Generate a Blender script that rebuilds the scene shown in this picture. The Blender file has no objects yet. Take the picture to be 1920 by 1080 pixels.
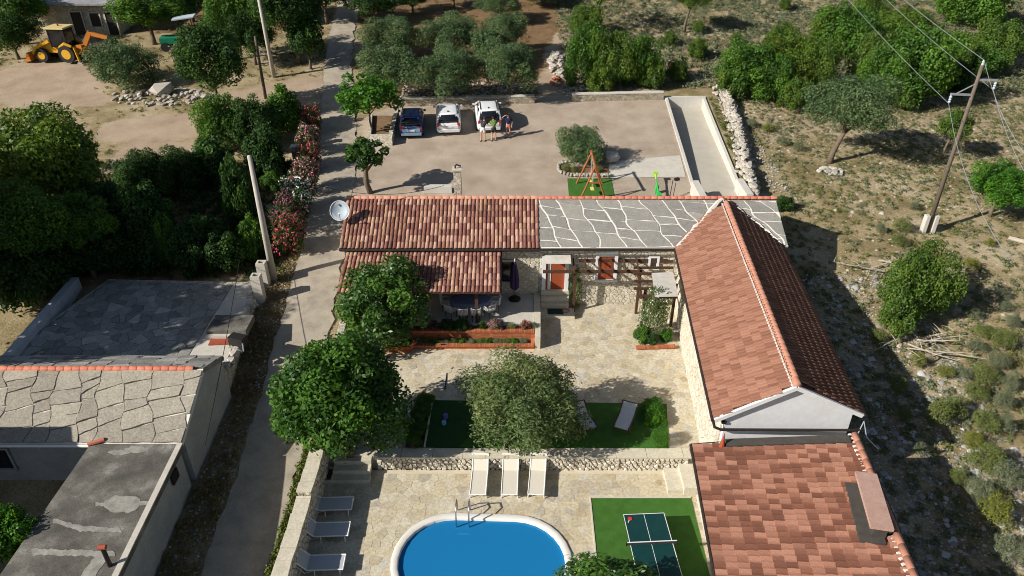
import bpy, math, random
import numpy as np
from mathutils import Vector, Matrix
from mathutils.geometry import tessellate_polygon

S = bpy.context.scene
COL = S.collection
R = math.radians

# ------------------------------------------------------------------ camera, sky, sun, exposure
CAM_H, PITCH, FPX = 22.0, R(32.05), 1355.0
cam_d = bpy.data.cameras.new("camera")
cam_d.sensor_width = 36.0
cam_d.lens = FPX / 1920.0 * 36.0
cam_d.clip_end = 2000.0
cam = bpy.data.objects.new("camera", cam_d)
COL.objects.link(cam)
cam.location = (0, 0, CAM_H)
cam.rotation_euler = (R(90) - PITCH, 0, 0)
S.camera = cam

SUN_EL = R(31.0)
SH = Vector((0.91, 0.41)).normalized()            # direction the shadows fall on the ground
sun_dir = Vector((SH.x * math.cos(SUN_EL), SH.y * math.cos(SUN_EL), -math.sin(SUN_EL)))
W = bpy.data.worlds.new("World")
S.world = W
W.use_nodes = True
wn = W.node_tree.nodes
bg = wn.get("Background") or wn.new("ShaderNodeBackground")
sky = wn.new("ShaderNodeTexSky")
sky.sky_type = 'NISHITA'
sky.sun_disc = False
sky.sun_elevation = SUN_EL
to_sun = -sun_dir
sky.sun_rotation = math.atan2(to_sun.x, to_sun.y)
W.node_tree.links.new(sky.outputs[0], bg.inputs[0])
bg.inputs[1].default_value = 0.05
sun_l = bpy.data.lights.new("sun", 'SUN')
sun_l.energy = 4.8
sun_l.angle = R(0.5)
sun_l.color = (1.0, 0.94, 0.85)
sun = bpy.data.objects.new("sun", sun_l)
COL.objects.link(sun)
sun.location = (-40, -20, 60)
sun.rotation_euler = sun_dir.to_track_quat('-Z', 'Y').to_euler()
S.view_settings.view_transform = 'Standard'
S.view_settings.look = 'None'
S.view_settings.gamma = 1.0
S.view_settings.exposure = 0.45
S.view_settings.use_curve_mapping = False
S.cycles.filter_width = 1.0
S.cycles.max_bounces = 6
S.cycles.diffuse_bounces = 2
S.cycles.glossy_bounces = 2
S.cycles.transparent_max_bounces = 8

# ------------------------------------------------------------------ survey: picture measurements to places in the world
_c, _s = math.cos(PITCH), math.sin(PITCH)
def _ray(px, py):
    b = (540 - py) / FPX
    return ((px - 960) / FPX, _c + b * _s, -_s + b * _c)
def at(px, py, z=0.0):
    d = _ray(px, py); t = (z - CAM_H) / d[2]
    return Vector((d[0] * t, d[1] * t, z))
def at_y(px, py, Y):
    d = _ray(px, py); t = Y / d[1]
    return Vector((d[0] * t, Y, CAM_H + d[2] * t))
_K = np.array([(-400, -.4), (-60, -.3), (16, -.1), (22, .3), (28, 1.0), (36, 2.3), (44, 3.1), (52, 3.8), (70, 5.6), (100, 9), (260, 22), (900, 40)])
def Ty(y):
    y = np.asarray(y, float)
    return sum(np.interp(y + o, _K[:, 0], _K[:, 1]) for o in (-3, -1.5, 0, 1.5, 3)) / 5
def T(y):
    return float(Ty(y))
def gnd(px, py):
    z = 1.0
    for _ in range(50):
        q = at(px, py, z); z = .5 * z + .5 * T(min(max(q.y, -50), 300))
    return at(px, py, z)
def mpp(p):                                         # metres per picture pixel at a place
    return (p.y * _c + (CAM_H - p.z) * _s) / FPX

# ------------------------------------------------------------------ materials
MATS = {}
def _new(name):
    m = bpy.data.materials.new(name); m.use_nodes = True
    nt = m.node_tree; nt.nodes.clear()
    out = nt.nodes.new('ShaderNodeOutputMaterial')
    MATS[name] = m
    return m, nt, out
def N(nt, typ, **kw):
    n = nt.nodes.new(typ)
    for k, v in kw.items():
        if k == 'ins':
            for i, x in v.items():
                n.inputs[i].default_value = x
        else:
            setattr(n, k, v)
    return n
def c4(c):
    return (c[0], c[1], c[2], 1)
def ramp(nt, stops):
    r = nt.nodes.new('ShaderNodeValToRGB')
    e = r.color_ramp.elements
    while len(e) < len(stops):
        e.new(.5)
    for x, (p, c) in zip(e, stops):
        x.position = p; x.color = c4(c)
    return r
def randval(nt):
    L = nt.links.new
    oi = N(nt, 'ShaderNodeObjectInfo'); ge = N(nt, 'ShaderNodeNewGeometry')
    a = N(nt, 'ShaderNodeMath', operation='ADD'); f = N(nt, 'ShaderNodeMath', operation='FRACT')
    L(oi.outputs['Random'], a.inputs[0]); L(ge.outputs['Random Per Island'], a.inputs[1]); L(a.outputs[0], f.inputs[0])
    return f.outputs[0]
def mat(name, stops, scale=4.0, rough=.85, bump=0., bscale=30., rnd=None, rmix=.6, metal=0., spec=.3, detail=8., coords='Object',
        fine=0., fscale=60., coat=0., cell=0., cscale=8., joint=None):
    """Noise between colour stops; rnd = colour stops picked by a random number of each object or island; cell = rubble masonry."""
    m, nt, out = _new(name); L = nt.links.new
    if isinstance(stops[0], (int, float)):
        stops = [stops]
    if not isinstance(stops[0][1], (tuple, list)):
        k = len(stops)
        stops = [(.3 + .4 * i / max(k - 1, 1), c) for i, c in enumerate(stops)]
    b = N(nt, 'ShaderNodeBsdfPrincipled', ins={'Roughness': rough, 'Metallic': metal, 'Specular IOR Level': spec, 'Coat Weight': coat})
    L(b.outputs[0], out.inputs[0])
    tc = N(nt, 'ShaderNodeTexCoord'); co = tc.outputs[coords]
    nz = N(nt, 'ShaderNodeTexNoise', ins={'Scale': scale, 'Detail': detail, 'Roughness': .6}); L(co, nz.inputs['Vector'])
    r = ramp(nt, stops); L(nz.outputs['Fac'], r.inputs[0]); col = r.outputs[0]
    if rnd:
        rv = randval(nt); r2 = ramp(nt, rnd); L(rv, r2.inputs[0])
        mx = N(nt, 'ShaderNodeMix', data_type='RGBA', ins={0: rmix}); L(col, mx.inputs[6]); L(r2.outputs[0], mx.inputs[7]); col = mx.outputs[2]
    hgt = None
    if cell:
        v = N(nt, 'ShaderNodeTexVoronoi', feature='DISTANCE_TO_EDGE', ins={'Scale': cscale}); L(co, v.inputs['Vector'])
        v2 = N(nt, 'ShaderNodeTexVoronoi', ins={'Scale': cscale}); L(co, v2.inputs['Vector'])
        mr = N(nt, 'ShaderNodeMapRange', ins={1: 0., 2: .09, 3: 0., 4: 1.}); L(v.outputs['Distance'], mr.inputs[0])
        hs = N(nt, 'ShaderNodeSeparateColor'); L(v2.outputs['Color'], hs.inputs[0])
        mm = N(nt, 'ShaderNodeMapRange', ins={1: 0., 2: 1., 3: 1 - cell, 4: 1 + cell}); L(hs.outputs[0], mm.inputs[0])
        mu = N(nt, 'ShaderNodeMix', data_type='RGBA', blend_type='MULTIPLY', ins={0: 1.}); L(col, mu.inputs[6]); L(mm.outputs[0], mu.inputs[7])
        jc = N(nt, 'ShaderNodeMix', data_type='RGBA'); L(mr.outputs[0], jc.inputs[0]); jc.inputs[6].default_value = c4(joint or (.3, .26, .2)); L(mu.outputs[2], jc.inputs[7])
        col = jc.outputs[2]; hgt = mr.outputs[0]
    if fine:
        n2 = N(nt, 'ShaderNodeTexNoise', ins={'Scale': fscale, 'Detail': 4.}); L(co, n2.inputs['Vector'])
        m2 = N(nt, 'ShaderNodeMapRange', ins={1: .25, 2: .75, 3: 1 - fine, 4: 1 + fine}); L(n2.outputs['Fac'], m2.inputs[0])
        mf = N(nt, 'ShaderNodeMix', data_type='RGBA', blend_type='MULTIPLY', ins={0: 1.}); L(col, mf.inputs[6]); L(m2.outputs[0], mf.inputs[7]); col = mf.outputs[2]
    L(col, b.inputs['Base Color'])
    if bump:
        n3 = N(nt, 'ShaderNodeTexNoise', ins={'Scale': bscale, 'Detail': 5.}); L(co, n3.inputs['Vector']); h = n3.outputs['Fac']
        if hgt:
            ad = N(nt, 'ShaderNodeMath', operation='MULTIPLY_ADD', ins={1: .5}); L(h, ad.inputs[0]); L(hgt, ad.inputs[2]); h = ad.outputs[0]
        bp = N(nt, 'ShaderNodeBump', ins={'Strength': 1., 'Distance': bump}); L(h, bp.inputs['Height']); L(bp.outputs[0], b.inputs['Normal'])
    return m
def leaf_mat(name, stops, trans=.35, rough=.5, spec=.35):
    m, nt, out = _new(name); L = nt.links.new
    rv = randval(nt); r = ramp(nt, [(i / max(len(stops) - 1, 1), c) for i, c in enumerate(stops)]); L(rv, r.inputs[0])
    b = N(nt, 'ShaderNodeBsdfPrincipled', ins={'Roughness': rough, 'Specular IOR Level': spec}); L(r.outputs[0], b.inputs['Base Color'])
    t = N(nt, 'ShaderNodeBsdfTranslucent')
    hs = N(nt, 'ShaderNodeHueSaturation', ins={'Hue': .48, 'Saturation': 1.1, 'Value': 1.2}); L(r.outputs[0], hs.inputs['Color']); L(hs.outputs[0], t.inputs[0])
    mx = N(nt, 'ShaderNodeMixShader', ins={0: trans}); L(b.outputs[0], mx.inputs[1]); L(t.outputs[0], mx.inputs[2]); L(mx.outputs[0], out.inputs[0])
    return m

mat('mortar_pale', [(.55, .50, .40), (.62, .57, .46)], 3, fine=.15)
mat('paving_stone', [(.36, .30, .20), (.50, .44, .32), (.60, .56, .46)], 1.6, .8, .004, 40, rnd=[(0, (.36, .28, .16)), (.12, (.50, .43, .30)), (.3, (.57, .52, .40)), (.5, (.61, .57, .46)), (.65, (.44, .385, .285)), (.8, (.58, .50, .33)), (.92, (.33, .29, .24)), (1, (.50, .48, .43))], rmix=.6, fine=.26, fscale=9)
mat('paving_bed', [(.54, .48, .36), (.60, .54, .41)], 2, fine=.2, fscale=40)
mat('barrel_tile', [(.25, .115, .085), (.33, .16, .12)], 12, .75, .003, 60, rnd=[(0, (.13, .055, .045)), (.25, (.19, .075, .058)), (.45, (.25, .11, .085)), (.58, (.42, .24, .185)), (.72, (.54, .34, .27)), (.82, (.42, .27, .16)), (1, (.18, .075, .062))], rmix=.78, fine=.2, fscale=30)
mat('pan_tile', [(.235, .11, .07), (.31, .152, .102)], 9, .75, .002, 60, rnd=[(0, (.17, .072, .045)), (.3, (.23, .104, .067)), (.55, (.30, .148, .099)), (.8, (.37, .196, .136)), (1, (.20, .088, .057))], rmix=.6, fine=.14, fscale=22)
mat('pan_tile_flamed', [(.20, .088, .055), (.27, .125, .085)], 9, .75, .002, 60, rnd=[(0, (.125, .05, .031)), (.28, (.175, .07, .043)), (.45, (.23, .098, .062)), (.55, (.36, .175, .118)), (.85, (.45, .235, .163)), (1, (.17, .07, .045))], rmix=.72, fine=.16, fscale=22)
mat('roof_bed', [(.09, .038, .028), (.14, .06, .045)], 6, fine=.2)
mat('ridge_tile', [(.42, .12, .07), (.50, .17, .11)], 8, .7, .002, 50, rnd=[(0, (.36, .10, .06)), (1, (.52, .19, .12))], rmix=.5, fine=.12)
mat('ridge_tile_brown', [(.40, .18, .12), (.48, .23, .16)], 8, .7, fine=.12, rnd=[(0, (.36, .16, .1)), (1, (.5, .25, .18))], rmix=.4)
mat('white_mortar', [(.66, .63, .57), (.74, .71, .65)], 6, .9, .004, 30, fine=.12)
mat('slab_stone', [(.21, .205, .185), (.32, .31, .28)], 3, .85, .008, 25, rnd=[(0, (.20, .195, .18)), (.5, (.28, .27, .245)), (1, (.345, .325, .285))], rmix=.5, fine=.3, fscale=18)
mat('old_slab_stone', [(.25, .225, .185), (.39, .355, .29)], 2.4, .9, .012, 20, rnd=[(0, (.22, .20, .16)), (.5, (.33, .305, .255)), (1, (.42, .38, .305))], rmix=.5, fine=.32, fscale=14)
mat('grey_slab_stone', [(.20, .195, .18), (.40, .385, .345)], 2.4, .9, .012, 20, rnd=[(0, (.13, .13, .125)), (.4, (.27, .26, .24)), (.8, (.40, .385, .35)), (1, (.58, .56, .52))], rmix=.55, fine=.35, fscale=14)
mat('rubble_wall', [(.50, .45, .36), (.62, .57, .47)], 3, .9, .03, 25, cell=.22, cscale=5.5, joint=(.42, .37, .28), fine=.15)
mat('rough_wall', [(.40, .35, .26), (.55, .49, .38)], 3, .9, .05, 25, cell=.3, cscale=7, joint=(.22, .18, .12), fine=.2)
mat('wall_cap', [(.50, .46, .36), (.62, .57, .46)], 2.5, .85, .006, 20, fine=.16, fscale=12)
mat('white_render', [(.70, .71, .72), (.80, .81, .82)], 1.1, .85, .004, 30, fine=.06, fscale=5)
mat('grey_render', [(.30, .31, .32), (.40, .41, .41)], 1.2, .9, .004, 30, fine=.1, fscale=8)
mat('old_white_render', [(.45, .47, .5), (.58, .59, .6)], 1.3, .9, .004, 30, fine=.12, fscale=8)
mat('concrete_pale', [(.48, .45, .39), (.58, .55, .48)], 1.6, .85, .003, 30, fine=.1, fscale=20)
mat('concrete_white', [(.50, .48, .43), (.60, .58, .53)], 1.6, .85, .003, 30, fine=.08, fscale=20)
mat('ramp_concrete', [(.40, .37, .31), (.46, .43, .36)], 1.2, .85, .003, 30, fine=.07, fscale=25)
mat('weathered_concrete', [(.36, (.08, .076, .066)), (.52, (.125, .118, .102)), (.63, (.19, .18, .158)), (.74, (.34, .33, .295))], 1.1, .92, .008, 25, fine=.3, fscale=22)
mat('cement_patch', [(.20, .19, .17), (.37, .355, .315)], 3, .9, .004, 30, fine=.15, fscale=15)
mat('road_concrete', [(.27, .235, .185), (.36, .315, .25), (.42, .37, .295)], 1.3, .9, .006, 40, fine=.2, fscale=24)
mat('gravel_yard', [(.30, .24, .18), (.38, .31, .24), (.45, .375, .30)], .55, .95, .012, 45, fine=.3, fscale=28, detail=12)
mat('dirt_track', [(.30, .22, .15), (.42, .325, .235)], .5, .95, .012, 30, fine=.18, fscale=18, detail=12)
def _soil():
    m = mat('field_soil', [(.28, (.115, .095, .04)), (.40, (.195, .155, .075)), (.50, (.285, .225, .125)), (.64, (.38, .315, .205))], .38, .98, .03, 12, fine=.35, fscale=9, detail=12)
    nt = m.node_tree; L = nt.links.new; b = [n for n in nt.nodes if n.type == 'BSDF_PRINCIPLED'][0]
    col = b.inputs['Base Color'].links[0].from_socket; tc = N(nt, 'ShaderNodeTexCoord')
    for at_, stops, sc in (('grove', [(.3, (.10, .06, .03)), (.5, (.17, .105, .05)), (.7, (.23, .15, .08))], .8), ('dirt', [(.3, (.28, .205, .14)), (.5, (.36, .275, .195)), (.7, (.43, .34, .25))], .45)):
        nz = N(nt, 'ShaderNodeTexNoise', ins={'Scale': sc, 'Detail': 12., 'Roughness': .65}); L(tc.outputs['Object'], nz.inputs[0]); r = ramp(nt, stops); L(nz.outputs[0], r.inputs[0])
        nf = N(nt, 'ShaderNodeTexNoise', ins={'Scale': 2.5, 'Detail': 8.}); L(tc.outputs['Object'], nf.inputs[0])
        av = N(nt, 'ShaderNodeAttribute', attribute_name=at_); ad = N(nt, 'ShaderNodeMath', operation='ADD'); L(av.outputs['Fac'], ad.inputs[0]); L(nf.outputs[0], ad.inputs[1])
        mr = N(nt, 'ShaderNodeMapRange', ins={1: .85, 2: 1.15, 3: 0., 4: 1.}); L(ad.outputs[0], mr.inputs[0])
        n2 = N(nt, 'ShaderNodeTexNoise', ins={'Scale': 14., 'Detail': 6.}); L(tc.outputs['Object'], n2.inputs[0]); m2 = N(nt, 'ShaderNodeMapRange', ins={1: .3, 2: .7, 3: .8, 4: 1.2}); L(n2.outputs[0], m2.inputs[0])
        mu = N(nt, 'ShaderNodeMix', data_type='RGBA', blend_type='MULTIPLY', ins={0: 1.}); L(r.outputs[0], mu.inputs[6]); L(m2.outputs[0], mu.inputs[7])
        mx = N(nt, 'ShaderNodeMix', data_type='RGBA'); L(mr.outputs[0], mx.inputs[0]); L(col, mx.inputs[6]); L(mu.outputs[2], mx.inputs[7]); col = mx.outputs[2]
    L(col, b.inputs['Base Color'])
_soil()
mat('grove_soil', [(.12, .07, .035), (.22, .14, .075)], .8, .98, .03, 12, fine=.35, fscale=9, detail=12)
mat('turf', [(.035, .11, .012), (.055, .155, .022)], 2.5, .9, .012, 90, fine=.25, fscale=70)
mat('turf_shaded', [(.012, .055, .01), (.02, .085, .014)], 2.5, .9, .012, 90, fine=.25, fscale=70)  # same turf with tree shade put into a darker green
mat('brown_mat', [(.05, .032, .026), (.075, .048, .038)], 2.5, .9, .008, 70, fine=.2)
mat('dark_wood', [(.055, .028, .016), (.10, .052, .03)], 14, .7, .003, 40, fine=.2)
mat('orange_wood', [(.30, .095, .03), (.40, .14, .05)], 10, .6, .003, 40, fine=.12)
mat('red_wood', [(.28, .055, .02), (.36, .085, .035)], 10, .55, .002, 40, fine=.15)
mat('pole_wood', [(.10, .078, .058), (.17, .138, .108)], 8, .85, .004, 30, fine=.2)
mat('pole_concrete', [(.40, .37, .32), (.50, .46, .40)], 3, .85, .003, 30, fine=.12)
mat('bark', [(.10, .075, .05), (.19, .15, .11)], 9, .95, .012, 18, fine=.3)
mat('dead_wood', [(.34, .29, .22), (.50, .45, .37)], 6, .9, .006, 30, fine=.2)
mat('dead_twig', [(.16, .13, .11), (.26, .22, .19)], 6, .9, fine=.2)
mat('brick', [(.36, .105, .045), (.46, .16, .075)], 8, .85, .004, 40, rnd=[(0, (.30, .08, .035)), (.5, (.42, .135, .06)), (1, (.52, .20, .1))], rmix=.6, fine=.15)
mat('planter_soil', [(.07, .045, .028), (.12, .08, .05)], 5, .98, .02, 20, fine=.3)
mat('rock', [(.34, .31, .26), (.50, .465, .41)], 3, .92, .02, 14, rnd=[(0, (.26, .235, .20)), (.5, (.42, .385, .335)), (1, (.56, .52, .46))], rmix=.6, fine=.25)
mat('field_stone', [(.30, .26, .20), (.46, .41, .33)], 3, .95, 0, rnd=[(0, (.24, .20, .14)), (.6, (.44, .38, .30)), (1, (.60, .55, .47))], rmix=.7)
mat('shade_stone', [(.26, .25, .23), (.40, .39, .37)], 3, .95, 0, rnd=[(0, (.16, .155, .145)), (.6, (.36, .355, .34)), (1, (.66, .65, .63))], rmix=.7)
mat('pool_coping', [(.66, .64, .59), (.72, .70, .66)], 2, .6, fine=.03)
mat('pool_liner', [(.05, .46, .86), (.06, .50, .88)], .6, .6)
mat('steel', [(.45, .46, .48), (.55, .56, .58)], 6, .25, metal=1.)
mat('galvanised', [(.42, .45, .48), (.52, .55, .58)], 6, .5, metal=.6)
mat('black_metal', [(.014, .013, .013), (.024, .022, .021)], 6, .5)
mat('dark_gutter', [(.022, .017, .015), (.034, .027, .024)], 6, .5)
mat('white_metal', [(.74, .74, .72), (.79, .79, .77)], 6, .45, spec=.5)
mat('sling_beige', [(.60, .565, .48), (.66, .62, .53)], 30, .9, fine=.05)
mat('sling_grey', [(.40, .42, .45), (.46, .48, .51)], 30, .9, fine=.05)
mat('sling_blue', [(.46, .50, .54), (.54, .58, .61)], 30, .9, fine=.05)
mat('table_green', [(.004, .036, .037), (.006, .046, .047)], 3, .5, fine=.05)
mat('line_white', [(.72, .74, .74), (.78, .8, .8)], 5, .7)
mat('red_rubber', [(.50, .03, .03), (.58, .05, .045)], 5, .6)
mat('purple_cloth', [(.035, .02, .075), (.06, .035, .11)], 6, .9, fine=.15)
mat('table_cloth', [(.13, .17, .27), (.18, .22, .33)], 4, .85, fine=.1)
mat('window_glass', [(.01, .012, .015), (.018, .02, .024)], 3, .08, spec=.6)
mat('car_glass', [(.008, .009, .012), (.014, .015, .019)], 3, .06, spec=.7)
mat('door_green', [(.01, .035, .03), (.015, .045, .038)], 5, .9, fine=.2)
mat('car_white', [(.74, .75, .76), (.77, .78, .79)], 2, .28, coat=.6, spec=.5)
mat('car_blue', [(.010, .035, .21), (.013, .045, .25)], 2, .25, coat=.7, spec=.5)
mat('car_silver_blue', [(.20, .31, .42), (.24, .35, .46)], 2, .3, coat=.6, spec=.5)
mat('tyre', [(.018, .018, .018), (.03, .03, .03)], 8, .9)
mat('alloy', [(.45, .46, .47), (.55, .56, .57)], 6, .35, metal=.8)
mat('tail_light', [(.42, .015, .012), (.5, .025, .02)], 8, .25, coat=.5)
mat('number_plate', [(.72, .72, .70), (.76, .76, .74)], 8, .5)
mat('machine_yellow', [(.58, .30, .015), (.66, .36, .025)], 4, .5, fine=.12)
mat('machine_orange', [(.45, .14, .015), (.54, .19, .02)], 4, .55, fine=.15)
mat('cab_roof', [(.58, .47, .20), (.64, .53, .25)], 4, .5, fine=.08)
mat('skin', [(.48, .27, .18), (.54, .31, .215)], 12, .6)
mat('hair', [(.03, .02, .014), (.05, .032, .022)], 20, .8)
mat('navy_cloth', [(.012, .014, .06), (.018, .02, .08)], 15, .9)
mat('coral_cloth', [(.42, .15, .12), (.48, .18, .15)], 15, .9)
mat('green_cloth', [(.09, .16, .035), (.13, .21, .05)], 15, .9)
mat('white_cloth', [(.66, .66, .64), (.74, .74, .72)], 15, .9)
mat('dark_cloth', [(.025, .03, .035), (.04, .045, .05)], 15, .9)
mat('lime_plastic', [(.30, .62, .03), (.38, .70, .05)], 5, .45)
mat('green_plastic', [(.03, .42, .08), (.05, .5, .11)], 5, .45)
mat('yellow_plastic', [(.66, .60, .10), (.72, .66, .14)], 5, .5)
mat('dish_grey', [(.40, .47, .53), (.46, .53, .59)], 4, .5)
mat('polycarbonate', [(.50, .47, .42), (.62, .59, .54)], 1.2, .35, spec=.5, fine=.1, fscale=5)
mat('red_sheet', [(.28, .06, .03), (.36, .09, .05)], 5, .7, fine=.15)
mat('trailer_green', [(.01, .17, .09), (.015, .22, .12)], 5, .5)
mat('pink_concrete', [(.38, .24, .19), (.46, .30, .245)], 3, .85, .003, 25, fine=.12, fscale=14)
mat('lead_flashing', [(.05, .045, .04), (.075, .068, .06)], 4, .7, fine=.12)
mat('tin_roof', [(.22, .22, .23), (.33, .33, .34)], 1.2, .7, fine=.15, fscale=8)
mat('purple_toy', [(.12, .09, .4), (.2, .16, .52)], 6, .5)
mat('blue_toy', [(.2, .4, .7), (.26, .47, .76)], 6, .5)
mat('flower_white', [(.75, .75, .70), (.8, .8, .76)], 5, .8)
mat('flower_pink', [(.66, .20, .27), (.74, .36, .42)], 5, .8)
mat('flower_red', [(.52, .06, .10), (.62, .12, .17)], 5, .8)
mat('flower_purple', [(.34, .06, .15), (.46, .11, .22)], 5, .8)
leaf_mat('leaf_green', [(.03, .085, .012), (.055, .14, .02), (.09, .20, .03), (.04, .105, .014)])
leaf_mat('leaf_vivid', [(.028, .10, .010), (.045, .15, .014), (.08, .22, .022), (.035, .12, .012)])
leaf_mat('leaf_loquat', [(.022, .07, .012), (.04, .115, .018), (.085, .17, .035), (.03, .09, .014)], spec=.5, rough=.42)
leaf_mat('leaf_dark', [(.014, .042, .010), (.026, .07, .016), (.045, .105, .022), (.02, .055, .012)], .35, .6, .25)
leaf_mat('leaf_olive', [(.05, .09, .022), (.095, .15, .045), (.18, .24, .105), (.065, .115, .032)], .3, .65, .2)
leaf_mat('leaf_grove', [(.035, .085, .028), (.065, .13, .045), (.15, .215, .105), (.048, .10, .034)], .3, .65, .2)
leaf_mat('leaf_mulberry', [(.020, .068, .010), (.036, .108, .015), (.062, .15, .021), (.028, .082, .012)])
leaf_mat('leaf_lime', [(.07, .14, .015), (.11, .20, .022), (.15, .25, .035), (.085, .16, .018)])
leaf_mat('leaf_scrub', [(.04, .09, .012), (.07, .14, .02), (.11, .19, .03), (.055, .105, .016)])
leaf_mat('leaf_sage', [(.10, .125, .065), (.15, .175, .10), (.20, .225, .135), (.12, .14, .07)], .15, .8, .1)
leaf_mat('leaf_cushion', [(.085, .12, .03), (.13, .165, .045), (.18, .20, .07), (.10, .13, .035)], .15, .8, .1)
leaf_mat('leaf_yellow', [(.11, .14, .025), (.17, .19, .035), (.23, .235, .055)], .2, .8, .1)
leaf_mat('leaf_dry', [(.20, .15, .06), (.29, .22, .10), (.16, .12, .045)], .15, .9, .1)
leaf_mat('leaf_weed', [(.05, .09, .015), (.09, .13, .025), (.13, .16, .04), (.17, .17, .06)], .2, .8, .1)

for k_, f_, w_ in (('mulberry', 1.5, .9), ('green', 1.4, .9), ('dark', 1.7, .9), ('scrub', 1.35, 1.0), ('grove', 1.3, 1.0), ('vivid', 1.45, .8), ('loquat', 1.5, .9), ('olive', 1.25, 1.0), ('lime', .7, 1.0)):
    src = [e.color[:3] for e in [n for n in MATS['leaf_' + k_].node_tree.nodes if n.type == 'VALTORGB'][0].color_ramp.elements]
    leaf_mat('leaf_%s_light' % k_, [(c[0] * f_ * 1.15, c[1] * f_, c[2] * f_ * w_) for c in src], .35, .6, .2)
def _water():
    m, nt, out = _new('pool_water'); L = nt.links.new
    tr = N(nt, 'ShaderNodeBsdfTransparent'); tr.inputs[0].default_value = (.55, .88, .98, 1)
    gl = N(nt, 'ShaderNodeBsdfGlossy', ins={'Roughness': .03})
    df = N(nt, 'ShaderNodeBsdfDiffuse'); df.inputs[0].default_value = (.022, .33, .76, 1)
    mx0 = N(nt, 'ShaderNodeMixShader', ins={0: .5}); L(tr.outputs[0], mx0.inputs[1]); L(df.outputs[0], mx0.inputs[2])
    fr = N(nt, 'ShaderNodeFresnel', ins={'IOR': 1.33})
    tc = N(nt, 'ShaderNodeTexCoord'); nz = N(nt, 'ShaderNodeTexNoise', ins={'Scale': 2.2, 'Detail': 3.}); L(tc.outputs['Object'], nz.inputs[0])
    bp = N(nt, 'ShaderNodeBump', ins={'Strength': .8, 'Distance': .06}); L(nz.outputs[0], bp.inputs['Height']); L(bp.outputs[0], fr.inputs['Normal']); L(bp.outputs[0], gl.inputs['Normal'])
    mx = N(nt, 'ShaderNodeMixShader'); L(fr.outputs[0], mx.inputs[0]); L(mx0.outputs[0], mx.inputs[1]); L(gl.outputs[0], mx.inputs[2]); L(mx.outputs[0], out.inputs[0])
_water()

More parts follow.
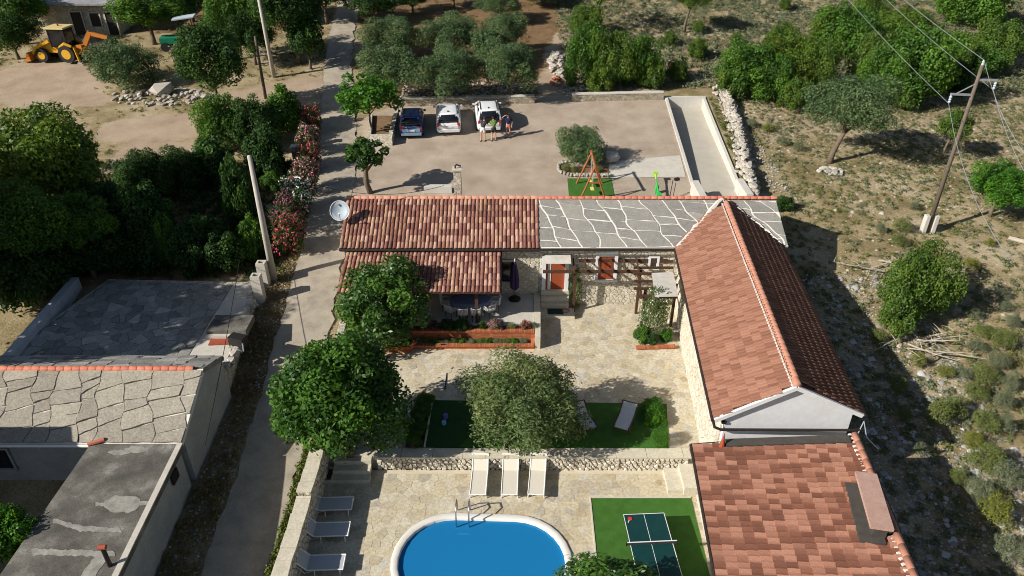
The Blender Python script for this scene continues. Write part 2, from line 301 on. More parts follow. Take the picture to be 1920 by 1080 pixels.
# ------------------------------------------------------------------ mesh builder and object helpers
ORG = {}
class MB:
    def __init__(s):
        s.v = []; s.f = []; s.mi = []
    def add(s, vs, fs, mi=0):
        b = len(s.v); s.v += [tuple(v) for v in vs]
        for f in fs:
            s.f.append(tuple(b + i for i in f)); s.mi.append(mi)
        return s
    def box(s, c, d, rz=0., mi=0, rx=0., ry=0.):
        x, y, z = d[0] / 2, d[1] / 2, d[2] / 2
        M = Matrix.Translation(Vector(c)) @ Matrix.Rotation(rz, 4, 'Z') @ Matrix.Rotation(ry, 4, 'Y') @ Matrix.Rotation(rx, 4, 'X')
        vs = [M @ Vector((sx * x, sy * y, sz * z)) for sz in (-1, 1) for sx, sy in ((-1, -1), (1, -1), (1, 1), (-1, 1))]
        return s.add(vs, [(3, 2, 1, 0), (4, 5, 6, 7), (0, 1, 5, 4), (1, 2, 6, 5), (2, 3, 7, 6), (3, 0, 4, 7)], mi)
    def beam(s, p0, p1, w, h, mi=0):
        p0, p1 = Vector(p0), Vector(p1); d = (p1 - p0).normalized()
        up = Vector((0, 0, 1)) if abs(d.z) < .95 else Vector((0, 1, 0))
        a = d.cross(up).normalized() * w / 2; b = a.cross(d).normalized() * h / 2
        vs = [p + x * a + y * b for p in (p0, p1) for x, y in ((-1, -1), (1, -1), (1, 1), (-1, 1))]
        return s.add(vs, [(0, 1, 2, 3), (7, 6, 5, 4), (1, 0, 4, 5), (2, 1, 5, 6), (3, 2, 6, 7), (0, 3, 7, 4)], mi)
    def prism(s, poly, z0, z1, mi=0, bottom=True):
        """poly: list of (x, y); z0 / z1 numbers or one height per corner."""
        n = len(poly)
        A = sum(poly[i][0] * poly[(i + 1) % n][1] - poly[(i + 1) % n][0] * poly[i][1] for i in range(n))
        zz0 = list(z0) if hasattr(z0, '__len__') else [z0] * n
        zz1 = list(z1) if hasattr(z1, '__len__') else [z1] * n
        if A < 0:
            poly = list(poly)[::-1]; zz0 = zz0[::-1]; zz1 = zz1[::-1]
        vs = [(p[0], p[1], z) for p, z in zip(poly, zz0)] + [(p[0], p[1], z) for p, z in zip(poly, zz1)]
        fs = [tuple(range(n, 2 * n))] + [(i, (i + 1) % n, n + (i + 1) % n, n + i) for i in range(n)]
        if bottom:
            fs.append(tuple(range(n - 1, -1, -1)))
        return s.add(vs, fs, mi)
    def tube(s, pts, rad, n=8, mi=0, cap=True):
        pts = [Vector(p) for p in pts]
        rad = list(rad) if hasattr(rad, '__len__') else [rad] * len(pts)
        vs = []; fs = []
        ref = None
        for i, p in enumerate(pts):
            d = (pts[min(i + 1, len(pts) - 1)] - pts[max(i - 1, 0)]).normalized()
            if ref is None:
                ref = Vector((0, 0, 1)) if abs(d.z) < .9 else Vector((1, 0, 0))
            a = (ref - d * ref.dot(d)).normalized(); b = d.cross(a); ref = a
            for k in range(n):
                t = 2 * math.pi * k / n
                vs.append(p + (a * math.cos(t) + b * math.sin(t)) * rad[i])
        for i in range(len(pts) - 1):
            for k in range(n):
                fs.append((i * n + k, i * n + (k + 1) % n, (i + 1) * n + (k + 1) % n, (i + 1) * n + k))
        if cap:
            fs.append(tuple(range(n - 1, -1, -1))); fs.append(tuple((len(pts) - 1) * n + k for k in range(n)))
        return s.add(vs, fs, mi)
    def lathe(s, prof, c=(0, 0, 0), n=16, mi=0):
        pts = [(c[0], c[1], c[2] + z) for r, z in prof]
        b = len(s.v); vs = []; fs = []
        for r, z in prof:
            for k in range(n):
                t = 2 * math.pi * k / n
                vs.append((c[0] + r * math.cos(t), c[1] + r * math.sin(t), c[2] + z))
        for i in range(len(prof) - 1):
            for k in range(n):
                fs.append((i * n + k, i * n + (k + 1) % n, (i + 1) * n + (k + 1) % n, (i + 1) * n + k))
        fs.append(tuple(range(n - 1, -1, -1))); fs.append(tuple((len(prof) - 1) * n + k for k in range(n)))
        return s.add(vs, fs, mi)
    def loft(s, rings, mi=0, cap=True, mis=None):
        n = len(rings[0]); vs = [p for r in rings for p in r]; b = len(s.v)
        s.v += [tuple(v) for v in vs]
        for i in range(len(rings) - 1):
            for k in range(n):
                s.f.append((b + i * n + k, b + i * n + (k + 1) % n, b + (i + 1) * n + (k + 1) % n, b + (i + 1) * n + k))
                s.mi.append(mis(i, k) if mis else mi)
        if cap:
            s.f.append(tuple(b + k for k in range(n - 1, -1, -1))); s.mi.append(mi)
            s.f.append(tuple(b + (len(rings) - 1) * n + k for k in range(n))); s.mi.append(mi)
        return s
    def rock(s, c, r, rng, mi=0):
        vs = []
        for d in ((1, 0, 0), (0, 1, 0), (-1, 0, 0), (0, -1, 0), (.6, .6, .7), (-.6, .5, .75), (-.5, -.6, .7), (.6, -.5, .7), (.5, .5, -.6), (-.5, .5, -.6), (-.5, -.5, -.6), (.5, -.5, -.6)):
            k = rng.uniform(.72, 1.1)
            vs.append((c[0] + d[0] * r[0] * k, c[1] + d[1] * r[1] * k, c[2] + d[2] * r[2] * k))
        return s.add(vs, [(4, 5, 6, 7), (0, 4, 7), (1, 5, 4), (2, 6, 5), (3, 7, 6), (0, 1, 4), (1, 2, 5), (2, 3, 6), (3, 0, 7),
                          (8, 9, 1), (9, 10, 2), (10, 11, 3), (11, 8, 0), (8, 1, 0), (9, 2, 1), (10, 3, 2), (11, 0, 3), (11, 10, 9, 8)], mi)
    def mesh(s, name, mats, off=(0, 0, 0), smooth=False):
        me = bpy.data.meshes.new(name)
        ox, oy, oz = off
        me.from_pydata([(x - ox, y - oy, z - oz) for x, y, z in s.v], [], s.f)
        if isinstance(mats, str):
            mats = [mats]
        for m in mats:
            me.materials.append(MATS[m])
        if len(mats) > 1:
            me.polygons.foreach_set('material_index', s.mi)
        if smooth:
            me.polygons.foreach_set('use_smooth', [True] * len(me.polygons))
        me.update()
        return me
    def build(s, name, mats, parent=None, smooth=False, **props):
        off = ORG.get(parent.name, (0, 0, 0)) if parent else (0, 0, 0)
        o = bpy.data.objects.new(name, s.mesh(name, mats, off, smooth))
        return link(o, parent, **props)
def link(o, parent=None, **props):
    COL.objects.link(o)
    if parent:
        o.parent = parent; ORG[o.name] = ORG.get(parent.name, (0, 0, 0))
    for k, v in props.items():
        o[k] = v
    return o
def mark(o, label, cat, group=None):
    o['label'] = label; o['category'] = cat
    if group:
        o['group'] = group
    return o
def thing(name, label, cat, loc=(0, 0, 0), group=None):
    o = bpy.data.objects.new(name, None); COL.objects.link(o)
    o.empty_display_size = .3
    o.location = loc; ORG[o.name] = tuple(loc)
    return mark(o, label, cat, group)
def structure(o):
    o['kind'] = 'structure'; return o
def copy_tree(o, parent=None):
    c = o.copy(); COL.objects.link(c)
    if parent:
        c.parent = parent
    for ch in list(o.children):
        copy_tree(ch, c)
    return c
def relabel(o, label):
    o['label'] = label; return o

# convex cells inside a convex outline
def clip_half(poly, px, py, nx, ny):
    out = []
    n = len(poly)
    for i in range(n):
        a, b = poly[i], poly[(i + 1) % n]
        da = (a[0] - px) * nx + (a[1] - py) * ny; db = (b[0] - px) * nx + (b[1] - py) * ny
        if da <= 0:
            out.append(a)
        if (da < 0 < db) or (db < 0 < da):
            t = da / (da - db); out.append((a[0] + (b[0] - a[0]) * t, a[1] + (b[1] - a[1]) * t))
    return out
def cells(outline, pts, gap, near=18, gapf=None):
    P = np.array(pts); res = []
    for i, (x, y) in enumerate(pts):
        d = (P[:, 0] - x) ** 2 + (P[:, 1] - y) ** 2
        poly = list(outline)
        for j in np.argsort(d)[1:near + 1]:
            dx, dy = P[j, 0] - x, P[j, 1] - y; l = math.hypot(dx, dy)
            if l < 1e-6:
                continue
            nx, ny = dx / l, dy / l
            g_ = gapf(nx, ny) if gapf else gap
            poly = clip_half(poly, x + dx / 2 - nx * g_ / 2, y + dy / 2 - ny * g_ / 2, nx, ny)
            if len(poly) < 3:
                break
        if len(poly) >= 3:
            A = abs(sum(poly[k][0] * poly[(k + 1) % len(poly)][1] - poly[(k + 1) % len(poly)][0] * poly[k][1] for k in range(len(poly)))) / 2
            res.append((A, (x, y), poly))
    return res
def jittered(x0, x1, y0, y1, sx, sy, jit, rng):
    pts = []
    ny = max(1, round((y1 - y0) / sy)); nx = max(1, round((x1 - x0) / sx))
    for j in range(ny):
        for i in range(nx):
            pts.append((x0 + (i + .5 + (.5 if j % 2 else 0) * .8 + rng.uniform(-jit, jit)) * (x1 - x0) / nx, y0 + (j + .5 + rng.uniform(-jit, jit)) * (y1 - y0) / ny))
    return pts
def fast_mesh(name, verts, faces4, mats, mi=None):
    """verts (n,3) and quads (m,4) arrays straight into a mesh."""
    me = bpy.data.meshes.new(name)
    k = faces4.shape[1]
    me.vertices.add(len(verts)); me.vertices.foreach_set('co', np.ascontiguousarray(verts, dtype=np.float32).ravel())
    me.loops.add(faces4.size); me.loops.foreach_set('vertex_index', np.ascontiguousarray(faces4, dtype=np.int32).ravel())
    me.polygons.add(len(faces4)); me.polygons.foreach_set('loop_start', np.arange(0, faces4.size, k, dtype=np.int32))
    me.polygons.foreach_set('loop_total', np.full(len(faces4), k, dtype=np.int32))
    for m in mats:
        me.materials.append(MATS[m])
    if mi is not None:
        me.polygons.foreach_set('material_index', np.asarray(mi, dtype=np.int32))
    me.update(calc_edges=True)
    return me

def face_stones(parent, p0, p1, z0, z1, side, size, m, seed, name='wall_stones', depth=.04, gap=.02, shrink=.86):
    """Rough stones standing proud of a wall face; side = +1 / -1 chooses which side of p0->p1 they face."""
    r = random.Random(seed); p0 = Vector((p0[0], p0[1])); p1 = Vector((p1[0], p1[1])); d = p1 - p0; L = d.length; d.normalize(); n = Vector((d.y, -d.x)) * side
    pts = jittered(0, L, z0, z1, size * 1.25, size * .8, .34, r); b = MB()
    for A, c, poly in cells([(0, z0), (L, z0), (L, z1), (0, z1)], pts, gap):
        if A < .002: continue
        k = len(poly); e = depth * r.uniform(.35, 1.0)
        lo = [(p0.x + d.x * s - n.x * .01, p0.y + d.y * s - n.y * .01, z) for s, z in poly]
        hi = [(p0.x + d.x * (s * shrink + c[0] * (1 - shrink)) + n.x * (e + r.uniform(-.006, .006)), p0.y + d.y * (s * shrink + c[0] * (1 - shrink)) + n.y * (e + r.uniform(-.006, .006)), z * shrink + c[1] * (1 - shrink)) for s, z in poly]
        A2 = sum(poly[i][0] * poly[(i + 1) % k][1] - poly[(i + 1) % k][0] * poly[i][1] for i in range(k))
        if (A2 > 0) != (side > 0): lo.reverse(); hi.reverse()
        b.add(lo + hi, [tuple(range(k, 2 * k))] + [(i, (i + 1) % k, k + (i + 1) % k, k + i) for i in range(k)])
    return b.build(name, m, parent, kind='stuff')
mat('wall_stone', [(.40, .35, .26), (.58, .53, .43)], 4, .92, .008, 25, rnd=[(0, (.46, .41, .32)), (.5, (.62, .57, .47)), (1, (.74, .70, .62))], rmix=.6, fine=.18)
# ================================================================== GROUND, ROAD, TRACKS
rng = random.Random(7)
YZ = 0.65                                            # level of the courtyard; the pool deck is at 0
def axis(lo, hi, a, b, fine, extra=()):
    v = list(np.arange(a, b + 1e-6, fine)); x = a; st = fine
    while x > lo:
        st *= 1.35; x -= st; v.append(max(x, lo))
    x = b; st = fine
    while x < hi:
        st *= 1.35; x += st; v.append(min(x, hi))
    v = [q for q in v if all(abs(q - e) > .12 for e in extra)] + list(extra)
    return np.array(sorted(set(round(float(q), 4) for q in v)))
gx = axis(-700, 700, -60, 66, .7, (-7.9, -7.5, 10.2, 10.5)); gy = axis(-300, 900, 8, 96, .7, (34.6, 35.0))
X, Y = np.meshgrid(gx, gy)
def bumps(x, y, amp=1., seed=3):
    r = np.random.RandomState(seed); o = np.zeros_like(x)
    for k in range(14):
        f = r.uniform(.15, 1.6); a = r.uniform(0, 6.28); o += np.sin(x * f * math.cos(a) + y * f * math.sin(a) + r.uniform(0, 6.28)) / (1 + f)
    return amp * o / 5.5
Z = Ty(Y) - .015 - .03 * (1 + np.clip(bumps(X, Y), -1, 1))
inside = (X > -7.7) & (X < 10.3) & (Y > 6) & (Y < 34.8)
Z = np.where(inside, -2.4, Z)
in_ramp = (Y > 38) & (Y < 56.4) & (X > 11.35 + (Y - 38.6) * .0497 + .05) & (X < 14.3 + (Y - 38.6) * .0516 + .1)
Z = np.where(in_ramp, Z - 1.6, Z)
nx_, ny_ = len(gx), len(gy)
def px_poly(pts):
    return [(lambda q: (q.x, q.y))(gnd(*p)) for p in pts]
def zone(polys, soft=1.2):
    """1 inside a set of convex outlines, fading to 0 over a ragged border."""
    w = np.zeros_like(X)
    for poly in polys:
        A = sum(poly[i][0] * poly[(i + 1) % len(poly)][1] - poly[(i + 1) % len(poly)][0] * poly[i][1] for i in range(len(poly)))
        if A < 0: poly = poly[::-1]
        sd = np.full_like(X, -1e9)
        for (ax, ay), (bx, by) in zip(poly, poly[1:] + poly[:1]):
            l = math.hypot(bx - ax, by - ay); sd = np.maximum(sd, ((X - ax) * (by - ay) - (Y - ay) * (bx - ax)) / l)
        w = np.maximum(w, np.clip(.5 - (sd + .7 * bumps(X * 1.3, Y * 1.3, 1., 9)) / soft, 0, 1))
    return w
W_dirt = zone([px_poly(p) for p in ([(655, 142), (662, 190), (540, 192), (430, 215), (400, 175), (560, 145)], [(480, 185), (480, 215), (360, 262), (190, 262), (190, 215), (300, 212)], [(215, 262), (60, 205), (-60, 215), (-60, 150), (60, 117), (165, 117), (205, 190)],
    [(1035, 60), (1065, 60), (1075, 196), (1003, 196), (1010, 150)], [(1340, 180), (1900, 215), (1900, 300), (1360, 250)], [(250, 262), (200, 300), (170, 330), (330, 330), (390, 262)])]) * np.where((X > 12), .45, 1) * np.where((X < -20) & (Y < 50), .8, 1)
W_grove = zone([px_poly(p) for p in ([(668, -20), (1040, -20), (1065, 175), (1065, 190), (1000, 190), (745, 196), (700, 196)], [(-300, 560), (-300, 300), (480, 300), (500, 500), (300, 540)], [(-100, 60), (-100, -40), (600, -40), (600, 60)])])
idx = np.arange(nx_ * ny_).reshape(ny_, nx_)
fq = np.stack([idx[:-1, :-1], idx[:-1, 1:], idx[1:, 1:], idx[1:, :-1]], -1).reshape(-1, 4)
fd = W_dirt.ravel()[fq].mean(1); fg = W_grove.ravel()[fq].mean(1)
allv = np.stack([X, Y, Z], -1).reshape(-1, 3)
for nm, sel in (('ground', (fd < .5) & (fg < .5)), ('dirt_track', fd >= .5), ('grove_ground', (fg >= .5) & (fd < .5))):
    f_ = fq[sel]; u_, inv = np.unique(f_, return_inverse=True)
    me = fast_mesh(nm, allv[u_], inv.reshape(f_.shape), ['field_soil'])
    for an_, w_ in (('dirt', W_dirt), ('grove', W_grove)):
        at_ = me.attributes.new(an_, 'FLOAT', 'POINT'); at_.data.foreach_set('value', w_.ravel()[u_].astype(np.float32))
    me.polygons.foreach_set('use_smooth', [True] * len(me.polygons))
    structure(link(bpy.data.objects.new(nm, me)))

def dirt_at(x, y):
    i = np.clip(np.searchsorted(gx, x), 0, nx_ - 1); j = np.clip(np.searchsorted(gy, y), 0, ny_ - 1); return W_dirt[j, i]
def sheet(name, outline, m, dz, step=1.2, zf=None, **props):
    """A flat-lying sheet with a convex outline that follows the rise of the land."""
    b = MB(); ys = [p[1] for p in outline]; y = min(ys)
    while y < max(ys) - 1e-4:
        y2 = min(y + step, max(ys))
        poly = clip_half(clip_half(list(outline), 0, y, 0, -1), 0, y2, 0, 1)
        if len(poly) >= 3:
            A = sum(poly[i][0] * poly[(i + 1) % len(poly)][1] - poly[(i + 1) % len(poly)][0] * poly[i][1] for i in range(len(poly)))
            if A < 0:
                poly = poly[::-1]
            b.add([(p[0], p[1], (zf(p[0], p[1]) if zf else T(p[1])) + dz) for p in poly], [tuple(range(len(poly)))])
        y = y2
    o = b.build(name, m)
    for k, v in props.items():
        o[k] = v
    return structure(o)
road_l = [(-10.9, 5.0), (-10.96, 16.1), (-11.06, 20.4), (-11.3, 25), (-11.55, 28.5), (-11.7, 32.4), (-12.05, 37.7), (-13.1, 46.3), (-14.8, 55.1), (-16.2, 62.9), (-17.6, 72.4), (-18.6, 82.4), (-21, 105), (-26, 150)]
road_r = [(-8.4, 5.0), (-8.5, 16.1), (-8.66, 20.9), (-8.85, 25), (-9.0, 28.5), (-9.2, 32.4), (-9.6, 37.7), (-10.5, 46.3), (-12.2, 55.1), (-13.9, 62.9), (-15.3, 72.4), (-16.3, 82.4), (-18.3, 105), (-23, 150)]
b = MB()
def rl(pts, y):
    return float(np.interp(y, [p[1] for p in pts], [p[0] for p in pts]))
yy = list(np.arange(5, 150, .5))
for y0, y1 in zip(yy, yy[1:]):
    for s0, s1 in ((0, .5), (.5, 1)):
        q = [((rl(road_l, y) + .04 * math.sin(y * 1.3) + .05 * math.sin(y * 4.3 + 1)) * (1 - t) + (rl(road_r, y) + .1 * math.sin(y * 2.3 + 2) + .08 * math.sin(y * 5.1)) * t, y) for y, t in ((y0, s0), (y0, s1), (y1, s1), (y1, s0))]
        b.add([(p[0], p[1], T(p[1]) + .035 + .02 * (1 - abs(2 * s - 1))) for p, s in zip(q, (s0, s1, s1, s0))], [(0, 1, 2, 3)])
structure(b.build('road', 'road_concrete'))
sheet('gravel_parking', [(-9.75, 37.2), (11.25, 37.2), (12.2, 56.6), (4.5, 57.4), (-9.0, 55.6), (-11.6, 52.5), (-10.3, 45)], 'gravel_yard', .012)

# hard pads
pad = [(6.35, 43.7), (11.35, 43.85), (11.55, 46.9), (6.55, 46.0)]
sheet('concrete_pad', pad, 'concrete_pale', .04)

# ================================================================== POOL TERRACE (pool deck with the pool cut out)
PC, PA, PHL, PR = (-1.08, 16.7), R(-2.0), 1.13, 2.12       # pool centre, turn, half straight, outer radius of the coping
def stadium(r, n=14, grow=0):
    out = []
    for sgn in (1, -1):
        for k in range(n + 1):
            t = -math.pi / 2 + math.pi * k / n
            x = sgn * (PHL + r * math.cos(t)); y = sgn * r * math.sin(t)
            out.append((PC[0] + x * math.cos(PA) - y * math.sin(PA), PC[1] + x * math.sin(PA) + y * math.cos(PA)))
    return out
def pool_local(x, y):
    dx, dy = x - PC[0], y - PC[1]
    u = dx * math.cos(-PA) - dy * math.sin(-PA); v = dx * math.sin(-PA) + dy * math.cos(-PA)
    k = max(-PHL, min(PHL, u)); return math.hypot(u - k, v), k, u, v
deck_out = [(-7.6, 11.0), (7.6, 11.0), (7.6, 21.1), (-7.6, 21.1)]
hole = stadium(PR - .10)
flat = [Vector((x, y, 0)) for x, y in deck_out], [Vector((x, y, 0)) for x, y in hole]
tri = tessellate_polygon(flat)
vs = [v for l in flat for v in l]
b = MB(); b.add(vs, [(t if (vs[t[1]] - vs[t[0]]).cross(vs[t[2]] - vs[t[0]]).z > 0 else t[::-1]) for t in tri])
deck = structure(b.build('pool_deck', 'paving_bed'))
def lay_paving(parent, outline, z, drop, seed, sx, lift=.007, push=None, limit=300, near=lambda c: -c[1]):
    r = random.Random(seed)
    xs = [p[0] for p in outline]; ys = [p[1] for p in outline]
    pts = jittered(min(xs), max(xs), min(ys), max(ys), sx, sx * .92, .36, r)
    cs = [c for c in cells(outline, pts, .022) if not drop(*c[1]) and c[0] > .02]
    cs.sort(key=lambda c: -c[0] / (c[1][0] ** 2 + c[1][1] ** 2 + 400))
    rest = MB()
    for k, (A, c, poly) in enumerate(cs):
        if push:
            poly = [push(p) for p in poly]
        h = z + lift + r.uniform(-.003, .003)
        m = MB() if k < limit else rest
        m.prism(poly, z - .02, [h + r.uniform(-.001, .001) for _ in poly], bottom=False)
        if k < limit:
            m.build('paving_stone', 'paving_stone', parent)
    if rest.v:
        rest.build('paving_stones', 'paving_stone', parent, kind='stuff')
def push_pool(p):
    d, k, u, v = pool_local(*p)
    if d < PR - .12 and d > 1e-6:
        f = (PR - .12) / d; u2, v2 = k + (u - k) * f, v * f
        return (PC[0] + u2 * math.cos(PA) - v2 * math.sin(PA), PC[1] + u2 * math.sin(PA) + v2 * math.cos(PA))
    return p
on_mat = lambda x, y: 3.2 < x < 6.95 and y < 19.45
lay_paving(deck, [(-7.4, 14.0), (7.5, 14.0), (7.5, 20.9), (-7.4, 20.9)], 0, lambda x, y: pool_local(x, y)[0] < PR - .1 or on_mat(x, y), 11, .40, push=push_pool)

pool = thing('swimming_pool', 'oval swimming pool with white rim and clear blue water', 'swimming pool', (PC[0], PC[1], 0))
b = MB(); prof = [(PR, -.05), (PR, .06), (PR - .03, .075), (PR - .13, .08), (PR - .23, .072), (PR - .26, .05), (PR - .26, -.25)]
rings = [[(x, y, z) for x, y in stadium(r)] for r, z in prof]
b.loft(rings, cap=False); b.f = [f[::-1] for f in b.f]
b.build('pool_coping', 'pool_coping', pool, smooth=True)
b = MB(); wl = stadium(PR - .255); b.add([(x, y, -1.35) for x, y in wl], [tuple(range(len(wl)))])
n = len(wl); b.add([(x, y, -.2) for x, y in wl] + [(x, y, -1.35) for x, y in wl], [(i, n + i, n + (i + 1) % n, (i + 1) % n) for i in range(n)])
b.build('pool_liner', 'pool_liner', pool)
b = MB(); b.add([(x, y, -.06) for x, y in wl], [tuple(range(len(wl)))]); b.build('water', 'pool_water', pool)
lad = thing('pool_ladder', 'bent steel pool ladder standing at the pool edge', 'ladder', at(868, 968, .1))
lp = at(868, 975, .1)
for sx in (-.24, .24):
    x = lp.x + sx; y = lp.y
    MB().tube([(x, y + .55, .02), (x, y + .52, .55), (x, y + .38, .78), (x, y + .12, .82), (x, y - .12, .62), (x, y - .2, .2), (x, y - .2, -1.0)], .026, 8).build('handrail', 'steel', lad, True)
for z in (-.15, -.45, -.75):
    MB().box((lp.x, lp.y - .2, z), (.48, .09, .03)).build('rung', 'steel', lad)

# ================================================================== COURTYARD
b = MB(); yard_out = [(-7.6, 21.3), (9.2, 21.3), (9.2, 33.2), (-8.3, 33.2)]
b.prism(yard_out, -.6, YZ)
yard = structure(b.build('courtyard', 'paving_bed'))
in_lawn = lambda x, y: -4.2 < x < 6.6 and 21.7 < y < 24.0
in_patio = lambda x, y: x < 1.2 and y > 28.9
lay_paving(yard, [(-7.5, 21.6), (7.9, 21.6), (8.6, 32.7), (-7.9, 32.7)], YZ, lambda x, y: in_lawn(x, y) or in_patio(x, y), 12, .39)

# retaining wall between courtyard and pool deck, with its broad pale coping
rw = thing('retaining_wall', 'low rough stone retaining wall with pale coping between courtyard and pool deck', 'wall', (.8, 21.2, 0))
b = MB(); b.prism([(-5.55, 21.2), (7.2, 21.15), (7.2, 21.44), (-5.55, 21.5)], -.4, YZ + .02); b.build('wall', 'rough_wall', rw)
face_stones(rw, (-5.5, 21.2), (7.15, 21.15), -.02, YZ, 1, .16, 'wall_stone', 61, depth=.12, gap=.02, shrink=.76)
x = -5.6; k = 0
while x < 7.2:
    w = min(rng.uniform(.9, 1.5), 7.25 - x)
    MB().prism([(x + .008, 21.08), (x + w - .008, 21.08), (x + w - .008, 21.60), (x + .008, 21.60)], YZ + .02, YZ + .085 + rng.uniform(-.004, .004)).build('coping_stone', 'wall_cap', rw); x += w
st = thing('stone_steps', 'three stone steps in shade leading down to the pool deck', 'steps', (-6.4, 21.2, 0))
for k in range(3):
    MB().box((-6.45, 21.02 - .32 * (2 - k) + .16, (k + 1) * .2 - .12), (1.5, .34, .24)).build('step', 'wall_cap', st)
pb = at(612, 896, 0)
pl = thing('planter_box', 'small low planter box of dark soil beside the stone steps', 'planter', pb)
b = MB()
for c, d in (((-.3, 0), (.06, .75)), ((.3, 0), (.06, .75)), ((0, .35), (.54, .06)), ((0, -.35), (.54, .06))):
    b.box((pb.x + c[0], pb.y + c[1], .12), (d[0], d[1], .24))
b.build('rim', 'wall_cap', pl); MB().box((pb.x, pb.y, .09), (.53, .63, .14)).build('soil', 'planter_soil', pl)

# boundary wall along the lane, two runs with capping stones
bw = thing('boundary_wall', 'rough stone boundary wall with pale top along the lane side of pool deck', 'wall', (-7.7, 18, 0))
for y0, y1, z in ((12.5, 18.6, 1.22), (18.62, 21.9, 1.42)):
    b = MB(); b.prism([(-7.93, y0), (-7.46, y0), (-7.48, y1), (-7.95, y1)], -.5, z); b.build('wall', 'rough_wall', bw); face_stones(bw, (-7.46, y0), (-7.48, y1), 0, z - .01, 1, .22, 'wall_stone', 62, depth=.05)
    y = y0
    while y < y1 - .02:
        w = min(rng.uniform(.45, .8), y1 - y); j = lambda: rng.uniform(-.02, .02)
        MB().prism([(-7.97 + j(), y + .01), (-7.42 + j(), y + .01), (-7.42 + j(), y + w - .01), (-7.97 + j(), y + w - .01)], z, z + .05 + rng.uniform(-.012, .012)).build('coping_stone', 'wall_cap', bw); y += w
yw = thing('yard_wall', 'low pale stone wall between the lane and the porch trees', 'wall', (-8.3, 27, 0))
MB().prism([(-8.05, 22.1), (-7.7, 22.1), (-8.35, 32.6), (-8.7, 32.6)], -.4, [1.45, 1.45, 1.9, 1.9]).build('wall', 'rubble_wall', yw)

# ================================================================== ROOFS: helpers
class Plane:
    def __init__(s, A, B, C):
        s.A = Vector(A); s.u = (Vector(B) - s.A); s.L = s.u.length; s.u.normalize()
        v = Vector(C) - s.A; s.v = (v - s.u * v.dot(s.u)); s.V = s.v.length; s.v.normalize(); s.n = s.u.cross(s.v)
    def p(s, a, b, h=0):
        return s.A + s.u * a + s.v * b + s.n * h
    def M(s, a, b, h=0, tilt=0., spin=0.):
        m = Matrix((s.u, s.v, s.n)).transposed().to_4x4(); m.translation = s.p(a, b, h)
        return m @ Matrix.Rotation(-tilt, 4, 'X') @ Matrix.Rotation(spin, 4, 'Z')
def slab(name, pl, m, parent, poly, t0=-.14, t1=0., **kw):
    """A thick plate lying in a roof plane; poly in plane coordinates."""
    b = MB(); n = len(poly)
    A = sum(poly[i][0] * poly[(i + 1) % n][1] - poly[(i + 1) % n][0] * poly[i][1] for i in range(n))
    if A < 0: poly = poly[::-1]
    b.add([pl.p(x, y, t0) for x, y in poly] + [pl.p(x, y, t1) for x, y in poly], [tuple(range(n, 2 * n)), tuple(range(n - 1, -1, -1))] + [(i, (i + 1) % n, n + (i + 1) % n, n + i) for i in range(n)])
    return b.build(name, m, parent, **kw)
def barrel(w=.21, L=.43, seg=7):
    vs = []; fs = []
    for j, (y, r, z) in enumerate(((0, w * .47, .0), (L, w * .40, -.012))):
        for k in range(seg + 1):
            t = math.pi * k / seg; vs.append((-r * math.cos(t), y, z + r * .78 * math.sin(t)))
    for k in range(seg):
        fs.append((k + 1, k, seg + 1 + k, seg + 2 + k)[::-1])
    vs.append((0, .02, 0)); c = len(vs) - 1
    for k in range(seg):
        fs.append((c, k, k + 1)[::-1])
    return vs, fs
def pantile(w=.19, L=.40):
    prof = [(-.5, .004), (-.44, .045), (-.32, .08), (-.20, .062), (-.08, .012), (.12, .0), (.5, .002)]
    n = len(prof); vs = [(x * w, 0, z + .032) for x, z in prof] + [(x * w, L, z) for x, z in prof] + [(x * w, 0.003, -.012) for x, z in prof]
    fs = []
    for k in range(n - 1):
        fs.append((k, k + 1, n + k + 1, n + k)); fs.append((k + 1, k, 2 * n + k, 2 * n + k + 1))
    return vs, fs
def lay(parent, shape, m, mats4, name='roof_tile', limit=300, smooth=True, rest_name=None):
    vs, fs = shape; off = Vector(ORG[parent.name])
    b = MB(); b.v = list(vs); b.f = list(fs); b.mi = [0] * len(fs)
    me = b.mesh(name, m, smooth=smooth)
    cp = Vector((0, 0, CAM_H)); mats4 = sorted(mats4, key=lambda q: (q.translation - cp).length)
    for q in mats4[:limit]:
        o = bpy.data.objects.new(name, me); COL.objects.link(o); o.parent = parent
        q = q.copy(); q.translation = q.translation - off; o.matrix_local = q
    if mats4[limit:]:
        r = MB()
        for q in mats4[limit:]:
            r.add([q @ Vector(v) for v in vs], fs)
        r.build(rest_name or name + 's', m, parent, smooth=smooth, kind='stuff')
def grid_tiles(pl, w, e, keep, rows=None, jit=.006, tilt=.05, seed=1, h=.02, u0=0.):
    r = random.Random(seed); out = []
    nu = int((pl.L - u0) / w); nv = rows or int(math.ceil((pl.V - .05) / e))
    for i in range(nv):
        for j in range(nu):
            a, q = u0 + (j + .5) * w, i * e - .03
            if keep(a, q):
                out.append(pl.M(a + r.uniform(-jit, jit), q + r.uniform(-jit, jit), h + r.uniform(0, .006), tilt, r.uniform(-.012, .012)))
    return out
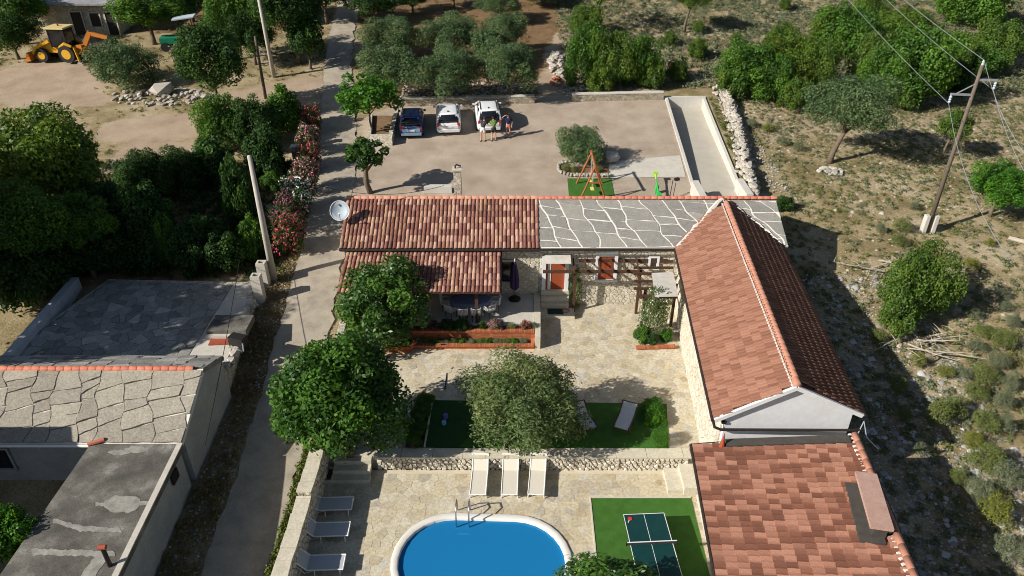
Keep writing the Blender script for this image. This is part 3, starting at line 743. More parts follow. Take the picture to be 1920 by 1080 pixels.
def ridge_run(parent, p0, p1, n, m, r=.11, name='ridge_tile', every=.93, seg=6):
    p0, p1 = Vector(p0), Vector(p1); d = (p1 - p0) / n
    L = d.length; x = d.normalized(); side = Vector((0, 0, 1)).cross(x).normalized(); up = x.cross(side)
    vs = []; fs = []
    for yy_, rr in ((0, r), (L * every, r * .9)):
        for k in range(seg + 1):
            t = math.pi * (k / seg * 1.1 - .05); vs.append((yy_, -rr * math.cos(t), rr * math.sin(t)))
    for k in range(seg):
        fs.append((k, k + 1, seg + 2 + k, seg + 1 + k)[::-1])
    fs.append(tuple(range(seg + 1)))
    ms = []
    M = Matrix((x, side, up)).transposed().to_4x4()
    for i in range(n):
        q = M.copy(); q.translation = p0 + d * i + Vector((0, 0, rng.uniform(-.008, .008))); ms.append(q)
    lay(parent, (vs, [f[::-1] for f in fs]), m, ms, name)
def opening(parent, name, x, y, z0, z1, w, frame_m, pane_m, fw=.12, sill=True, pane='shutter', dep=.06):
    y -= .035; dep += .01
    """A framed opening on a wall that faces the camera (wall face at y)."""
    b = MB()
    b.box((x - w / 2 - fw / 2, y - dep / 2, (z0 + z1) / 2), (fw, dep, z1 - z0)); b.box((x + w / 2 + fw / 2, y - dep / 2, (z0 + z1) / 2), (fw, dep, z1 - z0))
    b.box((x, y - dep / 2, z1 + fw / 2), (w + 2 * fw, dep, fw))
    if sill:
        b.box((x, y - dep / 2 - .03, z0 - .05), (w + 2 * fw + .06, dep + .06, .1))
    f = b.build(name, frame_m, parent)
    b = MB()
    if pane == 'shutter':
        for s in (-1, 1):
            b.box((x + s * w / 4, y - .015, (z0 + z1) / 2), (w / 2 - .012, .03, z1 - z0))
            for k in range(9):
                b.box((x + s * w / 4, y - .034, z0 + (k + .5) * (z1 - z0) / 9), (w / 2 - .1, .012, (z1 - z0) / 9 * .6))
    else:
        b.box((x, y - .012, (z0 + z1) / 2), (w, .024, z1 - z0))
    b.build(pane, pane_m, f)
    return f

# ================================================================== MAIN HOUSE, TILED HALF
FY, BY, EY, RY = 32.45, 37.5, 32.06, 35.0            # front wall, back wall, front eave, ridge
EZ, RZ = 4.3, 5.7
def gabled(name, x0, x1, m, parent):
    b = MB(); zf = EZ + (FY - EY) * (RZ - EZ) / (RY - EY) - .16; zb = RZ - (BY - RY) * (RZ - EZ) / (RY - EY) - .16; zr = RZ - .16
    vs = []
    for x in (x0, x1):
        vs += [(x, FY, 0), (x, FY, zf), (x, RY, zr), (x, BY, zb), (x, BY, 0)]
    b.add(vs, [(0, 5, 6, 1), (9, 4, 3, 8), (4, 0, 1, 2, 3)[::1], (5, 9, 8, 7, 6)])
    return b.build(name, m, parent)
XL, XM, XR = -8.75, 1.40, 14.05
h1 = thing('stone_house', 'long white stone house with old barrel tile roof and porch by the lane', 'house', (-3.7, 35, 0))
gabled('wall', XL + .25, XM - .01, 'rubble_wall', h1)
face_stones(h1, (XL + .3, FY), (XM - .01, FY), 1.05, EZ + .15, 1, .2, 'wall_stone', 63, depth=.035)
face_stones(h1, (XL + .25, RY + 2.2), (XL + .25, FY), 1.6, EZ + .1, 1, .22, 'wall_stone', 64, depth=.035)
pf = Plane((XL, EY, EZ), (XM, EY, EZ), (XL, RY, RZ)); pk = Plane((XM, 2 * RY - EY, EZ), (XL, 2 * RY - EY, EZ), (XM, RY, RZ))
roof1 = slab('roof', pf, 'roof_bed', h1, [(0, 0), (pf.L, 0), (pf.L, pf.V), (0, pf.V)])
slab('back_roof', pk, 'roof_bed', h1, [(0, 0), (pk.L, 0), (pk.L, pk.V), (0, pk.V)])
lay(roof1, barrel(), 'barrel_tile', grid_tiles(pf, pf.L / 49, pf.V / 8.15, lambda a, q: True, 8, .012, .05, 5))
back1 = [o for o in h1.children if o.name.startswith('back_roof')][0]
lay(back1, barrel(), 'barrel_tile', grid_tiles(pk, pk.L / 49, pk.V / 8.15, lambda a, q: True, 8, .012, .05, 6), limit=0)
ridge_run(roof1, (XL, RY, RZ + .03), (XM, RY, RZ + .03), 26, 'ridge_tile_brown', .13)
MB().tube([(XL, EY - .05, EZ - .07), (XM, EY - .05, EZ - .07)], .065, 8).build('gutter', 'dark_gutter', h1)
MB().box(((XL + XM) / 2, EY + .03, EZ - .12), (XM - XL - .05, .05, .16)).build('fascia', 'dark_wood', h1)
# chimney behind the ridge
cq = at_y(857, 318, 36.2)
ch = MB().box((cq.x, 36.2, (cq.z + 4.6) / 2), (.40, .40, cq.z - 4.6)).build('chimney', 'rubble_wall', h1)
MB().box((cq.x, 36.2, cq.z + .04), (.52, .52, .08)).build('chimney_cap', 'wall_cap', ch)
MB().tube([(cq.x - .1, 36.2, cq.z + .08), (cq.x - .09, 36.2, cq.z + .22), (cq.x, 36.2, cq.z + .29), (cq.x + .1, 36.2, cq.z + .22), (cq.x + .22, 36.2, cq.z + .2)], .045, 6).build('cowl', 'black_metal', ch)
# dark window on the porch wall
wz0, wz1 = at_y(950, 526, FY).z, at_y(950, 489, FY).z
opening(h1, 'window', at_y(950, 505, FY).x, FY, wz0, wz1, 1.0, 'wall_cap', 'window_glass', .1, True, 'pane')
# porch roof on posts
P0, P1, PT = at(634, 545, 3.2), at(938, 548, 3.2), 4.08
pp = Plane((-8.42, 29.32, 3.4), (-.56, 29.32, 3.4), (-8.42, 32.3, PT))
roof2 = slab('porch_roof', pp, 'roof_bed', h1, [(0, 0), (pp.L, 0), (pp.L, pp.V), (0, pp.V)], -.10)
lay(roof2, barrel(), 'barrel_tile', grid_tiles(pp, pp.L / 39, pp.V / 7.1, lambda a, q: True, 7, .012, .05, 8))
MB().tube([(-.54, 29.3, 3.36), (-.54, 32.3, PT - .04)], .05, 6).build('verge_trim', 'dark_gutter', h1)
for x in (-1.75, -5.0, -8.1):
    MB().box((x, 29.82, 2.3), (.16, .16, 2.2)).build('porch_post', 'dark_wood', h1)
MB().box((-4.5, 29.82, 3.38), (7.7, .14, .12)).build('porch_beam', 'dark_wood', h1)

# ================================================================== MAIN HOUSE, STONE SLAB HALF
h2 = thing('slab_roofed_house', 'stone house with grey slab roof, white mortar joints and red shutters', 'house', (7.5, 35, 0))
gabled('wall', XM, XR - .2, 'rubble_wall', h2)
face_stones(h2, (XM + .05, FY), (8.4, FY), .6, EZ + .15, 1, .21, 'wall_stone', 65, depth=.04)
qf = Plane((XM, EY, EZ), (XR, EY + .2, EZ), (XM, RY, RZ)); qk = Plane((XR, 2 * RY - EY, EZ), (XM, 2 * RY - EY, EZ), (XR, RY, RZ))
roof3 = slab('roof', qf, 'white_mortar', h2, [(0, 0), (qf.L, 0), (qf.L, qf.V), (0, qf.V)])
slab('back_roof', qk, 'slab_stone', h2, [(0, 0), (qk.L, 0), (qk.L, qk.V), (0, qk.V)])
def lay_slabs(pl, parent, m, w0, h0, sk0, sk1, gap, thin, seed, t=.022, tilt=0., rise=.0, wob=.10, name='stone_slab'):
    """Irregular slabs between long wavering joints that run down the roof, crossed by shorter thin joints."""
    r = random.Random(seed); V, L = pl.V, pl.L; lines = []; u = -V * max(sk0, sk1) - w0
    while u < L + w0:
        ph, am = r.uniform(0, 6.28), r.uniform(.4, 1) * wob; sk = sk0 + (sk1 - sk0) * max(0, min(1, u / L)) + r.uniform(-.04, .04)
        lines.append((u, sk, ph, am)); u += w0 * r.uniform(.72, 1.3)
    def X_(ln, v): return ln[0] + ln[1] * (V - v) + ln[3] * math.sin(ln[2] + v * 2.6) + ln[3] * .5 * math.sin(2 * ln[2] + v * 6.1)
    for la, lb in zip(lines, lines[1:]):
        vs_ = [0.02]
        while vs_[-1] < V - .1: vs_.append(vs_[-1] + h0 * r.uniform(.6, 1.5))
        vs_[-1] = V - .04
        if len(vs_) > 2 and vs_[-1] - vs_[-2] < .2: vs_.pop(-2)
        rr = [rise * r.uniform(.4, 1.4) + r.uniform(-.1, .1) for _ in vs_]; rr[0] = rr[-1] = 0.
        for i in range(len(vs_) - 1):
            q = []; g, h = gap * r.uniform(.6, 1.25) / 2, thin * r.uniform(.5, 1.4) / 2
            def edge(k, f): return vs_[k] + rr[k] * (f - .5)
            v00, v01, v10, v11 = edge(i, 0) + h, edge(i, 1) + h, edge(i + 1, 0) - h, edge(i + 1, 1) - h
            n_ = 4
            for k in range(n_): v = v01 + (v11 - v01) * k / n_; q.append((X_(lb, v) - g + r.uniform(-.012, .012), v + (h if False else 0)))
            for k in range(3): f = 1 - k / 3; v = v10 + (v11 - v10) * f; q.append((X_(la, v) * (1 - f) + X_(lb, v) * f + (g if k else -g) * (0 if k else 1), v + (r.uniform(-.03, .03) if k else 0)))
            for k in range(n_): v = v10 + (v00 - v10) * k / n_; q.append((X_(la, v) + g + r.uniform(-.012, .012), v))
            for k in range(3): f = k / 3; v = v00 + (v01 - v00) * f; q.append((X_(la, v) * (1 - f) + X_(lb, v) * f + (0 if k else g), v + (r.uniform(-.03, .03) if k else 0)))
            q = clip_half(clip_half(clip_half(clip_half(q, .02, 0, -1, 0), L - .02, 0, 1, 0), 0, .01, 0, -1), 0, V - .03, 0, 1)
            if len(q) < 3: continue
            A2 = sum(q[k][0] * q[(k + 1) % len(q)][1] - q[(k + 1) % len(q)][0] * q[k][1] for k in range(len(q)))
            if abs(A2) < .08: continue
            if A2 < 0: q.reverse()
            n_ = len(q); vm = min(p[1] for p in q); ti = tilt * r.uniform(.3, 1.3); hh = t + r.uniform(-.006, .008); sl = tilt * r.uniform(-.4, .4); um = sum(p[0] for p in q) / n_
            top = [pl.p(x_, y_, hh + ti * max(0, 1 - (y_ - vm)) + sl * (x_ - um)) for x_, y_ in q]; bot = [pl.p(x_, y_, -.02) for x_, y_ in q]
            MB().add(bot + top, [tuple(range(n_, 2 * n_))] + [(k, (k + 1) % n_, n_ + (k + 1) % n_, n_ + k) for k in range(n_)]).build(name, m, parent)
lay_slabs(qf, roof3, 'slab_stone', 1.05, .72, .30, .62, .105, .055, 21, t=.02, rise=-.14, wob=.13)
ridge_run(roof3, (XM, RY, RZ + .02), (XR, RY, RZ + .02), 36, 'ridge_tile', .11)
MB().tube([(XM, EY - .05, EZ - .06), (8.3, EY - .05, EZ - .06)], .06, 8).build('gutter', 'dark_gutter', h2)
d0, d1 = at_y(1025, 541, FY), at_y(1057, 492, FY)
fr = opening(h2, 'door', (d0.x + d1.x) / 2, FY, d0.z, d1.z + .25, 1.0, 'white_render', 'red_wood', .2, False, 'door_leaf', .14)
for q, (a_, b_, c_) in enumerate(((1120, 1153, 505),)):
    w0, w1 = at_y(a_, 522, FY), at_y(b_, 478, FY)
    opening(h2, 'window', (w0.x + w1.x) / 2, FY, w0.z, w1.z, w1.x - w0.x, 'white_render', 'red_wood', .16, True, 'shutter', .1)
w0, w1 = at_y(1218, 500, FY), at_y(1232, 482, FY)
opening(h2, 'small_window', (w0.x + w1.x) / 2, FY, w0.z, w1.z, w1.x - w0.x, 'white_render', 'window_glass', .12, True, 'pane', .08)
MB().box((XM + .55, FY + .0 - .03, 2.4), (.16, .1, 3.3)).build('quoin', 'white_render', h2)
# door steps
ds = thing('door_steps', 'worn stone steps below the red front door with dark green mat', 'steps', (2.3, 32, YZ))
dx = (d0.x + d1.x) / 2
for k, (y0, y1, z) in enumerate(((32.18, FY - .03, d0.z), (31.95, 32.18, d0.z - .25), (31.74, 31.95, d0.z - .5), (31.0, 31.74, .88))):
    MB().box((dx + (.12 if k == 3 else 0), (y0 + y1) / 2, (YZ - .02 + z) / 2), (1.75 if k == 3 else 1.45, y1 - y0 - .004, z - YZ + .02)).build('step', 'wall_cap', ds)
mq = at(1041, 579, .9)
mark(MB().box((mq.x, 31.4, .895), (.82, .5, .03)).build('door_mat', 'door_green'), 'dark green door mat at foot of stone steps', 'mat')

# ================================================================== WING WITH PAN TILE ROOF
h3 = thing('wing_house', 'long wing with pink pan tile gable roof and white rendered gable', 'house', (10.5, 26, 0))
LB, LF, RB, RF = Vector((8.31, 32.06, EZ)), Vector((7.26, 19.45, EZ)), Vector((13.75, 32.4, EZ)), Vector((12.66, 19.7, EZ))
TF, TB = Vector((9.96, 19.58, RZ)), Vector((11.19, 35.0, RZ))
in_ = lambda a, b_, t: a + (b_ - a) * t
b = MB()
wl_ = [(LF.x + .42, LF.y + .09), (RF.x - .3, RF.y + .09), (RB.x - .3, RB.y + .7), (LB.x + .42, LB.y + .6)]
b.prism(wl_, -.6, EZ + .06)
g0 = [(LF.x + .42, LF.y + .09, EZ + .06), (RF.x - .3, RF.y + .09, EZ + .06), (TF.x + .02, TF.y + .11, RZ - .14)]
b.add(g0 + [(p[0] + .05, p[1] + .25, p[2]) for p in g0], [(0, 1, 2), (5, 4, 3), (0, 2, 5, 3), (1, 4, 5, 2)])
b.build('wall', 'white_render', h3)
# rough limewashed stone skin of the courtyard side
b = MB(); b.prism([(wl_[0][0] - .05, 19.75), (wl_[0][0] + .02, 19.75), (wl_[3][0] + .02, 32.6), (wl_[3][0] - .05, 32.6)], YZ - .1, EZ - .1); b.build('side_wall', 'rubble_wall', h3); face_stones(h3, (wl_[3][0] - .05, 32.6), (wl_[0][0] - .05, 19.75), YZ - .05, EZ - .12, 1, .24, 'wall_stone', 66, depth=.03)
ext = lambda P_, Q_, k: Q_ + (Q_ - P_) * k
LB2 = ext(LF, LB, .18); RB2 = ext(RF, RB, .18)
wlp = Plane(LB2, LF, TB + (TB - TF) * .0); wlp = Plane(LB2, LF, in_(TF, TB, 1.0))
wrp = Plane(RF, RB2, TF)
aL, aR = (TF - wlp.A).dot(wlp.u), (TF - wrp.A).dot(wrp.u)
roofL = slab('roof', wlp, 'roof_bed', h3, [(0, 0), (wlp.L, 0), (aL, wlp.V), (0, wlp.V)])
roofR = slab('shaded_roof', wrp, 'roof_bed', h3, [(0, 0), (wrp.L, 0), (wrp.L, wrp.V), (aR, wrp.V)])
def above_main(p):                                   # keep tiles that show above the slab roof
    zm = EZ + (min(p.y, RY) - EY) * (RZ - EZ) / (RY - EY)
    return p.y < EY - .1 or p.z > zm - .05
lay(roofL, pantile(wlp.L / 79 * .96), 'pan_tile', smooth=False, mats4=grid_tiles(wlp, wlp.L / 79, .355, lambda a, q: above_main(wlp.p(a, q + .2, .03)) and q < wlp.V - .2 and a < wlp.L + (aL - wlp.L) * (q + .35) / wlp.V + .02, None, .003, .035, 31))
lay(roofR, pantile(wrp.L / 79 * .96), 'pan_tile', smooth=True, mats4=grid_tiles(wrp, wrp.L / 79, .355, lambda a, q: above_main(wrp.p(a, q + .2, .03)) and q < wrp.V - .2 and a > aR * (q + .0) / wrp.V - .02, None, .003, .035, 32))
ridge_run(roofL, TF + Vector((0, -.05, .05)), TB + Vector((0, -.6, .05)), 38, 'ridge_tile_brown', .14, every=.97)
b = MB(); k = 0
for i in range(150):
    t = i / 149; p = in_(TF, TB, t * .96); q = p + (LF - TF).normalized() * .17 + Vector((0, 0, .06))
    b.box(q, (.05, .075 + .0 * k, .05), rz=rng.uniform(-.2, .2))
b.build('mortar_line', 'white_mortar', roofL, kind='stuff')
for nm, a_, b_ in (('valley_mortar', LB, TB), ('valley_mortar', RB, TB)):
    q0, q1 = Vector(a_), Vector(b_); m_ = MB(); pts = []
    for i in range(13):
        p = in_(q0, q1, i / 12 * .97); pts.append(p + Vector((rng.uniform(-.06, .06), rng.uniform(-.05, .05), .03)))
    m_.tube(pts, [rng.uniform(.08, .15) for _ in pts], 6); m_.build(nm, 'white_mortar', roofL if a_ is LB else roofR)
for nm, a_, b_ in (('gutter', LB, LF), ('gutter', RB, RF)):
    s_ = -.07 if a_ is LB else .07
    MB().tube([a_ + Vector((s_, 0, -.05)), b_ + Vector((s_, -.05, -.05))], .07, 8).build(nm, 'dark_gutter', h3)
b = MB()
for a_ in (LF, RF):
    d_ = Vector((0, -.02, -.06)); b.beam(a_ + d_, TF + d_ + Vector((0, 0, 0)), .10, .16)
b.build('barge_board', 'white_render', h3)
g1 = at_y(1352, 793, 19.3); g2 = at_y(1610, 806, 19.45)
MB().tube([LF + Vector((-.05, -.02, -.08)), (LF.x + .02, 19.36, EZ - .32), (LF.x + .25, 19.34, EZ - .42), (g2.x - .2, g2.y - .02, g2.z), (g2.x + .25, g2.y + .1, g2.z - .05)], .055, 8).build('drain_pipe', 'dark_gutter', h3)
b = MB(); q = at_y(1620, 790, 19.6); b.tube([q, q + Vector((.1, -.3, -.5)), q + Vector((.55, -.5, -.9))], .02, 6); b.tube([q, q + Vector((-.25, -.25, -.55))], .02, 6); b.build('bracket', 'galvanised', h3)
b = MB(); q = at_y(1357, 790, 19.55); b.box((q.x, q.y - .04, q.z), (.16, .1, .1)); b.build('wall_lamp', 'black_metal', h3)
sp = at_y(1356, 826, 19.15)

# ================================================================== POOL HOUSE
h4 = thing('pool_house', 'low pool house with flamed pink tile roof beside the table tennis lawn', 'house', (9.3, 16, 0))
A0, A1 = Vector((6.62, 19.35, 3.1)), Vector((5.9, 10.6, 3.1)); B0, B1 = Vector((12.28, 19.12, 3.82)), Vector((11.35, 10.4, 3.82))
b = MB(); b.prism([(A1.x + .75, 10.7), (B1.x - .2, 10.7), (B0.x - .2, 18.95), (A0.x + .75, 19.1)], -.6, [3.04, 3.66, 3.66, 3.04]); b.build('wall', 'wall_cap', h4)
hp = Plane(A0, A1, B0)
roof4 = slab('roof', hp, 'roof_bed', h4, [(0, 0), (hp.L, 0), (hp.L, hp.V), (0, hp.V)], -.12)
mid_ = (at(1624, 886, 4.42) + at(1655, 990, 4.42)) / 2
tiles = grid_tiles(hp, .222, .352, lambda a, q: q < hp.V - .22 and not (a < .3 and q > 1.05) and not (q > hp.V - .75 and abs((hp.p(a, q) - Vector((mid_.x, mid_.y, 0))).y) < .9), None, .004, .045, 41)
lay(roof4, pantile(.222 * .955), 'pan_tile_flamed', tiles, smooth=False)
ridge_run(roof4, B0 + Vector((-.03, 0, .04)), B1 + Vector((-.03, 0, .04)), 20, 'ridge_tile_brown', .13, every=.97)
b = MB()
for i in range(46):
    p = in_(B0, B1, i / 45) + Vector((-.2, 0, .015)); b.box(p, (.1, .09, .05), rz=.3)
b.build('mortar_line', 'white_mortar', roof4, kind='stuff')
MB().tube([A0 + Vector((-.06, .05, -.03)), A1 + Vector((-.06, 0, -.03))], .06, 8).build('gutter', 'dark_gutter', h4)
MB().tube([B0 + Vector((.16, .1, -.06)), B1 + Vector((.16, 0, -.06))], .05, 8).build('gutter', 'dark_gutter', h4)
MB().tube([A0 + Vector((-.06, .05, .02)), A0 + Vector((1.0, .03, .14))], .02, 6).build('edge_trim', 'dark_gutter', h4)
fl0, fl1 = hp.p(.06, 1.15, .05), hp.p(.06, hp.V - .3, .05)
b = MB(); b.beam(fl0 + Vector((0, .0, .05)), fl1 + Vector((0, .0, .05)), .36, .1); b.build('flashing', 'lead_flashing', h4)
# chimney box straddling the ridge
c0, c1 = at(1624, 886, 4.42), at(1655, 990, 4.42)
cdir = (c1 - c0); cy = cdir.length; mid = (c0 + c1) / 2
rz = math.atan2(cdir.x, -cdir.y)
chb = MB().box((mid.x + .05, mid.y, 3.96), (.40, cy - .25, .62), rz=rz).build('chimney', 'lead_flashing', h4)
MB().box((mid.x, mid.y, 4.37), (.66, cy, .11), rz=rz).build('chimney_slab', 'pink_concrete', chb)
b = MB()
for s in (-1, 1):
    for e in (-1, 0, 1):
        b.box((mid.x + s * .2 * math.cos(rz) + e * cy * .42 * math.sin(rz), mid.y + s * .2 * math.sin(rz) - e * cy * .42 * math.cos(rz), 4.29), (.12, .22, .06), rz=rz)
b.build('spacer', 'pink_concrete', chb)
b = MB(); f0 = hp.A; qq = [Vector((mid.x + s * .36 * math.cos(rz) + e * cy * .53 * math.sin(rz) - .14, mid.y + s * .36 * math.sin(rz) - e * cy * .53 * math.cos(rz), 0)) for s, e in ((-1, -1), (1, -1), (1, 1), (-1, 1))]
def on_roof(p, h):
    n_ = hp.n; return Vector((p.x, p.y, hp.A.z - (n_.x * (p.x - hp.A.x) + n_.y * (p.y - hp.A.y)) / n_.z + h))
b.add([on_roof(p, .02) for p in qq] + [on_roof(p, .135) for p in qq], [(7, 6, 5, 4), (4, 5, 6, 7), (0, 1, 5, 4), (1, 2, 6, 5), (2, 3, 7, 6), (3, 0, 4, 7)][1:]); b.build('chimney_flashing_shade', 'lead_flashing', chb)  # dark plate: flashing, and a painted stand-in for shadow beside the chimney
# wedge shaped terracotta finial at the corner of the roof
mark(MB().lathe([(.16, 0), (.12, .12), (.05, .45), (.012, .75)], (sp.x, sp.y, 3.12), 10).build('roof_finial', 'red_wood'), 'small pointed terracotta cone on the pool house roof corner by white wall', 'finial')
# low strip wall right of the lawn mat
sw = thing('deck_border_wall', 'low pale paved border between table tennis lawn and pool house', 'wall', (7.2, 17, 0))
y = 12.0
while y < 19.6:
    w = min(rng.uniform(.7, 1.2), 19.7 - y); o_ = -.06 + (y - 16) * .08
    MB().prism([(7.05 + (y - 16) * .05, y + .008), (7.62 + (y - 16) * .05, y + .008), (7.62 + (y + w - 16) * .05, y + w - .008), (7.05 + (y + w - 16) * .05, y + w - .008)], -.2, .17).build('coping_stone', 'wall_cap', sw); y += w
rs = thing('side_steps', 'two broad pale steps rising beside the pool house corner', 'steps', (6.8, 20.4, 0))
MB().box((6.45, 20.45, .08), (.62, 1.2, .2)).build('step', 'wall_cap', rs); MB().box((7.05, 20.4, .2), (.62, 1.3, .44)).build('step', 'wall_cap', rs)
# ================================================================== NEIGHBOURS ON THE LEFT
nb = thing('slab_roofed_barn', 'old neighbouring house with grey flagstone roof and red ridge tiles left of the lane', 'house', (-19, 22.5, 0))
NX0, NX1 = -27.0, -12.55
nEY, nEZ, nRY, nRZ, nBY, nBZ = 20.15, 2.4, 23.15, 3.62, 25.1, 2.75
b = MB(); vs = []
for x in (NX0 + .1, NX1 - .05):
    vs += [(x, nEY + .25, -.3), (x, nEY + .25, nEZ), (x, nRY, nRZ - .1), (x, nBY - .15, nBZ - .05), (x, nBY - .15, 0)]
b.add(vs, [(0, 5, 6, 1), (9, 4, 3, 8), (4, 0, 1, 2, 3), (5, 9, 8, 7, 6)]); b.build('wall', 'grey_render', nb)
np_ = Plane((NX0, nEY, nEZ), (NX1, nEY, nEZ), (NX0, nRY, nRZ)); nk = Plane((NX1, nBY, nBZ), (NX0, nBY, nBZ), (NX1, nRY, nRZ))
nroof = slab('roof', np_, 'white_mortar', nb, [(0, 0), (np_.L, 0), (np_.L, np_.V), (0, np_.V)], -.16)
lay_slabs(np_, nroof, 'old_slab_stone', 1.0, .62, .22, .30, .045, .03, 51, t=.03, tilt=.058, rise=.30, wob=.13)
nback = slab('back_roof', nk, 'grey_slab_stone', nb, [(0, 0), (nk.L, 0), (nk.L, nk.V), (0, nk.V)], -.16)
lay_slabs(nk, nback, 'grey_slab_stone', .8, .4, .1, .2, .02, .02, 52, t=.03, tilt=.05, rise=.1)
ridge_run(nroof, (NX0, nRY, nRZ + .02), (NX1 - .35, nRY, nRZ + .02), 43, 'ridge_tile', .12)
MB().tube([(-19.6, nEY - .06, nEZ - .06), (-16.05, nEY - .06, nEZ - .06)], .06, 8).build('gutter', 'white_metal', nb)
MB().tube([(-16.05, nEY - .1, nEZ + .05), (-15.5, nEY + .1, nEZ + .12)], .09, 8).build('clay_pipe', 'ridge_tile', nb)
for xw in (-19.9,):
    opening(nb, 'window', xw, nEY + .25, .9, 1.9, .7, 'grey_render', 'window_glass', .08, True, 'pane', .05)
an = thing('flat_roofed_annex', 'weathered flat concrete roof annex with pale cement patches beside the lane', 'outbuilding', (-14.2, 16, 0))
ax = [(-16.0, 9.0), (-12.05, 9.0), (-12.5, 20.12), (-16.0, 20.12)]
b = MB(); b.prism([(-15.8, 9.2), (-12.3, 9.2), (-12.68, 20.1), (-15.8, 20.1)], -.6, 2.2); b.build('wall', 'grey_render', an)
b = MB(); b.prism(ax, 2.2, 2.42); ar = b.build('roof', 'weathered_concrete', an)
b = MB(); b.prism([(-12.25, 9.0), (-12.05, 9.0), (-12.5, 20.12), (-12.7, 20.12)], 2.42, 2.47); b.build('roof_edge', 'concrete_pale', an)
def patch(pts, z, m, parent, name='cement_patch'):
    pts = [(x0_ + (x1_ - x0_) * t + rng.uniform(-2.2, 2.2), y0_ + (y1_ - y0_) * t + rng.uniform(-1.6, 1.6)) for (x0_, y0_), (x1_, y1_) in zip(pts, pts[1:] + pts[:1]) for t in [k / max(1, int(math.hypot(x1_ - x0_, y1_ - y0_) / 6)) for k in range(max(1, int(math.hypot(x1_ - x0_, y1_ - y0_) / 6)))]]
    q = [at(x, y, z) for x, y in pts]; b = MB(); b.prism([(p.x, p.y) for p in q], z - .01, z); return b.build(name, m, parent)
def blob_px(cx, cy, rx, ry, seed, n=16):
    r = random.Random(seed); return [(cx + math.cos(t) * rx * r.uniform(.75, 1.12), cy + math.sin(t) * ry * r.uniform(.75, 1.12)) for t in [2 * math.pi * k / n for k in range(n)]]
patch(blob_px(230, 945, 36, 18, 3), 2.426, 'cement_patch', ar); patch(blob_px(257, 843, 26, 6, 4), 2.427, 'cement_patch', ar); patch(blob_px(222, 848, 22, 5, 5), 2.428, 'cement_patch', ar)
for k, ln in enumerate(([(100, 972), (150, 985), (225, 990), (228, 998), (150, 996), (100, 980)], [(60, 1028), (215, 1034), (215, 1044), (60, 1040)], [(180, 1042), (205, 1042), (165, 1100), (135, 1100)], [(180, 942), (200, 944), (200, 949), (180, 948)], [(262, 940), (285, 938), (285, 944), (262, 947)])):
    patch(ln, 2.429 + .001 * k, 'cement_patch', ar)
MB().box(at(328, 893, 1.75), (.06, .5, .45)).build('wall_vent', 'black_metal', an)
pp_ = at(212, 1046, 2.42)
fp = thing('flue_pipe', 'short rusty flue pipe standing on the flat concrete roof', 'pipe', pp_)
MB().tube([pp_ + Vector((.05, -.3, 0)), pp_ + Vector((.02, -.25, .8))], .07, 8).build('pipe', 'black_metal', fp)
MB().tube([pp_ + Vector((-.1, -.25, .84)), pp_ + Vector((.14, -.25, .84))], .08, 8).build('cap', 'red_sheet', fp)
# stone terrace behind the barn
tr_ = thing('stone_terrace', 'flat flagstone terrace roof in blue tree shade behind the old barn', 'terrace', (-17.5, 29, 0))
ter = [(-23.5, 25.2), (-12.75, 25.2), (-13.35, 32.6), (-21.5, 32.9)]
MB().prism(ter, 0, 1.95).build('wall', 'rubble_wall', tr_)
tcs = [c for c in cells([(-23.2, 25.3), (-14.7, 25.3), (-14.7, 32.3), (-21.4, 32.7)], jittered(-23.4, -14.6, 25.2, 32.8, .62, .52, .46, rng), .02) if c[0] > .03]
for A, c, poly in tcs:
    MB().prism(poly, 1.9, [1.98 + rng.uniform(-.015, .03) for _ in poly], bottom=False).build('flagstone', 'grey_slab_stone', tr_)
MB().prism([(-14.66, 25.3), (-12.8, 25.3), (-13.38, 32.5), (-14.66, 32.4)], 1.94, 1.99).build('screed', 'concrete_pale', tr_)
w0, w1 = at(8, 672, 2.3), at(140, 520, 2.3)
tw = mark(MB().prism([(w0.x - .22, w0.y), (w0.x + .22, w0.y), (w1.x + .2, w1.y), (w1.x - .2, w1.y)], 0, 2.3).build('terrace_wall', 'old_white_render'), 'long pale low wall edging the shaded stone terrace', 'wall')
bk = at(432, 606, 2.3)
cb = thing('stone_block', 'grey weathered concrete block on the sunny end of stone terrace', 'block', (bk.x, bk.y, 1.99))
MB().box((bk.x, bk.y, 2.15), (1.85, 1.3, .36)).build('block', 'weathered_concrete', cb); MB().box((bk.x - .05, bk.y - .8, 2.08), (1.75, .2, .2)).build('ledge', 'concrete_pale', cb)
q = at(413, 640, 2.02); mark(MB().box((q.x, q.y, 2.03), (.95, .55, .04), rz=.08).build('rusty_sheet', 'red_sheet'), 'rust red metal sheet lying on the terrace beside grey block', 'metal sheet')
q = at(447, 640, 2.2); cx = thing('meter_box', 'black box on a small bracket at the terrace corner above lane', 'box', (q.x, q.y, 1.99))
MB().box((q.x, q.y, 2.25), (.75, .45, .5), rz=-.3).build('case', 'black_metal', cx); MB().beam((q.x - .2, q.y - .25, 2.0), (q.x + .3, q.y - .55, 2.0), .06, .06).build('bracket', 'galvanised', cx)
MB().beam((q.x + .3, q.y - .3, 2.3), (q.x + .35, q.y - .5, 1.99), .05, .05).build('strut', 'galvanised', cx)
tw2 = thing('lane_wall', 'crumbling dry stone wall edging the terrace along the lane', 'wall', (-13, 29, 1))
for k in range(64):
    t = k / 63; x = -12.7 + t * -.75; y = 25.4 + t * 7.0
    MB().rock((x + rng.uniform(-.1, .15), y, 1.55 + rng.uniform(0, .55)), (.22, .2, .17), rng).build('stone', 'rock', tw2)
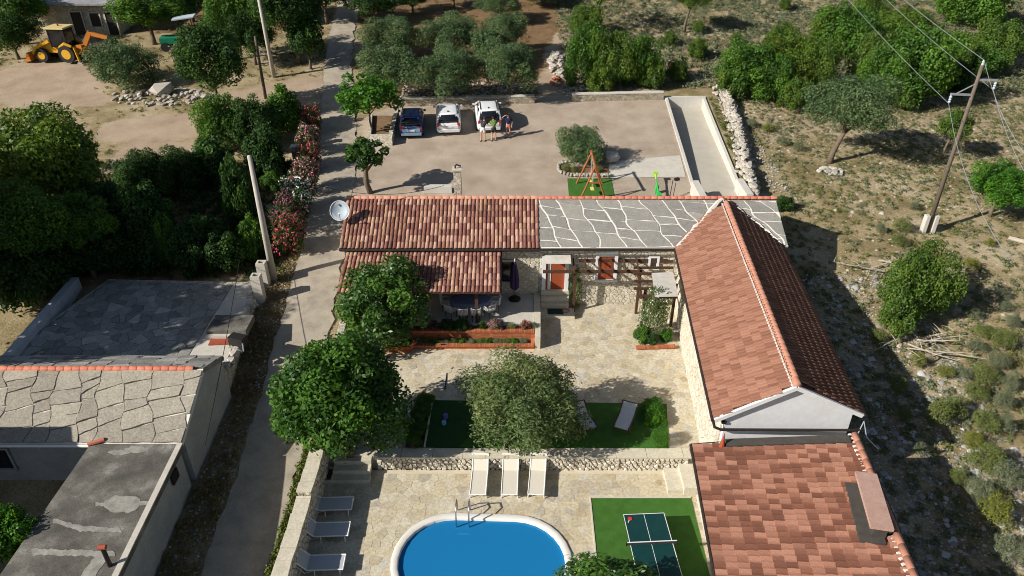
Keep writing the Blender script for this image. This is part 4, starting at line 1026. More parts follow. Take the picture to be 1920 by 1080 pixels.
for i, (a_, b_) in enumerate(((490, 492), (480, 516))):
    q = at(a_, b_ + 4, 3.0)
    gp = thing('gate_pillar', ('grey hollow block gate pillar nearest the tall concrete pole' if i == 0 else 'grey hollow block gate pillar at the terrace corner, nearer the camera'), 'pillar', (q.x, q.y, T(q.y)), 'hollow block gate pillars')
    z = T(q.y) - .2
    while z < 3.0:
        b = MB()
        for c, d in (((-.19, 0), (.09, .44)), ((.19, 0), (.09, .44)), ((0, .18), (.29, .08)), ((0, -.18), (.29, .08))):
            b.box((q.x + c[0], q.y + c[1], z + .1), (d[0], d[1], .19))
        b.build('block', 'concrete_pale', gp); z += .2
# far stone building at the upper left
fb = thing('far_stone_shed', 'pale stone shed with grey roof in tree shade beyond the loader', 'building', (-41, 73, 5.6))
zb = T(72) - .3
MB().prism([(-45.2, 71.9), (-37.6, 71.9), (-37.2, 78), (-44.8, 78)], zb, zb + 3.0).build('wall', 'rubble_wall', fb)
MB().prism([(-45.8, 71.2), (-37.0, 71.2), (-36.6, 78.5), (-45.3, 78.5)], [zb + 3.0, zb + 3.0, zb + 4.0, zb + 4.0], [zb + 3.15, zb + 3.15, zb + 4.15, zb + 4.15]).build('roof', 'tin_roof', fb)
for a_, w_, h0, h1, nm in ((148, 1.0, .2, 2.3, 'door'), (182, .9, 1.0, 2.2, 'window'), (211, .9, .2, 2.3, 'door')):
    q = at_y(a_, 45, 71.9); opening(fb, nm, q.x, 71.9, zb + h0, zb + h1, w_, 'concrete_pale', 'black_metal', .12, False, 'panel', .06)
# a further house of the hamlet just outside the frame, whose roof edge shades the barn
oh = thing('hamlet_house', 'two storey stone house standing left of the old barn', 'house', (-26, 15, 0))
MB().prism([(-30, 11.5), (-21.8, 11.5), (-21.8, 18.4), (-30, 18.4)], -.3, 5.5).build('wall', 'rubble_wall', oh)
MB().prism([(-30.3, 11.2), (-21.5, 11.2), (-21.5, 18.7), (-30.3, 18.7)], 5.5, 5.7).build('roof', 'tin_roof', oh)

# ================================================================== PARKING: walls, ramp, dry stone wall
def capped_wall(name, label, p0, p1, h, n_caps):
    p0, p1 = Vector((p0[0], p0[1])), Vector((p1[0], p1[1])); d = (p1 - p0).normalized(); s_ = Vector((-d.y, d.x))
    w = thing(name, label, 'wall', ((p0.x + p1.x) / 2, (p0.y + p1.y) / 2, T((p0.y + p1.y) / 2)))
    q = [p0 + s_ * .17, p0 - s_ * .17, p1 - s_ * .17, p1 + s_ * .17]
    MB().prism([(v.x, v.y) for v in q], [T(v.y) - .4 for v in q], [T(v.y) + h for v in q]).build('wall', 'rough_wall', w)
    for k in range(n_caps):
        a_, b_ = p0 + (p1 - p0) * ((k + .008) / n_caps), p0 + (p1 - p0) * ((k + .992) / n_caps)
        q = [a_ + s_ * .2, a_ - s_ * .2, b_ - s_ * .2, b_ + s_ * .2]
        MB().prism([(v.x, v.y) for v in q], [T(v.y) + h for v in q], [T(v.y) + h + .06 + rng.uniform(-.006, .006) for v in q]).build('coping_stone', 'concrete_pale', w)
    return w
capped_wall('parking_wall', 'low stone wall with white top behind the three parked cars', (-8.9, 55.3), (1.75, 55.9), .55, 14)
capped_wall('parking_wall', 'low stone wall with white top between the rubble track and sunken ramp', (4.7, 56.2), (12.0, 56.6), .55, 10)
# L shaped planter by the lane
lpw = thing('tree_planter', 'L shaped stone planter holding the young tree beside blue car', 'planter', (-9.5, 50, 3.5))
for pts in ([(-10.65, 52.6), (-10.4, 52.6), (-9.95, 49.0), (-10.2, 48.6)], [(-10.2, 48.6), (-9.95, 48.95), (-8.65, 49.0), (-8.4, 48.4)], [(-8.7, 48.6), (-8.4, 48.4), (-8.55, 53.4), (-8.85, 53.4)]):
    MB().prism(pts, [T(p[1]) - .3 for p in pts], [T(p[1]) + .62 for p in pts]).build('wall', 'rubble_wall', lpw)
MB().prism([(-10.4, 52.6), (-9.95, 49.0), (-8.7, 49.0), (-8.85, 52.6)], 3.0, [T(52.6) + .4, T(49) + .4, T(49) + .4, T(52.6) + .4]).build('soil', 'grove_soil', lpw)
# round-ended planter with shrub
rp = thing('round_planter', 'round ended white pebble kerb planter behind the swing', 'planter', (4.7, 45, 3.1))
kp = []
for k in range(13):
    t = math.pi * (.5 + k / 12); kp.append((4.0 + .95 * math.cos(t), 44.95 + 1.0 * math.sin(t)))
kp.append((6.5, 43.95))
acc = 0
for a_, b_ in zip(kp, kp[1:]):
    l = math.hypot(b_[0] - a_[0], b_[1] - a_[1]); m_ = max(1, int(l / .16))
    for i in range(m_):
        t = (i + .5) / m_; x, y = a_[0] + (b_[0] - a_[0]) * t, a_[1] + (b_[1] - a_[1]) * t
        for o_ in (-.1, .1):
            MB().rock((x + rng.uniform(-.03, .03), y + o_ + rng.uniform(-.03, .03), T(y) + .12), (.11, .1, .12), rng).build('kerb_stone', 'rock', rp)
MB().prism([(3.2, 44.95), (3.5, 44.2), (4.0, 44.05), (6.4, 44.1), (6.4, 45.8), (4.0, 45.85), (3.4, 45.6)], 2.6, 3.22).build('soil', 'grove_soil', rp)
q = gnd(1146, 303); mark(MB().rock((q.x, q.y, q.z + .3), (.75, .6, .45), rng).build('boulder', 'rock'), 'large grey boulder on the pad beside the round shrub planter', 'boulder')
# sunken concrete ramp
rm = thing('garage_ramp', 'sunken pale concrete ramp with white side walls right of the parking yard', 'ramp', (13, 49, 3))
RL0, RL1, RR0, RR1 = (12.25, 56.7), (11.35, 38.6), (15.25, 57.0), (14.3, 38.6)
rf = lambda y: T(y) - .18 - .55 * max(0, min(1, (y - 40) / 14))
b = MB(); ys = np.linspace(38.6, 56.6, 14)
lx = lambda y: RL1[0] + (RL0[0] - RL1[0]) * (y - 38.6) / 18.1
rx_ = lambda y: RR1[0] + (RR0[0] - RR1[0]) * (y - 38.6) / 18.4
for y0, y1 in zip(ys, ys[1:]):
    b.add([(lx(y0), y0, rf(y0)), (rx_(y0), y0, rf(y0)), (rx_(y1), y1, rf(y1)), (lx(y1), y1, rf(y1))], [(0, 1, 2, 3)])
b.build('floor', 'ramp_concrete', rm)
for nm, f_, w_ in (('left_wall', lx, -.10), ('right_wall', rx_, .10)):
    b = MB()
    for y0, y1 in zip(ys, ys[1:]):
        pl_ = [(f_(y0) - abs(w_) + w_ * .0, y0), (f_(y0) + abs(w_), y0), (f_(y1) + abs(w_), y1), (f_(y1) - abs(w_), y1)]
        b.prism(pl_, [rf(p[1]) - .5 for p in pl_], [T(p[1]) + .14 for p in pl_])
    b.build('side_wall', 'concrete_white', rm)
sheet('ramp_verge', [(14.5, 38.6), (15.3, 38.6), (16.5, 57.5), (15.45, 57.5)], 'field_soil', .01)
MB().prism([(12.1, 56.62), (15.4, 56.62), (15.4, 56.95), (12.1, 56.95)], 3.0, T(56.7) + .14).build('end_wall', 'concrete_white', rm)
for q in ((lx(40.6) - .02, 40.6, 1.15), (rx_(41.5) + .05, 41.5, .8)):
    MB().box((q[0], q[1], T(q[1]) + q[2] / 2 - .3), (.42, 2.4, q[2] + .3)).build('pier', 'concrete_white', rm)
dw = thing('dry_stone_wall', 'tumbled dry stone wall of pale rocks running down right of the ramp', 'wall', (16, 50, 3))
da, db_ = Vector((16.9, 58.6)), Vector((15.2, 40.6)); dwl = []
for k in range(560):
    t = rng.random(); o_ = rng.gauss(0, .24); p = da.lerp(db_, t) + Vector((.25 * math.sin(t * 5), 0)); h = max(.05, .95 - abs(o_) * 1.3) * rng.uniform(.55, 1.05)
    s_ = rng.uniform(.13, .26); dwl.append((p.x + o_, p.y, T(p.y) + h - .1, s_))
dwl.sort(key=lambda q: -(q[3] + q[2] * .2)); rest = MB()
for k, (x, y, z, s_) in enumerate(dwl):
    m_ = MB() if k < 290 else rest
    m_.rock((x, y, z), (s_, s_ * rng.uniform(.8, 1.2), s_ * .7), rng)
    if k < 290: m_.build('stone', 'rock', dw)
rest.build('stones', 'rock', dw, kind='stuff')

# rubble heaps
def heap(name, label, cat, c, r, n, h, m='rock', smin=.1, smax=.3, seed=1, zf=None):
    o = thing(name, label, cat, c); r_ = random.Random(seed)
    for k in range(n):
        t = r_.uniform(0, 6.28); d = math.sqrt(r_.random()); x, y = c[0] + math.cos(t) * d * r[0], c[1] + math.sin(t) * d * r[1]
        s_ = r_.uniform(smin, smax); MB().rock((x, y, T(y) + h * (1 - d) * r_.uniform(.6, 1)), (s_, s_ * r_.uniform(.7, 1.2), s_ * .65), r_).build('stone', m, o)
    return o
q = gnd(1044, 122); heap('rubble_heap', 'long heap of pale building rubble in the grove clearing', 'rubble', q, (.7, 3.6), 110, .7, seed=3)
q = gnd(1044, 155); heap('brick_heap', 'small heap of broken red bricks below the pale rubble', 'rubble', q, (.55, .9), 34, .6, 'ridge_tile', .1, .2, 5)
q = gnd(298, 182); hb = heap('stone_heap', 'scattered white stones and soil bank beside the dirt track', 'stones', q, (4.2, 1.6), 120, .25, seed=7)
q = gnd(305, 178); mark(MB().rock((q.x, q.y, q.z + .35), (1.1, .8, .75), rng).build('boulder', 'rock'), 'single big pale boulder on the bank beside the dirt track', 'boulder')
q = gnd(1085, 168); heap('stone_spill', 'loose grey stones spilled in tree shade left of the parking wall', 'stones', q, (2.2, 2.2), 70, .1, 'field_stone', .08, .2, 9)
q = gnd(1560, 322); heap('stone_cluster', 'small cluster of grey stones below the leaning field tree', 'stones', q, (1.0, .5), 24, .25, 'rock', .12, .3, 12)

# ================================================================== VEGETATION
def leaf_quads(pos, nrm, l, w, rs):
    n = len(pos); r = rs.normal(size=(n, 3)); nrm = nrm / np.linalg.norm(nrm, axis=1, keepdims=True)
    t = r - nrm * (r * nrm).sum(1, keepdims=True); t /= np.linalg.norm(t, axis=1, keepdims=True); bb = np.cross(nrm, t)
    l = np.asarray(l).reshape(-1, 1) * rs.uniform(.7, 1.25, (n, 1)); w = np.asarray(w).reshape(-1, 1) * rs.uniform(.8, 1.2, (n, 1))
    v = np.stack([pos - t * l / 2, pos + bb * w / 2 - nrm * w * .12, pos + t * l / 2 - nrm * l * .12, pos - bb * w / 2], 1).reshape(-1, 3)
    return v, np.arange(n * 4).reshape(-1, 4)
def crown(name, mats, n, l, w, K, seed, cr=(.26, .42), core=.62, flower=0., zmin=-.55, spread=(.55, .8), up=.35, rough=.16):
    """Leaves in clumps spread through a lobed crown of radius 1; some clumps carry the paler leaf tone."""
    rs = np.random.RandomState(seed); C = []; Rr = []; ph = rs.uniform(0, 6.28, 4)
    for k in range(K):
        z = 1 - (1 - zmin) * (k + .5) / K; t = k * 2.39996 + rs.uniform(-.5, .5); s_ = math.sqrt(max(0, 1 - z * z)); f = rs.uniform(*spread)
        f *= 1 + rough * (math.sin(2 * t + ph[0]) * .6 + math.sin(3 * t + ph[1] + 2 * z) * .7 + math.sin(5 * t + ph[2]) * .35) * (1 if s_ > .3 else .4)
        C.append((s_ * math.cos(t) * f, s_ * math.sin(t) * f, z * f * rs.uniform(.9, 1.1))); Rr.append(rs.uniform(*cr) * rs.choice([.75, 1, 1, 1.15]))
    C.append((0, 0, 0)); Rr.append(core)
    C = np.array(C); Rr = np.array(Rr); pr = Rr ** 2; pr /= pr.sum()
    ci = rs.choice(len(C), n, p=pr); d = rs.normal(size=(n, 3)); d[:, 2] += .25; d /= np.linalg.norm(d, axis=1, keepdims=True)
    stray = np.where(rs.uniform(0, 1, n) < .06, rs.uniform(1.0, 1.35, n), 1.)
    pos = C[ci] + d * (Rr[ci] * stray * (1 - .45 * rs.uniform(0, 1, n) ** 2 + .06 * rs.normal(size=n)))[:, None]
    nr = d * .7 + rs.normal(size=(n, 3)) * .5; nr[:, 2] += up
    v, f = leaf_quads(pos, nr, np.full(n, l), np.full(n, w), rs)
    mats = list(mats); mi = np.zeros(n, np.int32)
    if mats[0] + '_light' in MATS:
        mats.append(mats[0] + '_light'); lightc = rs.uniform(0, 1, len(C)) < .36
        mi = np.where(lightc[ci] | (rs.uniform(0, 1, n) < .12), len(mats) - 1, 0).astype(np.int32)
    if flower:
        out = np.linalg.norm(pos, axis=1) > .55
        mi = np.where((rs.uniform(0, 1, n) < flower) & out, 1, mi).astype(np.int32)
    return fast_mesh(name, v, f, mats, mi)
CR = {}
def crowns(kind, mats, k, n, l, w, K, seed, **kw):
    CR[kind] = [crown('crown_' + kind, mats, n, l, w, K, seed + i, **kw) for i in range(k)]
crowns('grove', ['leaf_grove'], 3, 6500, .13, .05, 26, 100)
crowns('green', ['leaf_green'], 3, 6000, .13, .075, 22, 110)
crowns('dark', ['leaf_dark'], 3, 5500, .13, .075, 20, 120)
crowns('lime', ['leaf_lime'], 2, 5000, .13, .07, 18, 130, cr=(.22, .38))
crowns('vivid', ['leaf_vivid'], 2, 6000, .12, .075, 20, 140)
crowns('scrub', ['leaf_scrub'], 3, 5500, .12, .06, 24, 150, cr=(.2, .36))
crowns('sage', ['leaf_sage'], 3, 2800, .12, .04, 14, 160, zmin=-.1, up=.8)
crowns('cushion', ['leaf_cushion'], 3, 2800, .12, .045, 14, 165, zmin=-.1, up=.8)
crowns('yellow', ['leaf_yellow'], 2, 2400, .12, .045, 12, 170, zmin=-.1, up=.8)
crowns('sparse', ['leaf_scrub'], 2, 2200, .13, .055, 26, 180, core=.3, cr=(.16, .3), spread=(.6, .95))
crowns('box', ['leaf_vivid'], 1, 7000, .07, .045, 40, 190, cr=(.3, .34), spread=(.62, .68), zmin=-.9, rough=0.)
crowns('fig', ['leaf_dark'], 1, 1900, .19, .13, 17, 195, cr=(.2, .34), core=.4, spread=(.6, .95))
for nm, fl in (('white', 'flower_white'), ('pink', 'flower_pink'), ('red', 'flower_red'), ('purple', 'flower_purple')):
    crowns('oleander_' + nm, ['leaf_dark', fl], 1, 3600, .14, .06, 16, 200 + len(nm), flower=.32, cr=(.25, .42))
for k_, m_ in (('green', 'leaf_green'), ('dark', 'leaf_dark'), ('scrub', 'leaf_scrub'), ('grove', 'leaf_grove'), ('lime', 'leaf_lime'), ('vivid', 'leaf_vivid')):
    crowns(k_ + '_big', [m_], 2, 15000, .078, .042 if k_ != 'grove' else .03, 40, 700 + len(k_), cr=(.2, .34), spread=(.58, .86))
def kind_for(kind, wd):
    return kind + '_big' if wd > 3.3 and kind + '_big' in CR else kind
vr = random.Random(77)
def shape_at(px, top, base, w):
    pb = px + (964 - px) / (2704 - top) * (base - (top + base) / 2); g = gnd(pb, base); wd = w * mpp(g)
    h = max(.25, at_y(px, top, g.y + wd * .12).z - g.z)
    return g, wd, h
def shrub(name, label, cat, kind, px, top, base, w, group=None, depth=1.0):
    g, wd, h = shape_at(px, top, base, w)
    o = bpy.data.objects.new(name, vr.choice(CR[kind_for(kind, wd)])); COL.objects.link(o)
    g.y += wd * .3
    o.location = (g.x, g.y, T(g.y) + h * .40); o.scale = (wd / 2, wd / 2 * depth, h * .60); o.rotation_euler.z = vr.uniform(0, 6.28)
    return mark(o, label, cat, group)
def trunk_mesh(h, r, lean=(0, 0), n=5, spread=1.0, top=1.0, seed=1, mb=None):
    r_ = random.Random(seed); b = mb or MB(); x, y = lean
    pts = [(0, 0, -.3), (x * .15 + r_.uniform(-.05, .05), y * .15, h * .3), (x * .5 + r_.uniform(-.08, .08), y * .5, h * .65), (x, y, h)]
    b.tube(pts, [r * 1.25, r, r * .8, r * .6], 7)
    for k in range(n):
        t = 2 * math.pi * (k + r_.uniform(-.3, .3)) / n; e = (x + math.cos(t) * spread, y + math.sin(t) * spread, h + top * r_.uniform(.5, 1)); m_ = ((x + e[0]) / 2 + r_.uniform(-.1, .1), (y + e[1]) / 2 + r_.uniform(-.1, .1), h + top * .3)
        b.tube([(x * .85, y * .85, h * .85), m_, e], [r * .5, r * .32, r * .1], 5)
    return b
def tree(name, label, kind, px, top, base, w, group=None, stem=.3, lean=(0, 0), cat='tree', tr=None, mesh=None, bark='bark', hs=1.0):
    g, wd, h = shape_at(px, top, base, w)
    o = thing(name, label, cat, (g.x, g.y, T(g.y)), group); hc = h * (1 - stem) / 2
    zc = h - hc; tr = tr or max(.09, wd * .035)
    b = trunk_mesh(h * stem + hc * .3, tr, lean, 5, wd * .28, hc * 1.0, vr.randint(1, 999))
    b.v = [(x + g.x, y + g.y, z + T(g.y)) for x, y, z in b.v]; b.build('trunk', bark, o, True)
    c = bpy.data.objects.new('crown', mesh or vr.choice(CR[kind_for(kind, wd)])); COL.objects.link(c); c.parent = o
    c.location = (lean[0], lean[1], zc); c.scale = (wd / 2, wd / 2, hc * 1.05); c.rotation_euler.z = vr.uniform(0, 6.28)
    return o
def hero(name, label, centre, rad, base, mesh, tr, bark='bark', cat='tree', spread=1.3):
    o = thing(name, label, cat, base); hz = centre.z - base[2]
    b = trunk_mesh(hz * .55, tr, (centre.x - base[0], centre.y - base[1]), 6, spread, hz * .6, 5)
    b.v = [(x + base[0], y + base[1], z + base[2]) for x, y, z in b.v]; b.build('trunk', bark, o, True)
    c = bpy.data.objects.new('crown', mesh); COL.objects.link(c); c.parent = o; c.location = centre - Vector(base); c.scale = rad
    return o
# the three big trees of the courtyard
m_big = crown('crown_big', ['leaf_mulberry'], 24000, .075, .045, 46, 301, cr=(.24, .36), spread=(.62, .80), rough=.07, zmin=-.8)
cq = at(636, 746, 3.5); hero('mulberry_tree', 'big rounded bright green tree beside the lane left of pool wall', cq, (2.55, 2.4, 2.45), (cq.x + .1, cq.y - .1, YZ), m_big, .22)
m_olv = crown('crown_big_olive', ['leaf_olive'], 24000, .075, .024, 48, 302, cr=(.22, .34), spread=(.62, .84), zmin=-.75, rough=.1)
cq = at(985, 754, 2.7); hero('olive_tree', 'grey green olive tree with dense crown in the courtyard lawn', cq, (2.5, 2.2, 2.0), (cq.x, cq.y - .2, YZ), m_olv, .24)
m_loq = crown('crown_loquat', ['leaf_loquat'], 9500, .125, .05, 40, 303, cr=(.2, .36), spread=(.6, .92), zmin=-.75, core=.6)
cq = at(712, 572, 2.75); hero('loquat_tree', 'dark glossy long leaved tree in front of the tiled porch roof', cq, (2.35, 1.9, 2.2), (cq.x, cq.y - .1, YZ), m_loq, .16)
m_bot = crown('crown_lemon', ['leaf_loquat'], 8000, .11, .045, 30, 304, cr=(.2, .34), spread=(.6, .9))
cq = at(1142, 1128, 2.5); hero('lemon_tree', 'leafy green treetop rising at bottom edge in front of tennis table', cq, (2.05, 1.4, 1.3), (cq.x, cq.y, 0), m_bot, .13)

# olive grove behind the cars
gro = 'olive trees of the grove behind the cars'
for (a, t_, b_, w_), lb in (((738, 26, 116, 112), 'olive tree in the back grove row, nearest the lane'), ((846, 22, 116, 118), 'palest olive tree, middle of the back grove row'), ((946, 20, 104, 84), 'olive tree at right end of back grove row by the dry clearing'),
                        ((734, 80, 192, 118), 'front row olive tree nearest the lane, behind the blue car'), ((842, 84, 194, 124), 'front row olive tree behind the middle white car'), ((955, 74, 190, 112), 'front row olive tree beside the rubble clearing'), ((912, 50, 130, 70), 'narrow dark olive tree squeezed between the two grove rows'), ((938, -22, 42, 84), 'far olive tree at the top edge above grove clearing')):
    tree('olive_tree', lb, 'grove', a, t_, b_, w_, gro, .12)
for a, t_, b_, w_, k, lb in ((700, -30, 44, 90, 'dark', 'dark bushy tree by the lane at top edge'), (772, -40, 26, 70, 'dark', 'dark tree at top edge behind the back grove row'), (850, -45, 14, 60, 'green', 'green tree cut by the top edge behind the pale olive'), (1015, -40, 10, 90, 'dark', 'dark shaded tree at top edge right of far olive')):
    tree('dark_tree', lb, k, a, t_, b_, w_, None, .1)
# young tree and fig of the parking yard
m_young = crown('crown_young', ['leaf_vivid'], 4600, .14, .075, 30, 305, cr=(.18, .32), spread=(.6, .92))
tree('young_tree', 'fresh green young tree growing from the L shaped planter', 'vivid', 692, 140, 258, 104, None, .36, mesh=m_young, tr=.09)
g = gnd(692, 362); fg = thing('fig_tree', 'small fig tree with bent bare trunk at the gable of stone house', 'tree', (g.x, g.y, T(g.y)))
b = MB(); b.tube([(g.x + .15, g.y, T(g.y) - .2), (g.x - .1, g.y, T(g.y) + .7), (g.x - .05, g.y, T(g.y) + 1.5), (g.x + .05, g.y + .1, T(g.y) + 2.2)], [.2, .17, .15, .09], 8)
for dx_, dy_, dz_ in ((-.9, .1, 2.3), (.9, .2, 2.2), (.1, .7, 2.7), (.3, -.6, 2.4)):
    b.tube([(g.x, g.y, T(g.y) + 1.5), (g.x + dx_ * .5, g.y + dy_ * .5, T(g.y) + 2.0), (g.x + dx_, g.y + dy_, T(g.y) + dz_)], [.1, .07, .03], 6)
b.build('trunk', 'bark', fg, True)
c = bpy.data.objects.new('crown', CR['fig'][0]); COL.objects.link(c); c.parent = fg; c.location = (.1, .1, 2.55); c.scale = (1.3, 1.2, 1.0)
shrub('round_shrub', 'dense rounded shrub in the round ended planter behind the swing', 'shrub', 'grove', 1092, 240, 318, 94)
for a, t_, b_, w_ in ((1062, 308, 326, 22), (1078, 312, 328, 20), (1120, 314, 328, 24)):
    shrub('ground_plant', 'small yellowish plant at the foot of the round planter shrub', 'plant', 'cushion', a, t_, b_, w_, 'low plants in the round planter')

# trees and bushes left of the lane
for k_, (x_, y_, w_, h_) in enumerate(((-27.8, 24.0, 7.6, 11.5), (-29.5, 30.0, 8, 11.5))):
    o = thing('shade_tree', ('dark shade tree outside the left edge beside the barn', 'dark shade tree outside the left edge beside the terrace')[k_], 'tree', (x_, y_, T(y_)))
    b = trunk_mesh(h_ * .4, .25, (0, 0), 5, 1.6, 3, 50 + k_); b.v = [(x + x_, y + y_, z + T(y_)) for x, y, z in b.v]; b.build('trunk', 'bark', o, True)
    c = bpy.data.objects.new('crown', CR['dark_big'][k_ % 2]); COL.objects.link(c); c.parent = o; c.location = (0, 0, h_ * .6); c.scale = (w_ / 2, w_ / 2, h_ * .42)
for nm, a, t_, b_, w_, k, st, lb in (
    ('broad_tree', 30, -40, 82, 110, 'green', .2, 'bright leaved tree at the top left corner beside loader'), ('broad_tree', 277, -20, 82, 120, 'green', .25, 'tree with bright crown right of the stone shed'),
    ('dark_tree', 350, -70, 40, 110, 'dark', .1, 'dark tree at top edge behind the green trailer'), ('broad_tree', 395, 40, 224, 138, 'dark', .28, 'tall dark tree leaning over the white bank of stones'),
    ('broad_tree', 432, -40, 110, 100, 'green', .2, 'mid green tree at top edge left of the utility poles'), ('broad_tree', 548, -60, 118, 118, 'dark', .2, 'dark tree at top edge between the upper pole and lane'),
    ('dark_tree', 606, -60, 44, 80, 'dark', .2, 'dark tree overhanging the lane at top edge'), ('dark_tree', 500, -70, 40, 100, 'dark', .2, 'dark tree at top edge behind the upper concrete pole'), ('broad_tree', 95, 190, 450, 200, 'scrub', .18, 'large wild tree with bare twigs at the left edge'),
    ('broad_tree', 40, 345, 560, 150, 'green', .3, 'spreading tree over the dark hollow at left edge'), ('dark_tree', 150, 355, 520, 120, 'green', .35, 'lower leafy tree right of spreading tree at left edge'),
    ('dark_tree', 190, 330, 470, 130, 'dark', .1, 'dark tree over the hollow beside the bleached branches'), ('dark_tree', 265, 345, 480, 110, 'dark', .1, 'dark tree over the hollow behind the ivy stump'), ('dark_tree', 60, -120, 30, 150, 'dark', .15, 'dark tree behind the stone shed'), ('dark_tree', 470, 10, 120, 90, 'dark', .1, 'dark tree low between trailer and upper concrete pole'), ('dark_tree', 330, -30, 60, 90, 'green', .1, 'leafy tree behind the canopy of green trailer'), ('dark_tree', 575, 20, 128, 70, 'dark', .08, 'low dark tree at the lane edge above the junction'),
    ('dark_tree', 20, 20, 110, 90, 'dark', .1, 'dark tree left of the yellow loader'), ('broad_tree', 28, 950, 1075, 100, 'vivid', .3, 'small bright tree at bottom left beside the annex roof'), ('dark_tree', 640, -90, 12, 90, 'dark', .1, 'dark tree arching over the lane at top edge, right side')):
    tree(nm, lb, k, a, t_, b_, w_, None, st)
shrub('round_bush', 'round blue green bush standing alone beside the loader', 'bush', 'grove', 214, 84, 176, 118)
for a, t_, b_, w_, k, lb in ((405, 178, 292, 96, 'green', 'leafy bush below the tall dark tree'), (462, 190, 292, 100, 'dark', 'dark bush between the tall dark tree and flower hedge'), (520, 168, 262, 84, 'green', 'bush at the start of the flower hedge'), (490, 248, 342, 84, 'dark', 'dark bush left of the red flowering oleander'),
                       (255, 292, 376, 110, 'dark', 'left bush of the dark hedge behind the hollow'), (325, 285, 372, 100, 'dark', 'middle bush of the dark hedge behind the hollow'), (385, 265, 352, 90, 'dark', 'right bush of the dark hedge behind the hollow'), (440, 300, 430, 60, 'dark', 'tall dark bush left of the leaning concrete pole'), (505, 330, 362, 44, 'green', 'small bright bush left of the white oleander'), (474, 408, 488, 56, 'green', 'green bush at the foot of the concrete pole'), (372, 420, 500, 90, 'dark', 'deep shaded bush right of ivy stump')):
    shrub('bush', lb, 'bush', k, a, t_, b_, w_)
for a, t_, b_, w_, lb in ((15, 470, 600, 120, 'low dark thicket bush at left edge above the long pale wall'), (70, 455, 555, 110, 'low dark thicket bush left of the tree trunks above pale wall'), (125, 440, 528, 100, 'low dark thicket bush at the head of long pale wall'), (190, 440, 522, 100, 'low dark bush behind the terrace, left of ivy stump'), (245, 430, 520, 90, 'low dark bush behind the terrace, beside ivy stump'), (345, 440, 518, 80, 'low dark bush behind the terrace, right of ivy stump'), (415, 450, 520, 80, 'low dark bush behind the sunny terrace corner')):
    shrub('bush', lb, 'bush', 'dark', a, t_, b_, w_)
shrub('ivy_stump', 'narrow ivy covered stump standing in the dark hollow', 'ivy', 'green', 305, 406, 508, 42)
for a, t_, b_, w_, k, lb in ((578, 198, 256, 46, 'red', 'dark red oleander at the far end of flower hedge'), (572, 232, 296, 52, 'pink', 'pink oleander second from the far end'), (571, 268, 330, 56, 'red', 'red oleander in the middle of flower hedge'), (565, 298, 372, 66, 'pink', 'large pink oleander above the white one'), (550, 334, 410, 74, 'white', 'white flowering oleander in the hedge'), (533, 372, 446, 74, 'purple', 'purple oleander below the white one'), (534, 408, 486, 72, 'red', 'dark red oleander nearest the concrete pole')):
    shrub('oleander', lb, 'oleander', 'oleander_' + k, a, t_, b_, w_, 'oleanders of the flower hedge along the lane')
for a, b_, lb in ((571, 262, 'small white capped stone pillar farther up the flower hedge'), (556, 300, 'small white capped stone pillar lower down the flower hedge')):
    g = gnd(a + 3, b_ + 14); pi_ = thing('hedge_pillar', lb, 'pillar', g, 'stone pillars in the flower hedge')
    MB().box((g.x, g.y, T(g.y) + .7), (.4, .4, 1.5)).build('shaft', 'rubble_wall', pi_); MB().box((g.x, g.y, T(g.y) + 1.49), (.5, .5, .09)).build('cap', 'concrete_white', pi_)

